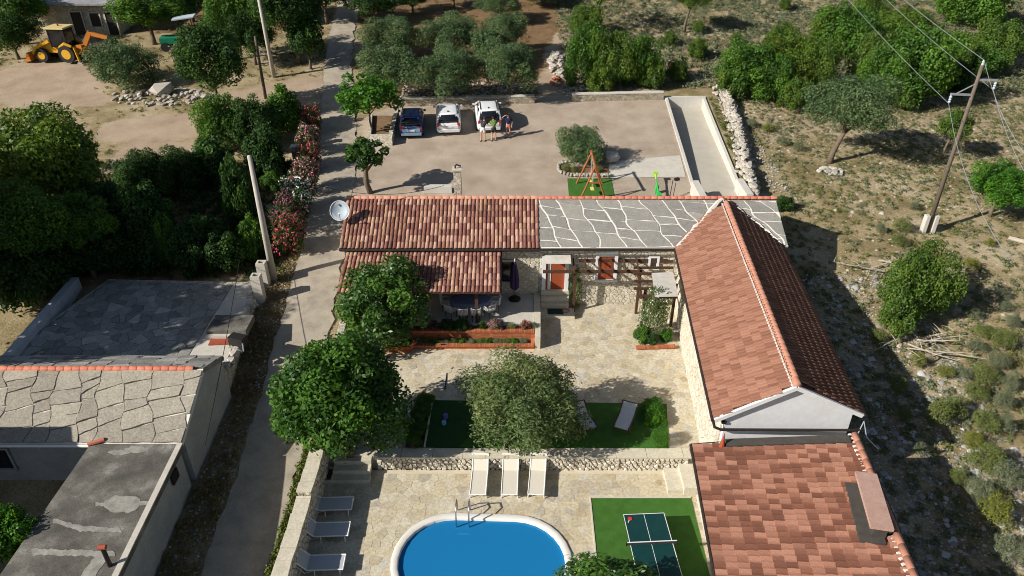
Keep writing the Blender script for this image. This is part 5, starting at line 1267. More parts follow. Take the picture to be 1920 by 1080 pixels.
# scrub and trees of the right hand field
for a, t_, b_, w_, st, lean, k, lb in ((1128, -60, 62, 100, .45, (-.3, 0), 'sparse', 'grey leaved tree with dark trunk at top edge above the shrubs'), (1288, -30, 60, 74, .5, (.3, 0), 'scrub', 'thin tree with slanting trunk at top edge over the sage field'),
                               (1575, 138, 304, 150, .3, (.7, .2), 'grove', 'round field tree with leaning split trunk'), (1780, 205, 296, 66, .35, (.2, 0), 'scrub', 'small bushy tree behind the leaning power pole'), (1876, 305, 404, 108, .2, (0, 0), 'vivid', 'bright green tree at the right edge of field')):
    tree('field_tree', lb, k, a, t_, b_, w_, None, st, lean)
for a, t_, b_, w_, k, lb in ((1098, 44, 168, 84, 'green', 'leafy shrub at the left of the thicket behind parking wall'), (1150, 56, 172, 96, 'scrub', 'middle shrub of the thicket behind parking wall'), (1208, 66, 168, 80, 'green', 'right shrub of the thicket behind parking wall'), (1100, 10, 70, 70, 'scrub', 'shrub below the grey leaved tree'), (1272, 112, 158, 44, 'scrub', 'small shrub between thicket and field bushes'),
                       (1312, 74, 114, 46, 'scrub', 'small dark shrub alone on the sage field'), (1312, 40, 64, 30, 'scrub', 'little shrub right of the thin tree'), (1475, -6, 22, 26, 'scrub', 'tiny shrub at top edge of the sage field'), (1258, 62, 88, 34, 'scrub', 'tiny shrub left of the thin tree shadow'), (1382, 62, 92, 26, 'scrub', 'tiny shrub on bare soil right of thin tree'),
                       (1418, 84, 194, 126, 'green', 'dense dark bush nearest the dry stone wall'), (1495, 66, 182, 100, 'lime', 'yellow green bush of the field thicket'), (1470, 48, 120, 80, 'scrub', 'upper bush left of the yellow green one'), (1606, 10, 120, 130, 'green', 'tall dark bush at the top of field thicket'), (1655, 60, 180, 100, 'scrub', 'bush right of the round field tree'), (1745, 50, 208, 160, 'green', 'largest bush of the thicket behind power pole'),
                       (1722, 20, 100, 120, 'lime', 'pale bush at the top of the thicket under the cables'), (1845, -50, 60, 140, 'green', 'bush at the top right corner of field'), (1890, 42, 130, 96, 'scrub', 'bush at the right edge above the white stones'), (1498, 150, 214, 66, 'scrub', 'low bush left of the round field tree'), (1800, 118, 180, 60, 'dark', 'dark bush right of the leaning power pole'),
                       (1455, 100, 196, 92, 'green', 'dark bush in the middle of the thicket beside the dry stone wall'), (1540, 74, 184, 84, 'scrub', 'bush between yellow green bush and round field tree'), (1560, 22, 108, 76, 'scrub', 'upper bush above the round field tree'), (1690, 92, 204, 110, 'green', 'dark bush of the thicket under the middle cable'), (1796, 60, 152, 84, 'scrub', 'bush above the head of the power pole'), (1645, -8, 60, 84, 'scrub', 'bush at the top of the field below the cables'),
                       (1384, 108, 192, 66, 'scrub', 'low bush at the head of dry stone wall'), (1856, 92, 152, 74, 'green', 'bush right of the power pole head'), (1705, 150, 212, 74, 'scrub', 'low bush in front of the thicket, left of power pole'), (1225, 118, 172, 56, 'scrub', 'low bush in front of the right thicket shrub'), (1130, 118, 178, 60, 'lime', 'pale low bush in front of the thicket behind parking wall'),
                       (1744, 478, 612, 136, 'scrub', 'wide dark green bush among cut branches in dry field'), (1700, 560, 640, 80, 'scrub', 'low sprawling bush beside the house shadow'), (1472, 372, 398, 40, 'dark', 'small bush at the right end of slab roof ridge')):
    shrub('field_shrub', lb, 'shrub', k, a, t_, b_, w_, None, .9)
cu = [(1840, 548, 572, 36, 's'), (1832, 578, 604, 46, 's'), (1884, 545, 566, 38, 's'), (1890, 566, 588, 34, 's'), (1852, 612, 640, 52, 'c'), (1892, 620, 662, 60, 'c'), (1838, 640, 664, 42, 's'), (1880, 664, 700, 52, 's'), (1858, 690, 730, 64, 'c'), (1902, 700, 740, 44, 's'), (1730, 664, 694, 38, 'y'), (1775, 686, 712, 40, 'y'),
      (1838, 722, 756, 60, 'c'), (1890, 736, 776, 54, 's'), (1792, 744, 792, 64, 'c'), (1858, 776, 822, 70, 'c'), (1832, 812, 846, 54, 'y'), (1892, 778, 822, 46, 's'), (1868, 836, 900, 86, 'c'), (1900, 870, 930, 70, 's'), (1850, 900, 956, 66, 's'), (1884, 936, 1002, 80, 'y'), (1800, 880, 916, 40, 'c'), (1902, 1010, 1064, 70, 's'), (1690, 708, 744, 46, 'c'), (1702, 768, 796, 40, 'c'),
      (1826, 486, 508, 40, 'y'), (1790, 488, 508, 28, 'y'), (1860, 448, 466, 24, 'y'), (1700, 412, 440, 46, 'c'), (1655, 420, 440, 30, 's'), (1690, 440, 466, 44, 'c'), (1720, 380, 396, 30, 's'), (1440, 232, 250, 32, 'y'), (1412, 222, 242, 30, 's'), (1470, 255, 275, 34, 's'), (1500, 265, 285, 30, 's'), (1770, 750, 810, 60, 'c'), (1730, 830, 862, 40, 's'), (1905, 590, 620, 40, 's'), (1815, 690, 716, 40, 's'), (1650, 620, 650, 40, 'c')]
ylab = iter(('low yellow cushion shrub at the lower end of the bare cut branches', 'low yellow cushion shrub just right of the bare cut branches, at the shadow edge', 'low yellow cushion shrub lowest but one on the right of house shadow', 'big yellowish cushion shrub nearest the camera at bottom right', 'low yellow cushion shrub right of the wide dark bush top', 'smaller yellow cushion touching the top right of wide dark bush', 'single small yellow cushion below the pale log', 'low yellow cushion beside the dry stone wall in the field'))
for a, t_, b_, w_, k in cu:
    kk = {'s': 'sage', 'c': 'cushion', 'y': 'yellow'}[k]
    lb = {'s': 'low grey sage cushion shrub on the stony field right of the houses', 'c': 'low green cushion shrub on the stony field right of the houses', 'y': None}[k] or next(ylab)
    shrub('cushion_shrub', lb, 'shrub', kk, a, t_ + (b_ - t_) * .12, b_, w_ * .84, {'s': 'grey sage cushions on the field', 'c': 'green cushions on the field', 'y': 'yellow cushions on the field'}[k])

# cut branches on the dry field
def branches(label, px, py, n, L, seed, m='dead_wood', tw=4, rad=.045):
    g = gnd(px, py); o = thing('cut_branches', label, 'branches', g); r_ = random.Random(seed)
    for k in range(n):
        t = r_.uniform(-.9, .9) + (math.pi if r_.random() < .3 else 0); p0 = Vector((g.x + r_.uniform(-.8, .8), g.y + r_.uniform(-.6, .6), T(g.y) + r_.uniform(.1, .35))); d = Vector((math.cos(t), math.sin(t) * .7, r_.uniform(-.03, .22)))
        l = L * r_.uniform(.5, 1); pts = [p0 + d * l * s_ + Vector((r_.uniform(-.09, .09), r_.uniform(-.09, .09), 0)) for s_ in (0, .3, .6, 1)]
        b = MB().tube(pts, [rad, rad * .8, rad * .6, rad * .25], 5)
        for j in range(tw):
            q = pts[1 + j % 3]; e = q + Vector((r_.uniform(-.6, .7), r_.uniform(-.6, .6), r_.uniform(0, .3))) * (L / 2.5); b.tube([q, (q + e) / 2 + Vector((0, 0, .05)), e], [rad * .45, rad * .3, rad * .12], 4)
        b.build('branch', m, o)
branches('pale cut branches lying above the house shadow', 1650, 505, 9, 2.6, 4)
branches('bare pale cut branches lying below the wide dark bush', 1725, 655, 9, 2.8, 5)
branches('grey bleached branches in the dark hollow at left', 218, 412, 7, 1.4, 6, 'dead_twig', 4, .03)
branches('dark bare twigs on top of the large wild tree', 70, 300, 1, 1.0, 8, 'dead_twig')
q = gnd(1906, 455); mark(MB().tube([q + Vector((-.3, .35, .12)), q + Vector((.7, -.4, .12))], .13, 8).build('log', 'dead_wood'), 'short pale log lying at the right edge of the field', 'log')

# ------------------------------------------------------------------ countless small growth and stones
def scatter(name, base_v, base_f, pts, sc, m, seed, tiltn=0.):
    rs = np.random.RandomState(seed); n = len(pts); V = np.asarray(base_v, float); F = np.asarray(base_f)
    t = rs.uniform(0, 6.283, n); c_, s__ = np.cos(t), np.sin(t); sc = np.asarray(sc)
    x = (V[None, :, 0] * c_[:, None] - V[None, :, 1] * s__[:, None]) * sc[:, 0:1] + pts[:, 0:1]
    y = (V[None, :, 0] * s__[:, None] + V[None, :, 1] * c_[:, None]) * sc[:, 1:2] + pts[:, 1:2]
    z = V[None, :, 2] * sc[:, 2:3] + pts[:, 2:3]
    v = np.stack([x, y, z], -1).reshape(-1, 3); f = (F[None] + (np.arange(n) * len(V))[:, None, None]).reshape(-1, F.shape[1])
    o = link(bpy.data.objects.new(name, fast_mesh(name, v, f, [m]))); o['kind'] = 'stuff'; return o
def tuft(nb, seed, spread=.9, h=1., w=.22):
    rs = np.random.RandomState(seed); d = rs.normal(size=(nb, 3)); d[:, 2] = np.abs(d[:, 2]) + .25; d /= np.linalg.norm(d, axis=1, keepdims=True)
    pos = d * np.array([spread, spread, h]) * rs.uniform(.45, .9, (nb, 1)); return leaf_quads(pos, d + rs.normal(size=(nb, 3)) * .5, np.full(nb, w * 2.2), np.full(nb, w), rs)
rk = MB().rock((0, 0, 0), (1, 1, .7), random.Random(5)); rkv = np.array(rk.v); rkf = np.array([f if len(f) == 4 else (f[0], f[1], f[2], f[2]) for f in rk.f])
octv = np.array([(1, 0, 0), (0, 1, 0), (-1, 0, 0), (0, -.9, 0), (.2, .1, .75), (0, 0, -.6)]); octf = np.array([(0, 1, 4), (1, 2, 4), (2, 3, 4), (3, 0, 4)])
def in_right(x, y):
    lim = np.where(y < 33, 13.6, np.where(y < 40.5, 14.6, np.where(y < 59, 17.4, 4.5)))
    return (x > lim) & ~((y > 33) & (y < 37.5) & (x < 15.2))
def sample(n, x0, x1, y0, y1, seed, test=None, clump=0):
    rs = np.random.RandomState(seed); x = rs.uniform(x0, x1, n); y = rs.uniform(y0, y1, n); k = np.ones(n, bool)
    if test is not None: k &= test(x, y)
    if clump:
        k &= bumps(x * 1.2, y * 1.2, 1., seed) > rs.uniform(-clump, clump, n)
    x, y = x[k], y[k]
    return np.stack([x, y, Ty(y) - .05], -1), rs
pts, rs = sample(24000, 4, 66, 57.5, 96, 11, in_right, 1.1); s_ = rs.uniform(.22, .55, len(pts)); v, f = tuft(22, 1)
scatter('sage_cover', v, f, pts, np.stack([s_, s_, s_ * .85], -1), 'leaf_sage', 1)
pts, rs = sample(16000, 13.6, 50, 14, 60, 12, in_right, .9); s_ = rs.uniform(.10, .30, len(pts))
scatter('herb_cover', v, f, pts, np.stack([s_, s_, s_ * .7], -1), 'leaf_cushion', 2)
pts, rs = sample(10000, 13.6, 50, 14, 60, 13, in_right, .9); s_ = rs.uniform(.14, .38, len(pts))
scatter('sage_cover', v, f, pts, np.stack([s_, s_, s_ * .7], -1), 'leaf_sage', 3)
pts, rs = sample(3600, 4, 60, 14, 95, 14, in_right, .6); s_ = rs.uniform(.10, .26, len(pts))
scatter('dry_grass', v, f, pts, np.stack([s_, s_, s_ * .9], -1), 'leaf_dry', 4)
pts, rs = sample(26000, 13.4, 60, 14, 80, 15, in_right, .9); s_ = rs.uniform(.025, .075, len(pts)) * (1 + rs.uniform(0, 1, len(pts)) ** 9 * 2)
pts[:, 2] += .01; scatter('field_stones', octv, octf, pts, np.stack([s_, s_ * rs.uniform(.7, 1.3, len(pts)), s_], -1), 'field_stone', 5)
pts, rs = sample(9000, 13.2, 21, 13.5, 33.5, 16, in_right); s_ = rs.uniform(.018, .055, len(pts)) * (1 + rs.uniform(0, 1, len(pts)) ** 12 * 4)
pts[:, 2] += .02; scatter('gravel', octv, octf, pts, np.stack([s_, s_ * rs.uniform(.7, 1.3, len(pts)), s_], -1), 'shade_stone', 6)
# left of the lane
lane_l = lambda x, y: x < np.interp(y, [p[1] for p in road_l], [p[0] for p in road_l]) - .1
strip = lambda x, y: lane_l(x, y) & (x > np.where(y < 25, -12.5, np.where(y < 33, -13.0, -20)))
pts, rs = sample(2600, -13.4, -10.8, 12, 36, 17, strip); s_ = rs.uniform(.07, .2, len(pts)); scatter('lane_weeds', v, f, pts + [0, 0, .05], np.stack([s_, s_, s_ * 1.1], -1), 'leaf_dry', 7)
pts, rs = sample(1800, -13.2, -10.8, 12, 36, 18, strip); s_ = rs.uniform(.02, .07, len(pts)); scatter('lane_gravel', octv, octf, pts + [0, 0, .08], np.stack([s_, s_, s_], -1), 'shade_stone', 8)
wl2 = lambda x, y: x < -7.95
pts, rs = sample(900, -8.6, -7.9, 13, 22, 19, wl2); s_ = rs.uniform(.1, .26, len(pts)); scatter('wall_foot_weeds', v, f, pts + [0, 0, .05], np.stack([s_, s_, s_ * 1.6], -1), 'leaf_weed', 9)
offtrack = lambda x, y: lane_l(x, y) & ~((y < 33.5) & (x > -24)) & (dirt_at(x, y) < .3)
pts, rs = sample(7000, -60, -11, 33, 96, 20, offtrack, .6); s_ = rs.uniform(.12, .34, len(pts)); scatter('undergrowth', v, f, pts, np.stack([s_, s_, s_], -1), 'leaf_weed', 10)
pts, rs = sample(5200, -60, -12, 36, 90, 21, offtrack, .8); s_ = rs.uniform(.08, .22, len(pts)); scatter('dry_grass', v, f, pts, np.stack([s_, s_, s_], -1), 'leaf_dry', 11)
hol = lambda x, y: lane_l(x, y)
pts, rs = sample(2600, -34, -12.6, 33.2, 46, 22, hol); s_ = rs.uniform(.15, .45, len(pts)); scatter('hollow_undergrowth', v, f, pts, np.stack([s_, s_, s_ * 1.2], -1), 'leaf_dark', 12)
gv = lambda x, y: (x > np.interp(y, [p[1] for p in road_r], [p[0] for p in road_r]) + .3) & ~((x > 2.2) & (x < 4.4) & (y > 56))
pts, rs = sample(2600, -16, 12, 57, 96, 23, gv, .5); s_ = rs.uniform(.12, .3, len(pts)); scatter('dry_grass', v, f, pts, np.stack([s_, s_, s_], -1), 'leaf_dry', 13)
pts, rs = sample(1500, -9, 12, 56.6, 60.5, 24, gv); s_ = rs.uniform(.05, .16, len(pts)); scatter('bank_stones', octv, octf, pts + [0, 0, .05], np.stack([s_, s_, s_], -1), 'field_stone', 14)
pts, rs = sample(700, 14.6, 16.6, 41, 57, 25, lambda x, y: (x > 14.75 + (y - 41) * .055) & (x < 15.25 + (y - 41) * .062)); s_ = rs.uniform(.1, .22, len(pts)); scatter('ramp_weeds', v, f, pts + [0, 0, .1], np.stack([s_, s_, s_ * 1.2], -1), 'leaf_weed', 15)
pts, rs = sample(450, 16.4, 17.6, 40, 58, 26, None); s_ = rs.uniform(.03, .1, len(pts)); scatter('wall_foot_stones', octv, octf, pts + [0, 0, .05], np.stack([s_, s_, s_], -1), 'shade_stone', 16)
pts, rs = sample(1100, -15, -9.9, 33.5, 47, 27, lambda x, y: lane_l(x, y) & (x > np.interp(y, [33, 47], [-13.0, -14.6]))); s_ = rs.uniform(.08, .2, len(pts)); scatter('verge_grass', v, f, pts + [0, 0, .06], np.stack([s_, s_, s_], -1), 'leaf_weed', 17)

# grit and weeds that spill over the edges of the lane and the yard
edge = lambda x, y: np.abs(x - np.interp(y, [p[1] for p in road_l], [p[0] for p in road_l])) < .35 + .25 * bumps(x, y)
pts, rs = sample(26000, -20, -10, 14, 90, 31, edge); s_ = rs.uniform(.02, .055, len(pts)); scatter('lane_grit', octv, octf, pts + [0, 0, .07], np.stack([s_, s_, s_], -1), 'field_stone', 21)
edge2 = lambda x, y: (np.abs(x - np.interp(y, [p[1] for p in road_r], [p[0] for p in road_r])) < .3 + .3 * bumps(x, y)) & ((y > 56) | (y < 36) | (y < 52) & (y > 37))
pts, rs = sample(26000, -18, -7, 14, 90, 32, edge2); s_ = rs.uniform(.015, .045, len(pts)); scatter('lane_grit', octv, octf, pts + [0, 0, .07], np.stack([s_, s_, s_], -1), 'field_stone', 22)
pts, rs = sample(9000, -10, 12, 38, 56, 33, lambda x, y: (x > -9.6) & (x < 11.2 + (y - 38) * .045) & (bumps(x, y, 1., 5) > -.1)); s_ = rs.uniform(.012, .04, len(pts)); scatter('yard_gravel', octv, octf, pts + [0, 0, .07], np.stack([s_, s_, s_], -1), 'field_stone', 23)
# ================================================================== PORCH PATIO, BRICK BEDS, FURNITURE
PZ = 1.3
structure(MB().prism([(-7.9, 29.56), (1.12, 29.56), (1.12, FY), (-8.3, FY)], 0, PZ).build('porch_floor', 'concrete_pale'))
pe = thing('patio_edge_wall', 'narrow grey stone wall edging the porch patio beside the door steps', 'wall', (1.3, 30, YZ))
MB().prism([(1.13, 28.45), (1.38, 28.45), (1.52, FY), (1.13, FY)], .3, PZ + .06).build('wall', 'wall_cap', pe)
bed = thing('brick_flower_bed', 'two tier red brick flower bed in front of the porch patio', 'flower bed', (-1.5, 29, YZ))
MB().prism([(-4.9, 29.2), (1.12, 29.2), (1.12, 29.55), (-4.9, 29.55)], .3, PZ - .03).build('soil', 'planter_soil', bed)
MB().prism([(-5.5, 28.58), (1.12, 28.58), (1.12, 29.08), (-5.5, 29.08)], .3, YZ + .13).build('soil', 'planter_soil', bed)
def brick_wall(parent, p0, p1, z0, courses, th=.11, bl=.21, bh=.065, caps=True, limit=0):
    p0, p1 = Vector(p0), Vector(p1); d = p1 - p0; L = d.length; d.normalize(); a_ = math.atan2(d.y, d.x); n_ = max(1, int(L / (bl + .012))); st_ = L / n_; bb = []
    for c_ in range(courses):
        o_ = .5 if c_ % 2 else 0
        for k in range(n_):
            s_ = (k + .5 + o_ * .5) * st_
            if s_ > L: continue
            bb.append(((p0.x + d.x * s_, p0.y + d.y * s_, z0 + (c_ + .5) * (bh + .01)), (st_ - .014, th, bh), a_))
    if caps:
        m_ = int(L / .085); z = z0 + courses * (bh + .01) + .05
        for k in range(m_):
            s_ = (k + .5) * L / m_; bb.append(((p0.x + d.x * s_, p0.y + d.y * s_, z), (L / m_ - .012, .22, .09 + rng.uniform(-.006, .006)), a_))
    return bb
bl = brick_wall(bed, (-5.0, 29.14, 0), (1.1, 29.14, 0), YZ + .12, 6) + brick_wall(bed, (-5.6, 28.5, 0), (1.1, 28.5, 0), YZ, 2) + brick_wall(bed, (1.04, 28.62, 0), (1.04, 29.05, 0), YZ, 2)
bl += brick_wall(bed, (-6.3, 28.2, 0), (-5.0, 28.2, 0), YZ, 4) + brick_wall(bed, (-5.0, 28.2, 0), (-4.75, 28.6, 0), YZ, 4)
bl.sort(key=lambda q: q[0][1] - q[0][2] * 2)
rest = MB()
bme = {}
for k, (c_, d_, a_) in enumerate(bl):
    if k < 280: MB().box(c_, d_, a_).build('brick', 'brick', bed)
    else: rest.box(c_, d_, a_)
rest.build('bricks', 'brick', bed, kind='stuff')
MB().prism([(-6.25, 28.26), (-5.0, 28.26), (-4.8, 28.6), (-6.25, 28.6)], .4, YZ + .3).build('soil', 'planter_soil', bed)
def low_plant(name, label, cat, kind, x, y, z, w, h, group=None):
    o = bpy.data.objects.new(name, vr.choice(CR[kind])); COL.objects.link(o); o.location = (x, y, z + h * .35); o.scale = (w / 2, w / 2, h * .6); o.rotation_euler.z = vr.uniform(0, 6.28); return mark(o, label, cat, group)
for k in range(13):
    x = -4.6 + k * .43; kk = ('sage', 'cushion', 'green')[k % 3]
    low_plant('bed_plant', 'low silvery and green plants of the lower brick bed', 'plant', kk, x, 28.8 + vr.uniform(-.08, .08), YZ + .1, .55, .3, 'plants of the lower brick bed')
for a_, kind, w, h, lb in ((985, 'oleander_red', .62, .5, 'bright red flowering plant at right end of upper brick bed'), (930, 'oleander_pink', .8, .6, 'pinkish shrub of the upper brick bed right of the porch post'), (960, 'cushion', .5, .35, 'green plant between pink shrub and red flowers'), (1003, 'sage', .45, .35, 'silvery plant in the corner of upper brick bed'), (868, 'dark', .9, .6, 'dark green plant of the upper bed left of porch post'), (840, 'dark', .8, .55, 'dark plant of the upper bed below the chairs'), (815, 'oleander_purple', .7, .5, 'purplish plant of the upper bed under the table'), (905, 'green', .5, .4, 'small green plant at the foot of the porch post')):
    q = at(a_, 606, PZ); low_plant('flower_plant', lb, 'plant', kind, q.x, 29.38, PZ - .08, w, h)
# table and chairs
tq = at(882, 556, PZ + .75)
tx, ty = tq.x, 30.85
tb = thing('garden_table', 'oval garden table under blue cloth on the porch patio', 'table', (tx, ty, PZ))
ov = [(tx + math.cos(t) * (1.05 if abs(math.cos(t)) > 0 else 1) * 1.0, ty + math.sin(t) * .52) for t in [2 * math.pi * k / 24 for k in range(24)]]
MB().prism(ov, PZ + .70, PZ + .73).build('table_top', 'white_metal', tb)
for sx in (-.6, .6):
    for sy in (-.25, .25): MB().tube([(tx + sx, ty + sy, PZ), (tx + sx * .9, ty + sy * .9, PZ + .7)], .03, 6).build('leg', 'white_metal', tb)
cl = thing('tablecloth', 'blue grey cloth covering the oval patio table', 'tablecloth', (tx, ty, PZ + .74))
b = MB(); rings = [[(tx + math.cos(t) * 1.04 * f, ty + math.sin(t) * .56 * f, z + (.012 * math.sin(t * 9) if z < PZ + .7 else 0)) for t in [2 * math.pi * k / 36 for k in range(36)]] for f, z in ((.02, PZ + .745), (.97, PZ + .745), (1.0, PZ + .735), (1.03, PZ + .55))]
b.loft(rings, cap=False); b.f = [f for f in b.f]; b.build('cloth', 'table_cloth', cl, True)
chair_l = 'white slatted garden chair around the oval patio table'
chair = thing('garden_chair', chair_l, 'chair', (0, 0, 0), 'garden chairs around the patio table')
MB().prism([(-.22, -.2), (.22, -.2), (.2, .22), (-.2, .22)], .42, .445).build('seat', 'white_metal', chair)
for sx in (-.19, .19):
    MB().tube([(sx, .18, 0), (sx, .18, .42)], .018, 6).build('leg', 'black_metal', chair); MB().tube([(sx, -.2, 0), (sx, -.2, .42)], .018, 6).build('leg', 'black_metal', chair)
    MB().tube([(sx * 1.15, .15, .43), (sx * 1.2, .14, .64), (sx * 1.2, -.24, .66)], .018, 6).build('armrest', 'white_metal', chair)
arc = [(math.sin(t) * .25, -.2 - .08 * math.cos(t), 0) for t in [math.pi * (-.5 + k / 10) for k in range(11)]]
bk = MB().tube([(x, y - .04, .84) for x, y, z in arc], .022, 6).build('backrest', 'white_metal', chair)
for x, y, z in arc:
    MB().tube([(x * .9, y + .01, .43), (x, y - .04, .83)], .013, 5).build('slat', 'white_metal', bk)
spots = [(tx - 1.25, ty + .1, -90), (tx + 1.25, ty + .1, 90), (tx - .95, ty - .55, -40), (tx + .98, ty - .5, 42), (tx - .32, ty - .82, 0), (tx + .32, ty - .82, 0), (tx - .4, ty + .85, 180), (tx + .35, ty + .85, 180)]
for k, (x, y, a_) in enumerate(spots):
    o = chair if k == 0 else copy_tree(chair)
    relabel(o, 'white slatted garden chair ' + ('at the left end of patio table', 'at the right end of patio table', 'at the near left corner of patio table', 'at the near right corner of patio table', 'on the near side of patio table, left of the middle', 'on the near side of patio table beside the porch post', 'on the far side of patio table, left one', 'on the far side of patio table, right one')[k])
    o.location = (x, y, PZ); o.rotation_euler.z = R(a_)
# closed umbrella
uq = Vector((at_y(965, 556, 31.95).x, 31.95, PZ))
um = thing('closed_umbrella', 'closed purple garden umbrella on dark round base by the patio window', 'umbrella', uq)
MB().lathe([(.32, 0), (.32, .05), (.26, .09), (.06, .12), (.04, .3)], uq, 16).build('base', 'black_metal', um)
MB().tube([uq + Vector((0, 0, .1)), uq + Vector((0, 0, 2.35))], .025, 8).build('pole', 'steel', um)
b = MB(); rings = []
for z, r_ in ((.62, .10), (.7, .17), (1.1, .19), (1.6, .15), (2.1, .08), (2.32, .02)):
    rings.append([(uq.x + math.cos(t) * r_ * (1 + .28 * math.cos(t * 6)), uq.y + math.sin(t) * r_ * (1 + .28 * math.cos(t * 6)), uq.z + z) for t in [2 * math.pi * k / 36 for k in range(36)]])
b.loft(rings); b.build('canopy', 'purple_cloth', um, True); MB().tube([uq + Vector((0, 0, 2.3)), uq + Vector((0, 0, 2.45))], .03, 6).build('finial', 'white_metal', um)
# ------------------------------------------------------------------ pergola
pg = thing('pergola', 'dark wooden pergola with open rafters along the stone house and wing', 'pergola', (4, 31.5, YZ))
PGZ = 3.2
x0, x1 = at(1018, 508, PGZ).x, at(1200, 508, PGZ).x
MB().beam((x0, 31.6, PGZ), (x1 + .1, 31.6, PGZ), .11, .15).build('front_beam', 'dark_wood', pg)
MB().beam((x0 + 1.9, FY - .06, PGZ + .22), (8.0, FY - .06, PGZ + .22), .1, .14).build('wall_beam', 'dark_wood', pg)
for a_ in (1075, 1097, 1122, 1146, 1170, 1194):
    x = at(a_, 492, PGZ + .2).x; MB().beam((x, 31.35, PGZ + .12), (x, FY - .1, PGZ + .32), .07, .11).build('rafter', 'dark_wood', pg)
for k, py in enumerate((480, 490, 502, 513, 527, 541)):
    l_, r_ = at(1188 if k > 1 else 1194, py, PGZ + .16), at(1262, py, PGZ + .16); MB().beam(l_, r_, .08, .12).build('rafter', 'dark_wood', pg)
sb0, sb1 = at(1196, 510, PGZ), at(1202, 556, PGZ)
MB().beam((sb0.x, sb0.y, PGZ), (sb1.x, sb1.y - .1, PGZ), .11, .15).build('side_beam', 'dark_wood', pg)
fb0, fb1 = at(1196, 556, PGZ), at(1270, 556, PGZ); MB().beam(fb0, fb1, .12, .16).build('end_beam', 'dark_wood', pg)
for px, py in ((1075, 584), (1192, 588), (1201, 624), (1257, 612)):
    q = at(px, py, YZ); MB().box((q.x, q.y, (YZ + PGZ) / 2), (.13, .13, PGZ - YZ)).build('post', 'dark_wood', pg)
b = MB(); q0, q1, q2, q3 = at(1222, 512, PGZ + .28), at(1262, 510, PGZ + .28), at(1272, 556, PGZ + .2), at(1228, 557, PGZ + .2)
b.prism([(q0.x, q0.y), (q1.x, q1.y), (q2.x, q2.y), (q3.x, q3.y)], [PGZ + .26, PGZ + .26, PGZ + .2, PGZ + .2], [PGZ + .285, PGZ + .285, PGZ + .225, PGZ + .225]); b.build('roof_sheet', 'polycarbonate', pg)
b = MB(); q0, q1 = at(1022, 494, PGZ + .45), at(1071, 494, PGZ + .45); b.prism([(q0.x, q0.y), (q1.x, q1.y), (q1.x, FY - .05), (q0.x, FY - .05)], [PGZ + .42, PGZ + .42, PGZ + .62, PGZ + .62], [PGZ + .445, PGZ + .445, PGZ + .645, PGZ + .645]); b.build('roof_sheet', 'polycarbonate', pg)
# climbers and beds under the pergola
m_cl = crown('climber', ['leaf_olive', 'flower_white'], 3600, .12, .055, 20, 401, flower=.06, cr=(.3, .45), spread=(.5, .8))
q = at(1222, 640, YZ); o = mark(link(bpy.data.objects.new('climbing_plant', m_cl)), 'tall climbing plant with pale flowers growing up the pergola end', 'climber'); o.location = (q.x, q.y + .25, YZ + 1.45); o.scale = (.78, .5, 1.7)
o = mark(link(bpy.data.objects.new('climbing_plant', crown('climber', ['leaf_olive'], 900, .2, .09, 14, 402, cr=(.3, .45)))), 'thin climbing plant on the pergola post by the door steps', 'climber'); q = at(1075, 575, YZ); o.location = (q.x + .05, q.y + .1, YZ + 1.1); o.scale = (.36, .3, 1.2)
for a_, b_, w, h, k, lb in ((1203, 640, .95, .85, 'green', 'round green bush at left foot of the pergola climber'), (1249, 640, .75, .7, 'vivid', 'small clipped bush at right foot of the pergola climber'), (1222, 648, .8, .6, 'dark', 'white speckled low plant between the two pergola bushes'), (1082, 580, .5, .45, 'dry' if False else 'yellow', 'little plant at the foot of the pergola post')):
    q = at(a_, b_, YZ); low_plant('bush', lb, 'bush', k, q.x, q.y + .15, YZ, w, h)
b0, b1 = at(1192, 655, YZ), at(1266, 653, YZ); ed = thing('brick_edging', 'thin red brick edging around the pergola planting bed', 'edging', b0)
for c_, d_, a_ in brick_wall(ed, (b0.x, b0.y, 0), (b1.x, b1.y, 0), YZ, 1): MB().box(c_, d_, a_).build('brick', 'brick', ed)
# little terracotta pot next to the post
q = at(1060, 590, YZ); mark(MB().lathe([(.1, 0), (.16, .22), (.18, .24), (.18, .28), (.15, .28), (.14, .2)], q, 12).build('plant_pot', 'brick'), 'small terracotta pot at the foot of pergola post near steps', 'pot')

# ================================================================== LAWN STRIP IN THE COURTYARD
lz = YZ + .03
def px_box(name, pts, z0, z1, m, label=None, cat=None):
    q = [at(x, y, z1) for x, y in pts]; o = MB().prism([(p.x, p.y) for p in q], z0, z1).build(name, m)
    return o
structure(px_box('lawn', [(942, 752), (1250, 757), (1254, 843), (945, 840)], YZ - .05, lz + .012, 'turf'))
structure(px_box('shaded_lawn', [(812, 750), (941, 752), (944, 840), (797, 838)], YZ - .05, lz + .01, 'turf_shaded'))  # deep tree shade on this turf is painted in by the darker green
structure(px_box('lawn_strip', [(880, 818), (941.5, 800), (944, 839.5), (862, 838.5)], YZ - .05, lz + .022, 'turf'))
structure(px_box('hedge_bed', [(784, 749), (811, 750), (796, 838), (760, 838)], YZ - .05, lz, 'planter_soil'))
for a_, b_, lb in (((811, 750), (796, 838), 'thin pale edging plank left of the shaded lawn'), ((944, 798), (945, 840), 'thin pale edging plank right of the small lawn strip')):
    p, q = at(*a_, lz + .05), at(*b_, lz + .05); mark(MB().beam(p, q, .06, .16).build('edging_plank', 'wall_cap'), lb, 'edging')
for k in range(7):
    t = k / 6; q = at(797 + (776 - 797) * t, 758 + (828 - 758) * t, YZ); low_plant('hedge_shrub', 'dark low hedge plants in shade left of the shaded lawn', 'hedge', 'green', q.x, q.y, YZ, .85, .55, 'low hedge left of the shaded lawn')
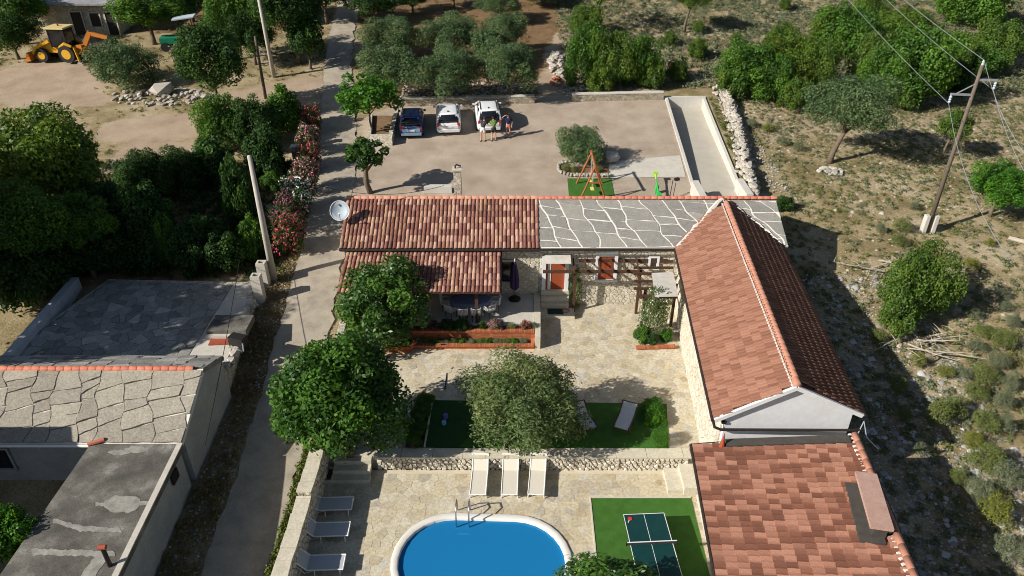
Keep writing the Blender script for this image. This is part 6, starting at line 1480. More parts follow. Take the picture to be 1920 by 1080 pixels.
q = at(778, 836, YZ); low_plant('flower_plant', 'small pink flowers at the near end of shaded hedge', 'plant', 'oleander_pink', q.x, q.y, YZ, .5, .3)
for k in range(4):
    t = k / 3; q = at(1222 + 7 * t, 768 + 26 * t, YZ); low_plant('hedge_shrub', 'fresh green hedge plants at the right end of lawn', 'hedge', 'vivid', q.x, q.y, YZ, .95, .62, 'hedge at the right end of lawn')
q = at(1234, 836, YZ); o = mark(link(bpy.data.objects.new('box_ball', CR['box'][0])), 'clipped round box ball at the lawn corner near pool wall', 'shrub'); o.location = (q.x, q.y, YZ + .48); o.scale = (.44, .44, .5)
q = at(836, 790, lz); ty_ = thing('toy_bike', 'small purple and blue toy bike on the shaded lawn', 'toy', q)
MB().tube([(q.x - .02, q.y + .2, q.z + .04), (q.x - .02, q.y + .2, q.z + .2)], .11, 10).build('seat', 'purple_toy', ty_); MB().tube([(q.x - .06, q.y - .2, q.z + .04), (q.x - .06, q.y - .2, q.z + .18)], .1, 10).build('wheel', 'blue_toy', ty_); MB().beam((q.x - .02, q.y + .2, q.z + .12), (q.x - .06, q.y - .2, q.z + .12), .07, .06).build('frame', 'purple_toy', ty_)
# thin dark pole and fabric line in the yard shade
p = at(838, 700, YZ); mark(MB().tube([(p.x, p.y, YZ), (p.x, p.y - 1.2, YZ + .05)], .03, 6).build('garden_hose', 'black_metal'), 'short dark hose lying on shaded paving left of the olive tree', 'hose')

# ------------------------------------------------------------------ loungers
def lounger(name, label, group, mfr, msl, rise=45, back=.68, seat=1.25, w=.62, curved=False):
    """Local frame: foot at -y, head at +y."""
    o = thing(name, label, 'sun lounger', (0, 0, 0), group); z = .34; a_ = R(rise)
    hy = seat; bx = [(0, z), (hy, z), (hy + back * math.cos(a_), z + back * math.sin(a_))]
    if curved:
        bx = [(0, z - .06), (.3, z - .02), (.6, z - .02), (.9, z + .04), (1.12, z + .18), (1.32, z + .38)]; hy = 1.0
    b = MB()
    for (y0, z0), (y1, z1) in zip(bx, bx[1:]):
        b.add([(-w / 2, y0, z0), (w / 2, y0, z0), (w / 2, y1, z1), (-w / 2, y1, z1)] + [(-w / 2, y0, z0 - .02), (w / 2, y0, z0 - .02), (w / 2, y1, z1 - .02), (-w / 2, y1, z1 - .02)], [(0, 1, 2, 3), (7, 6, 5, 4), (0, 3, 7, 4), (1, 5, 6, 2)])
    b.build('sling', msl, o)
    for s_ in (-1, 1):
        MB().tube([(s_ * w / 2, y, zz) for y, zz in bx], .026 if not curved else .035, 6).build('side_rail', mfr, o)
    for y in (.12, hy * .8):
        for s_ in (-1, 1): MB().tube([(s_ * (w / 2 - .02), y, z), (s_ * (w / 2 + .01), y + .02, 0)], .022 if not curved else .035, 6).build('leg', mfr, o)
    MB().tube([(-w / 2, .0, bx[0][1]), (w / 2, .0, bx[0][1])], .024, 6).build('foot_rail', mfr, o); MB().tube([(-w / 2, bx[-1][0], bx[-1][1]), (w / 2, bx[-1][0], bx[-1][1])], .024, 6).build('head_rail', mfr, o)
    if not curved:
        for s_ in (-1, 1): MB().tube([(s_ * w / 2, hy + back * .55, z + .55 * back * math.sin(a_)), (s_ * w / 2, hy + .1, z - .16), (s_ * w / 2, hy - .3, z)], .016, 5).build('brace', mfr, o)
    return o
la = lounger('sun_lounger', '', 'loungers in a row below the retaining wall', 'white_metal', 'sling_beige', 38)
for k, (px, lb) in enumerate(((896, 'leftmost of the three beige loungers below the retaining wall'), (955, 'middle one of the three beige loungers below the retaining wall'), (1005, 'rightmost of the three beige loungers below the retaining wall'))):
    o = la if k == 0 else copy_tree(la); relabel(o, lb); q = at(px, 928, .33); o.location = (q.x, q.y, .015); o.rotation_euler.z = R(-2 + (0, 0, -3)[k])
lbn = lounger('sun_lounger', '', 'white loungers along the lane wall', 'white_metal', 'sling_grey', 52)
for k, (px, py, lb) in enumerate(((661, 952, 'white lounger along the lane wall, farthest from camera'), (655, 1000, 'white lounger along the lane wall, middle of three'), (646, 1062, 'white lounger along the lane wall, nearest the camera'))):
    o = lbn if k == 0 else copy_tree(lbn); relabel(o, lb); q = at(px, py - 8, .33); o.location = (q.x, q.y, .015); o.rotation_euler.z = R(90 + 2)
lc = lounger('deck_lounger', 'curved blue grey lounger with dark wooden frame on the open lawn', 'dark framed loungers on the lawn', 'dark_wood', 'sling_blue', curved=True, w=.66)
q = at(1164, 804, lz + .3); lc.location = (q.x, q.y, lz); lc.rotation_euler.z = R(-24)
ld = relabel(copy_tree(lc), 'blue grey lounger half hidden under the olive tree crown'); q = at(1108, 804, lz + .3); ld.location = (q.x, q.y, lz); ld.rotation_euler.z = R(22)

# ------------------------------------------------------------------ table tennis lawn
structure(MB().prism([(3.09, 19.6), (7.0, 19.6), (6.85, 12.0), (2.98, 12.0)], -.1, .03).build('artificial_lawn', 'turf'))
b = MB(); b.beam((3.06, 19.6, .03), (2.95, 12.0, .03), .05, .05); b.beam((3.03, 19.63, .03), (7.0, 19.63, .03), .05, .05); structure(b.build('lawn_edging', 'concrete_pale'))
tt = thing('tennis_table', 'dark green table tennis table with white lines and net', 'table tennis table', (4.95, 16.85, .03))
a_ = R(3); tc = Vector((4.93, 16.82, .79)); M_ = Matrix.Translation(tc) @ Matrix.Rotation(a_, 4, 'Z')
def tbox(c, d, nm, m, par=tt):
    p = M_ @ Vector(c); return MB().box(p, d, a_).build(nm, m, par)
for s_ in (-1, 1): tbox((0, s_ * .687, -.012), (1.525, 1.365, .024), 'table_half', 'table_green')
for s_ in (-1, 1): tbox((s_ * .752, 0, .0025), (.022, 2.74, .005), 'line', 'line_white'); tbox((0, s_ * 1.36, .0025), (1.48, .022, .005), 'line', 'line_white')
tbox((0, 0, .0025), (.014, 2.69, .005), 'line', 'line_white')
tbox((0, 0, .075), (1.80, .012, .15), 'net', 'dark_cloth'); tbox((0, 0, .155), (1.80, .03, .018), 'net_tape', 'line_white')
for s_ in (-1, 1): tbox((s_ * .9, 0, .07), (.03, .03, .2), 'net_post', 'black_metal')
for sx in (-.6, .6):
    for sy in (-1.1, -.3, .3, 1.1): tbox((sx, sy, -.39), (.04, .04, .72), 'leg', 'black_metal')
p = M_ @ Vector((-.55, 1.15, .02)); pd = thing('paddle', 'red table tennis paddle lying on the far corner of table', 'paddle', p)
MB().lathe([(.082, -.008), (.085, 0), (.082, .008)], (p.x, p.y, p.z), 18).build('blade', 'red_rubber', pd); MB().beam((p.x - .04, p.y - .07, p.z), (p.x - .09, p.y - .17, p.z), .03, .024).build('handle', 'sling_beige', pd)

# ================================================================== PARKING YARD: swing, seesaw, bench
structure(MB().prism([(3.55, 40.6), (6.4, 40.6), (6.45, 43.65), (3.6, 43.65)], [T(40.6) - .1] * 2 + [T(43.65) - .1] * 2, [T(40.6) + .04] * 2 + [T(43.65) + .04] * 2).build('swing_mat', 'turf'))
sg = thing('swing_set', 'orange timber double swing on a green mat', 'swing', (5, 42, T(42)))
ap = []
for y, x0, x1 in ((43.0, 4.1, 5.85), (40.75, 4.12, 5.85)):
    a_ = Vector(((x0 + x1) / 2 + .02, y, T(42) + 2.25)); ap.append(a_)
    for x in (x0, x1): MB().tube([(x, y + .0, T(y) - .1), a_ + Vector(((a_.x - x) * .06, 0, .08))], .055, 8).build('leg', 'orange_wood', sg)
    MB().beam((x0 + .45, y, T(42) + 1.15), (x1 - .45, y, T(42) + 1.15), .05, .08).build('cross_bar', 'orange_wood', sg)
MB().tube([ap[0] + Vector((0, .2, 0)), ap[1] - Vector((0, .2, 0))], .06, 8).build('top_beam', 'orange_wood', sg)
for y in (42.5, 41.45):
    se = MB().box((ap[0].x, y, T(42) + .45), (.42, .22, .05), rz=R(90)).build('swing_seat', 'yellow_plastic', sg)
    for o_ in (-.19, .19): MB().tube([(ap[0].x, y + o_, T(42) + .46), (ap[0].x, y + o_, T(42) + 2.2)], .01, 4).build('rope', 'sling_beige', se)
p0, p1 = at(1236, 372, T(41) + .4), at(1229, 326, T(44) + .5)
ss = thing('seesaw', 'narrow lime and green plastic seesaw plank on the gravel beside swing', 'seesaw', (p0 + p1) / 2)
MB().tube([p0, p0.lerp(p1, .18), p0.lerp(p1, .34), p0.lerp(p1, .8)], [.1, .13, .06, .045], 8).build('beam', 'green_plastic', ss)
MB().tube([p0.lerp(p1, .78), p1], [.05, .07], 8).build('tail', 'lime_plastic', ss); MB().box(p1 + Vector((0, 0, .06)), (.32, .26, .1)).build('seat', 'lime_plastic', ss); MB().box(p0.lerp(p1, .1) + Vector((0, 0, .12)), (.3, .34, .07)).build('seat', 'green_plastic', ss)
q = p0.lerp(p1, .5); MB().beam((q.x, q.y, T(q.y)), (q.x, q.y, q.z), .2, .2).build('pivot', 'green_plastic', ss)
q0, q1 = gnd(1257, 376), gnd(1255, 382); fr_ = thing('metal_frame', 'thin dark two legged metal frame standing near the ramp pier', 'frame', q0)
for o_ in (-.08, .12): MB().tube([(q0.x + o_, q0.y, T(q0.y)), (q0.x + .2 + o_, q0.y + .5, T(q0.y) + 1.1 - o_)], .022, 6).build('leg', 'black_metal', fr_)
MB().box((q0.x + .36, q0.y + .52, T(q0.y) + 1.2), (.3, .2, .14), rz=.4).build('head', 'black_metal', fr_)
q = gnd(822, 358); bn = thing('stone_ledge', 'low whitish stone ledge behind the tiled roof ridge', 'ledge', q)
MB().box((q.x, q.y - .1, T(q.y) + .2), (1.75, .45, .4)).build('block', 'concrete_white', bn)

# ================================================================== CARS
def car(name, label, paint, hatch_paint, L=4.1, W_=1.74, H=1.5, zb=.92, dark_rear=False, rails=False):
    o = thing(name, label, 'car', (0, 0, 0), 'cars parked along the low stone wall'); hw = W_ / 2
    def ring(y, w, zl, zt, rnd_=.10):
        return [(-w * .92, y, zl), (-w, y, zl + .12), (-w, y, zt - rnd_ * 1.6), (-w * .965, y, zt - rnd_ * .5), (-w * .9, y, zt), (0, y, zt + .025), (w * .9, y, zt), (w * .965, y, zt - rnd_ * .5), (w, y, zt - rnd_ * 1.6), (w, y, zt - rnd_ * 1.6 if False else zl + .12), (w * .92, y, zl)]
    st_ = [(-L / 2, hw * .80, .36, zb - .16), (-L / 2 + .05, hw * .90, .28, zb - .05), (-L / 2 + .25, hw * .97, .22, zb), (-L * .22, hw, .2, zb + .02), (0, hw, .2, zb), (L * .2, hw, .2, zb - .02), (L * .30, hw * .98, .2, zb - .05), (L / 2 - .35, hw * .93, .22, zb - .14), (L / 2 - .1, hw * .82, .28, zb - .26), (L / 2, hw * .66, .36, zb - .36)]
    b = MB(); b.loft([ring(*q) for q in st_]); b.build('body', paint, o, True)
    yr, yf, tr, tf = -L / 2 + .16, L * .24, -L / 2 + .55, L * .03
    def outl(y0, y1, w, z, c_=.14):
        return [(-w + c_ * .6, y0, z), (w - c_ * .6, y0, z), (w, y0 + c_, z), (w, (y0 + y1) / 2, z), (w * .97, y1 - c_, z), (w * .8, y1, z), (-w * .8, y1, z), (-w * .97, y1 - c_, z), (-w, (y0 + y1) / 2, z), (-w, y0 + c_, z)]
    b = MB(); b.loft([outl(yr, yf, hw * .91, zb - .04), outl((yr + tr) / 2 - .02, (yf + tf) / 2 + .08, hw * .85, (zb + H) / 2 + .02), outl(tr, tf, hw * .74, H - .05)]); b.build('windows', 'car_glass', o, True)
    b = MB(); b.loft([outl(tr - .06, tf + .04, hw * .755, H - .06), outl(tr - .05, tf, hw * .73, H - .015), outl(tr + .12, tf - .15, hw * .62, H + .012), outl(tr + .5, tf - .5, hw * .3, H + .02)]); b.build('roof', paint, o, True)
    for s_ in (-1, 1):
        for (y0, y1, w0) in ((yr + .06, tr, .15), (yf - .05, tf, .07), ((yr + yf) / 2 - .05, (tr + tf) / 2, .07)):
            MB().beam((s_ * hw * .895, y0, zb - .04), (s_ * hw * .735, y1, H - .04), w0, .06).build('pillar', paint, o)
        MB().beam((s_ * hw * .74, yr + .10, zb + .02), (s_ * hw * .62, tr - .02, H - .06), .10, .05).build('rear_pillar', hatch_paint, o)
        MB().box((s_ * (hw + .09), L * .19, zb + .08), (.18, .1, .13)).build('mirror', paint, o)
        MB().box((s_ * hw * .80, -L / 2 + .075, zb - .08), (.2, .12, .22)).build('tail_light', 'tail_light', o)
        MB().box((s_ * hw * .62, L / 2 - .14, zb - .34), (.3, .14, .12)).build('headlight', 'number_plate', o)
        MB().box((s_ * (hw + .003), 0, zb - .16), (.012, .2, .025)).build('door_handle', paint, o)
        for y in (-L * .31, L * .31):
            w = MB().tube([(s_ * (hw - .2), y, .31), (s_ * (hw + .01), y, .31)], .31, 18).build('wheel', 'tyre', o)
            MB().tube([(s_ * (hw - .02), y, .31), (s_ * (hw + .018), y, .31)], .2, 14).build('rim', 'alloy', w)
        if rails: MB().tube([(s_ * hw * .66, tr + .1, H + .045), (s_ * hw * .66, tf - .25, H + .045)], .025, 6).build('roof_rail', 'black_metal', o)
    b = MB(); b.loft([[( -hw * .74, -L / 2 - .012, zb - .34), (hw * .74, -L / 2 - .012, zb - .34), (hw * .74, -L / 2 + .05, zb - .34), (-hw * .74, -L / 2 + .05, zb - .34)], [(-hw * .76, -L / 2 - .006, zb - .14), (hw * .76, -L / 2 - .006, zb - .14), (hw * .76, -L / 2 + .06, zb - .14), (-hw * .76, -L / 2 + .06, zb - .14)], [(-hw * .76, -L / 2 + .1, zb - .005), (hw * .76, -L / 2 + .1, zb - .005), (hw * .76, -L / 2 + .2, zb + .01), (-hw * .76, -L / 2 + .2, zb + .01)]])
    b.build('tailgate', hatch_paint, o)
    MB().box((0, -L / 2 + .0, .42), (hw * 1.7, .12, .2)).build('bumper', hatch_paint, o)
    MB().box((0, -L / 2 - .025, zb - .25), (.52, .02, .11)).build('number_plate', 'number_plate', o)
    if dark_rear:
        MB().box((0, -L / 2 + .1, zb - .02), (hw * 1.3, .2, .3)).build('open_boot', 'black_metal', o)
    MB().box((0, tr + .35, H + .045), (.1, .14, .05)).build('roof_antenna', 'black_metal', o)
    return o
c1 = car('parked_car', 'blue hatchback with pale blue tailgate, leftmost of the parked cars', 'car_blue', 'car_silver_blue', 4.0, 1.68, 1.49)
c2 = car('parked_car', 'white hatchback without people, middle one of three cars', 'car_white', 'car_white', 4.3, 1.8, 1.47, .93)
c3 = car('parked_car', 'white car with open boot where people load, rightmost of the cars', 'car_white', 'car_white', 4.25, 1.8, 1.58, .98, True, True)
for o, (px, py), a_ in ((c1, (772, 262), 4.5), (c2, (842, 254), 5), (c3, (918, 250), 5.5)):
    q = gnd(px, py); a_ = R(a_); o.location = (q.x - 2.05 * math.sin(a_), q.y + 2.05 * math.cos(a_), T(q.y + 2) + .0); o.rotation_euler = (math.atan((T(q.y + 3.3) - T(q.y + .7)) / 2.6), 0, a_)

# ================================================================== PEOPLE
def skin_mesh(name, V, E, Rd, mats, sub=1):
    me = bpy.data.meshes.new(name); me.from_pydata([tuple(v) for v in V], E, [])
    o = bpy.data.objects.new(name, me); COL.objects.link(o)
    m = o.modifiers.new('skin', 'SKIN'); m.use_smooth_shade = True
    for i, r_ in enumerate(Rd):
        sv = me.skin_vertices[0].data[i]; sv.radius = (r_, r_); sv.use_root = (i == 0)
    if sub:
        s_ = o.modifiers.new('sub', 'SUBSURF'); s_.levels = sub; s_.render_levels = sub
    dg = bpy.context.evaluated_depsgraph_get(); ev = o.evaluated_get(dg); out = bpy.data.meshes.new_from_object(ev)
    bpy.data.objects.remove(o); out.materials.clear()
    for k in mats: out.materials.append(MATS[k])
    for p in out.polygons: p.use_smooth = True
    return out
def person(label, J, shirt, shorts, loc, rz, hair=True, long_legs=False):
    """J: joint name -> position, facing -y."""
    o = thing('person', label, 'person', (0, 0, 0)); Jv = {k: Vector(v) for k, v in J.items()}
    names = ['pelvis', 'spine', 'chest', 'neck', 'head', 'crown', 'hipL', 'kneeL', 'ankleL', 'toeL', 'hipR', 'kneeR', 'ankleR', 'toeR', 'shL', 'elL', 'wrL', 'hdL', 'shR', 'elR', 'wrR', 'hdR']
    rad = dict(pelvis=.135, spine=.125, chest=.135, neck=.055, head=.095, crown=.075, hip=.085, knee=.055, ankle=.036, toe=.035, sh=.058, el=.04, wr=.028, hd=.036)
    ed = [('pelvis', 'spine'), ('spine', 'chest'), ('chest', 'neck'), ('neck', 'head'), ('head', 'crown')]
    for s_ in 'LR': ed += [('pelvis', 'hip' + s_), ('hip' + s_, 'knee' + s_), ('knee' + s_, 'ankle' + s_), ('ankle' + s_, 'toe' + s_), ('chest', 'sh' + s_), ('sh' + s_, 'el' + s_), ('el' + s_, 'wr' + s_), ('wr' + s_, 'hd' + s_)]
    V = [Jv[n_] for n_ in names]; Rd = [rad[n_.rstrip('LR')] for n_ in names]; E = [(names.index(a_), names.index(b_)) for a_, b_ in ed]
    body = skin_mesh('body', V, E, Rd, ['skin'])
    # fingers, nose and ears joined into the same mesh
    fb_ = MB(); fb_.v = [tuple(v.co) for v in body.vertices]; fb_.f = [tuple(p.vertices) for p in body.polygons]; fb_.mi = [0] * len(fb_.f)
    for s_ in 'LR':
        w, h = Jv['wr' + s_], Jv['hd' + s_]; d = (h - w).normalized(); sd = d.cross(Vector((0, 0, 1))); sd = sd.normalized() if sd.length > .1 else Vector((1, 0, 0)); up = sd.cross(d)
        for k, l in enumerate((.075, .085, .08, .06)):
            p = h + sd * (.027 - .018 * k); fb_.tube([p, p + d * l * .55 - up * .008, p + d * l - up * .03], [.010, .009, .007], 5)
        p = w + d * .03 + sd * .03; fb_.tube([p, p + sd * .03 + d * .035, p + sd * .035 + d * .07], [.012, .011, .008], 5)
    hd = Jv['head']; fb_.rock(hd + Vector((0, -.098, .0)), (.016, .022, .028), random.Random(1))
    for s_ in (-1, 1): fb_.rock(hd + Vector((s_ * .092, .0, .01)), (.014, .022, .034), random.Random(2))
    fb_.build('body', 'skin', o, True)
    if shirt:
        n2 = ['pelvis', 'spine', 'chest', 'shL', 'shR']; V2 = [Jv['pelvis'] + Vector((0, 0, .02)), Jv['spine'], Jv['chest'], Jv['shL'], Jv['shR'], Jv['shL'].lerp(Jv['elL'], .75), Jv['shR'].lerp(Jv['elR'], .75), Jv['chest'].lerp(Jv['neck'], .6)]
        me = skin_mesh('shirt', V2, [(0, 1), (1, 2), (2, 3), (2, 4), (3, 5), (4, 6), (2, 7)], [.155, .145, .155, .08, .08, .068, .068, .085], [shirt])
        link(bpy.data.objects.new('shirt', me), o)
    if shorts:
        k = 1.0 if long_legs else .72
        V3 = [Jv['pelvis'], Jv['hipL'], Jv['hipL'].lerp(Jv['kneeL'], k), Jv['hipR'], Jv['hipR'].lerp(Jv['kneeR'], k), Jv['pelvis'].lerp(Jv['spine'], .4)]
        E3 = [(0, 1), (1, 2), (0, 3), (3, 4), (0, 5)]; R3 = [.152, .11, .085, .11, .085, .14]
        if long_legs: V3 += [Jv['ankleL'], Jv['ankleR']]; E3 += [(2, 6), (4, 7)]; R3 += [.06, .06]
        link(bpy.data.objects.new('trousers' if long_legs else 'shorts', skin_mesh('shorts', V3, E3, R3, [shorts])), o)
    if hair:
        link(bpy.data.objects.new('hair', skin_mesh('hair', [Jv['head'].lerp(Jv['crown'], .5) + Vector((0, .02, .0)), Jv['crown'] + Vector((0, .01, .005)), Jv['head'] + Vector((0, .045, 0))], [(0, 1), (0, 2)], [.1, .08, .075], ['hair'])), o)
    for s_ in 'LR':
        a_, t_ = Jv['ankle' + s_], Jv['toe' + s_]; MB().tube([(a_.x, a_.y + .03, .035), (t_.x, t_.y, .03), (t_.x, t_.y + (t_.y - a_.y) * .25, .025)], [.045, .045, .03], 8).build('shoe', 'dark_cloth', o, True)
    o.location = loc; o.rotation_euler.z = rz; return o
stand = dict(pelvis=(0, 0, .95), spine=(0, .01, 1.12), chest=(0, 0, 1.34), neck=(0, -.01, 1.5), head=(0, -.03, 1.6), crown=(0, -.02, 1.7), hipL=(.10, 0, .90), kneeL=(.12, -.02, .50), ankleL=(.13, .02, .08), toeL=(.15, -.14, .035), hipR=(-.10, 0, .90), kneeR=(-.12, -.02, .50), ankleR=(-.13, .02, .08), toeR=(-.15, -.14, .035),
             shL=(.20, 0, 1.42), elL=(.29, .03, 1.16), wrL=(.27, -.08, .93), hdL=(.265, -.11, .86), shR=(-.20, 0, 1.42), elR=(-.43, -.08, 1.47), wrR=(-.22, -.16, 1.66), hdR=(-.15, -.17, 1.70))
q = gnd(953, 258); person('person in navy top and coral shorts shading their eyes beside the car', stand, 'navy_cloth', 'coral_cloth', (q.x, q.y, T(q.y)), R(-6))
bend = dict(stand); bend.update(spine=(0, -.08, 1.12), chest=(0, -.26, 1.28), neck=(0, -.38, 1.37), head=(0, -.48, 1.42), crown=(0, -.56, 1.47), shL=(.2, -.27, 1.32), elL=(.24, -.45, 1.12), wrL=(.18, -.68, 1.02), hdL=(.16, -.76, 1.0), shR=(-.2, -.27, 1.32), elR=(-.25, -.46, 1.13), wrR=(-.19, -.7, 1.03), hdR=(-.17, -.78, 1.01), kneeL=(.14, -.06, .5), ankleL=(.15, .1, .08), toeL=(.16, -.06, .035))
q = gnd(926, 264); person('person in green top and dark trousers leaning into the open boot', bend, 'green_cloth', 'dark_cloth', (q.x, q.y, T(q.y)), R(180 + 4))
q = gnd(906, 265); person('person in white shorts and dark top leaning into the boot', bend, 'dark_cloth', 'white_cloth', (q.x, q.y, T(q.y)), R(180 - 12))

# ================================================================== LOADER, TRAILER
def place(o, px, py, rz):
    q = gnd(px, py); o.location = (q.x, q.y, T(q.y)); o.rotation_euler.z = rz; return o
ld_ = thing('backhoe_loader', 'yellow backhoe loader with glass cab parked before the stone shed', 'backhoe loader', (0, 0, 0))
MB().box((0, 0, .95), (3.6, .9, .5)).build('chassis', 'machine_yellow', ld_)
b = MB(); b.loft([[(-.55, y, z) for y, z in ((-.45, 1.1), (.45, 1.1), (.45, 1.75), (-.45, 1.75))], [(-1.75, y, z) for y, z in ((-.42, 1.05), (.42, 1.05), (.42, 1.5), (-.42, 1.5))], [(-1.95, y, z) for y, z in ((-.36, .95), (.36, .95), (.36, 1.35), (-.36, 1.35))]]); b.build('bonnet', 'machine_yellow', ld_)
cbn = MB().box((.35, 0, 2.0), (1.45, 1.25, 1.55)).build('cab', 'car_glass', ld_)
MB().box((.35, 0, 2.83), (1.8, 1.55, .14)).build('cab_roof', 'cab_roof', cbn)
for sx in (-.36, 1.06):
    for sy in (-.62, .62): MB().beam((sx, sy, 1.2), (sx, sy, 2.8), .08, .08).build('cab_post', 'black_metal', cbn)
MB().tube([(.35, 0, 2.9), (.35, 0, 3.05)], .08, 8).build('beacon', 'tail_light', cbn)
for sx, r_, wd_ in ((-1.35, .56, .36), (1.0, .72, .44)):
    for sy in (-1, 1):
        w = MB().tube([(sx, sy * (.95 - wd_), r_), (sx, sy * .98, r_)], r_, 20).build('wheel', 'tyre', ld_); MB().tube([(sx, sy * .9, r_), (sx, sy * 1.0, r_)], r_ * .58, 16).build('rim', 'machine_yellow', w)
for sy in (-1, 1):
    MB().beam((-.5, sy * .62, 1.75), (-1.9, sy * .62, 1.15), .14, .24).build('loader_arm', 'machine_yellow', ld_); MB().beam((-1.9, sy * .62, 1.15), (-2.5, sy * .62, .5), .14, .22).build('loader_arm', 'machine_yellow', ld_)
    b = MB(); b.tube([(.45, sy * .78, 1.25), (1.0, sy * .80, 1.58), (1.55, sy * .78, 1.35)], [.12, .14, .12], 6); b.build('mudguard', 'machine_yellow', ld_)
    MB().beam((1.75, sy * .75, 1.3), (2.15, sy * 1.05, .15), .16, .16).build('stabiliser', 'machine_yellow', ld_); MB().box((2.18, sy * 1.06, .06), (.4, .3, .08)).build('foot_plate', 'galvanised', ld_)
b = MB(); pr_ = [(-2.4, .75), (-2.35, .1), (-3.2, .05), (-2.75, .25), (-2.6, .8)]
b.add([(x, -1.15, z) for x, z in pr_] + [(x, 1.15, z) for x, z in pr_], [(0, 1, 2, 3, 4), (9, 8, 7, 6, 5)] + [(i, 5 + i, 5 + (i + 1) % 5, (i + 1) % 5) for i in range(5)]); b.build('bucket', 'machine_orange', ld_)
MB().box((2.0, 0, 1.0), (.5, .9, .8)).build('boom_mount', 'machine_orange', ld_)
MB().beam((2.1, 0, 1.0), (3.0, .1, 2.35), .26, .34).build('boom', 'machine_orange', ld_); MB().beam((2.85, .1, 2.35), (4.5, .2, 1.95), .24, .3).build('dipper', 'machine_orange', ld_)
MB().tube([(2.2, 0, 1.6), (3.0, .1, 2.6)], .07, 6).build('ram', 'steel', ld_); b = MB(); b.prism([(4.4, -.25), (5.0, -.25), (5.0, .6), (4.4, .6)], 1.1, 1.9); b.build('digging_bucket', 'black_metal', ld_)
place(ld_, 122, 112, R(-6))
trl = thing('farm_trailer', 'green farm trailer with pale canopy half hidden in the trees', 'trailer', (0, 0, 0))
MB().box((0, 0, .9), (2.6, 1.5, .5)).build('body', 'trailer_green', trl)
for sx in (-.9, .9):
    for sy in (-.78, .78): MB().tube([(sx, sy - .1, .4), (sx, sy + .1, .4)], .4, 14).build('wheel', 'tyre', trl)
for sx in (.4, 1.7):
    for sy in (-.6, .6): MB().beam((sx, sy, .9), (sx, sy, 2.7), .07, .07).build('canopy_post', 'black_metal', trl)
MB().box((1.05, 0, 2.75), (1.9, 1.5, .1), ry=-.1).build('canopy', 'dish_grey', trl)
place(trl, 335, 92, R(12))

# ================================================================== POLES AND CABLES
def pole(name, label, base, top, r0, r1, m):
    o = thing(name, label, 'utility pole', base); MB().tube([(base.x, base.y, base.z - .5), top], [r0, r1], 10).build('shaft', m, o, True); return o
g = gnd(514, 524); p_top = at_y(467, 292, g.y); p_top.x = g.x + .02; pole('utility_pole', 'tall grey concrete pole beside the flower hedge and gate pillars', g, p_top, .2, .11, 'pole_concrete')
g2_ = gnd(514, 144); t2 = at_y(484, -8, g2_.y); t2 += (t2 - g2_) * .15; pole('utility_pole', 'grey concrete pole among the trees at top, cut by the frame', g2_, t2, .2, .12, 'pole_concrete')
g3 = gnd(498, 184); t3 = at_y(478, 68, g3.y); pole('utility_pole', 'thin dark wooden pole beside the upper concrete pole', g3, t3, .14, .09, 'pole_wood')
g4 = gnd(1738, 434); t4 = at_y(1842, 122, g4.y); pw = pole('utility_pole', 'tall leaning wooden power pole with crossarms in the dry field', g4, t4, .13, .085, 'pole_wood')
for s_ in (-1, 1): MB().box((g4.x + s_ * .26, g4.y, g4.z + .5), (.2, .36, 1.1)).build('footing', 'concrete_white', pw)
ax_ = (t4 - g4).normalized()
u1 = t4 - ax_ * .75; u2 = t4 - ax_ * 1.55
MB().beam(u1, u1 + Vector((1.05, 0, -.03)), .1, .1).build('crossarm', 'galvanised', pw); MB().beam(u2, u2 + Vector((-1.15, 0, .05)), .1, .1).build('crossarm', 'galvanised', pw)
MB().beam(u2 + Vector((-.9, 0, .05)), t4 - ax_ * .95, .045, .045).build('strut', 'galvanised', pw)
ends = []
for nm, q in (('a', u1 + Vector((1.0, 0, -.08))), ('b', u2 + Vector((-1.1, 0, 0)))):
    MB().lathe([(.05, -.42), (.08, -.36), (.04, -.3), (.08, -.24), (.04, -.18), (.08, -.12), (.03, 0)], q, 8).build('insulator', 'dish_grey', pw); ends.append(q - Vector((0, 0, .45)))
MB().lathe([(.05, -.05), (.08, .05), (.04, .1), (.07, .18), (.02, .26)], t4, 8).build('insulator', 'dish_grey', pw); ends.append(t4 + Vector((0, 0, .25)))
def cable(label, pts, r=.012, m='galvanised', sag=.6, n=14):
    P_ = []
    for a_, b_ in zip(pts, pts[1:]):
        for i in range(n + 1):
            t = i / n; q = Vector(a_).lerp(Vector(b_), t); q.z -= sag * 4 * t * (1 - t); P_.append(q)
    return mark(MB().tube(P_, r, 4).build('cable', m), label, 'cable', None)
for q, lb in zip(ends, ('overhead cable from the right crossarm of power pole', 'overhead cable from the left crossarm of power pole', 'overhead cable from the very top of power pole')):
    far = Vector((q.x + 9.5, 92, q.z + 3.0)); near_ = Vector((q.x - 5.6, 22, q.z - .6)); cable(lb, [near_, q, far], .014, 'galvanised', .7)
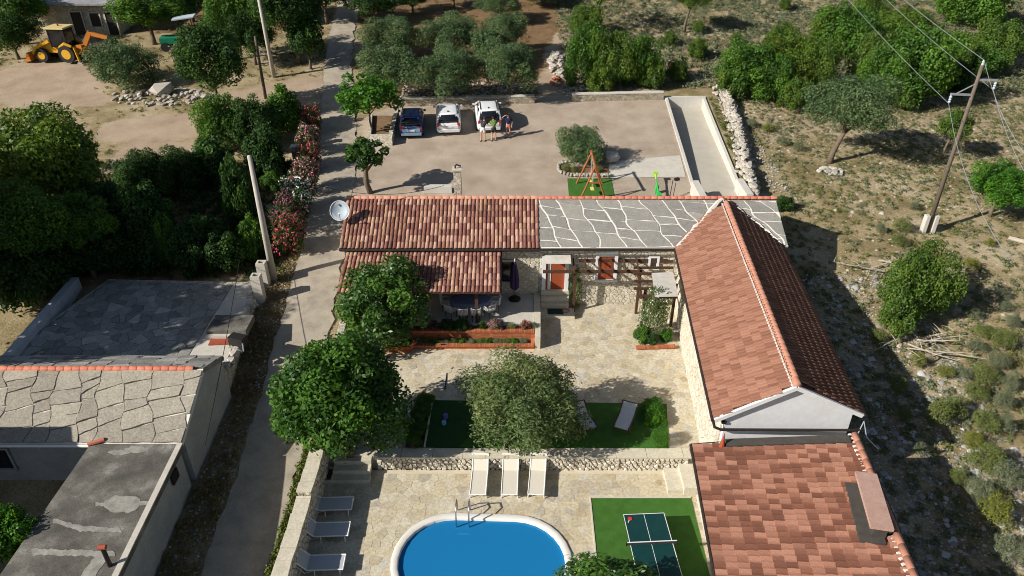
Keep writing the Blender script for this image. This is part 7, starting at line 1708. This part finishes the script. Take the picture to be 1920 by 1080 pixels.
cable('thin dark cable running from concrete pole to the tiled house roof', [p_top - Vector((0, 0, .15)), Vector((-3.6, 35.3, 6.3))], .014, 'black_metal', 1.1)
m0, m1 = at(447, 500, 3.4), at(384, 838, 2.9); cable('thin dark cable sagging along the barn wall beside the lane', [m0 + (m0 - m1) * .05, m1], .016, 'black_metal', .15)
# satellite dish at the gable
dq = at_y(637, 395, 33.4)
dsh = thing('satellite_dish', 'round grey satellite dish at the left gable of tiled house', 'satellite dish', dq)
nrm = Vector((.12, -.80, .50)).normalized(); t_ = nrm.cross(Vector((0, 0, 1))).normalized(); u_ = t_.cross(nrm)
b = MB(); rings = []
for f, d_ in ((.02, -.14), (.35, -.12), (.7, -.065), (1, 0), (1.03, -.01), (.7, -.09), (.02, -.17)):
    rings.append([dq + (t_ * math.cos(a_) * .47 + u_ * math.sin(a_) * .50) * f + nrm * d_ for a_ in [2 * math.pi * k / 28 for k in range(28)]])
b.loft(rings); b.build('reflector', 'dish_grey', dsh, True)
b = MB().tube([dq + (t_ * math.cos(a_) * .48 + u_ * math.sin(a_) * .51) for a_ in [2 * math.pi * k / 28 for k in range(29)]], .018, 5); b.build('rim', 'white_metal', dsh)
MB().tube([dq - u_ * .48, dq - u_ * .25 + nrm * .45], .018, 6).build('feed_arm', 'galvanised', dsh); MB().tube([dq - u_ * .25 + nrm * .40, dq - u_ * .2 + nrm * .52], .045, 8).build('feed_horn', 'white_metal', dsh)
MB().tube([dq - nrm * .15, dq - nrm * .3 + Vector((.2, .1, -.1)), Vector((XL + .25, 33.6, dq.z - .35))], .03, 6).build('mount', 'galvanised', dsh)
b = MB(); c_ = dq + u_ * .26 - t_ * .02 - nrm * .092
for a0, a1 in (((-.05, -.06), (.05, .05)), ((-.04, .05), (.0, -.01)), ((.01, .07), (.06, .06))):
    b.beam(c_ + t_ * a0[0] + u_ * a0[1] + nrm * .03, c_ + t_ * a1[0] + u_ * a1[1] + nrm * .03, .03, .012)
b.build('emblem', 'black_metal', dsh)
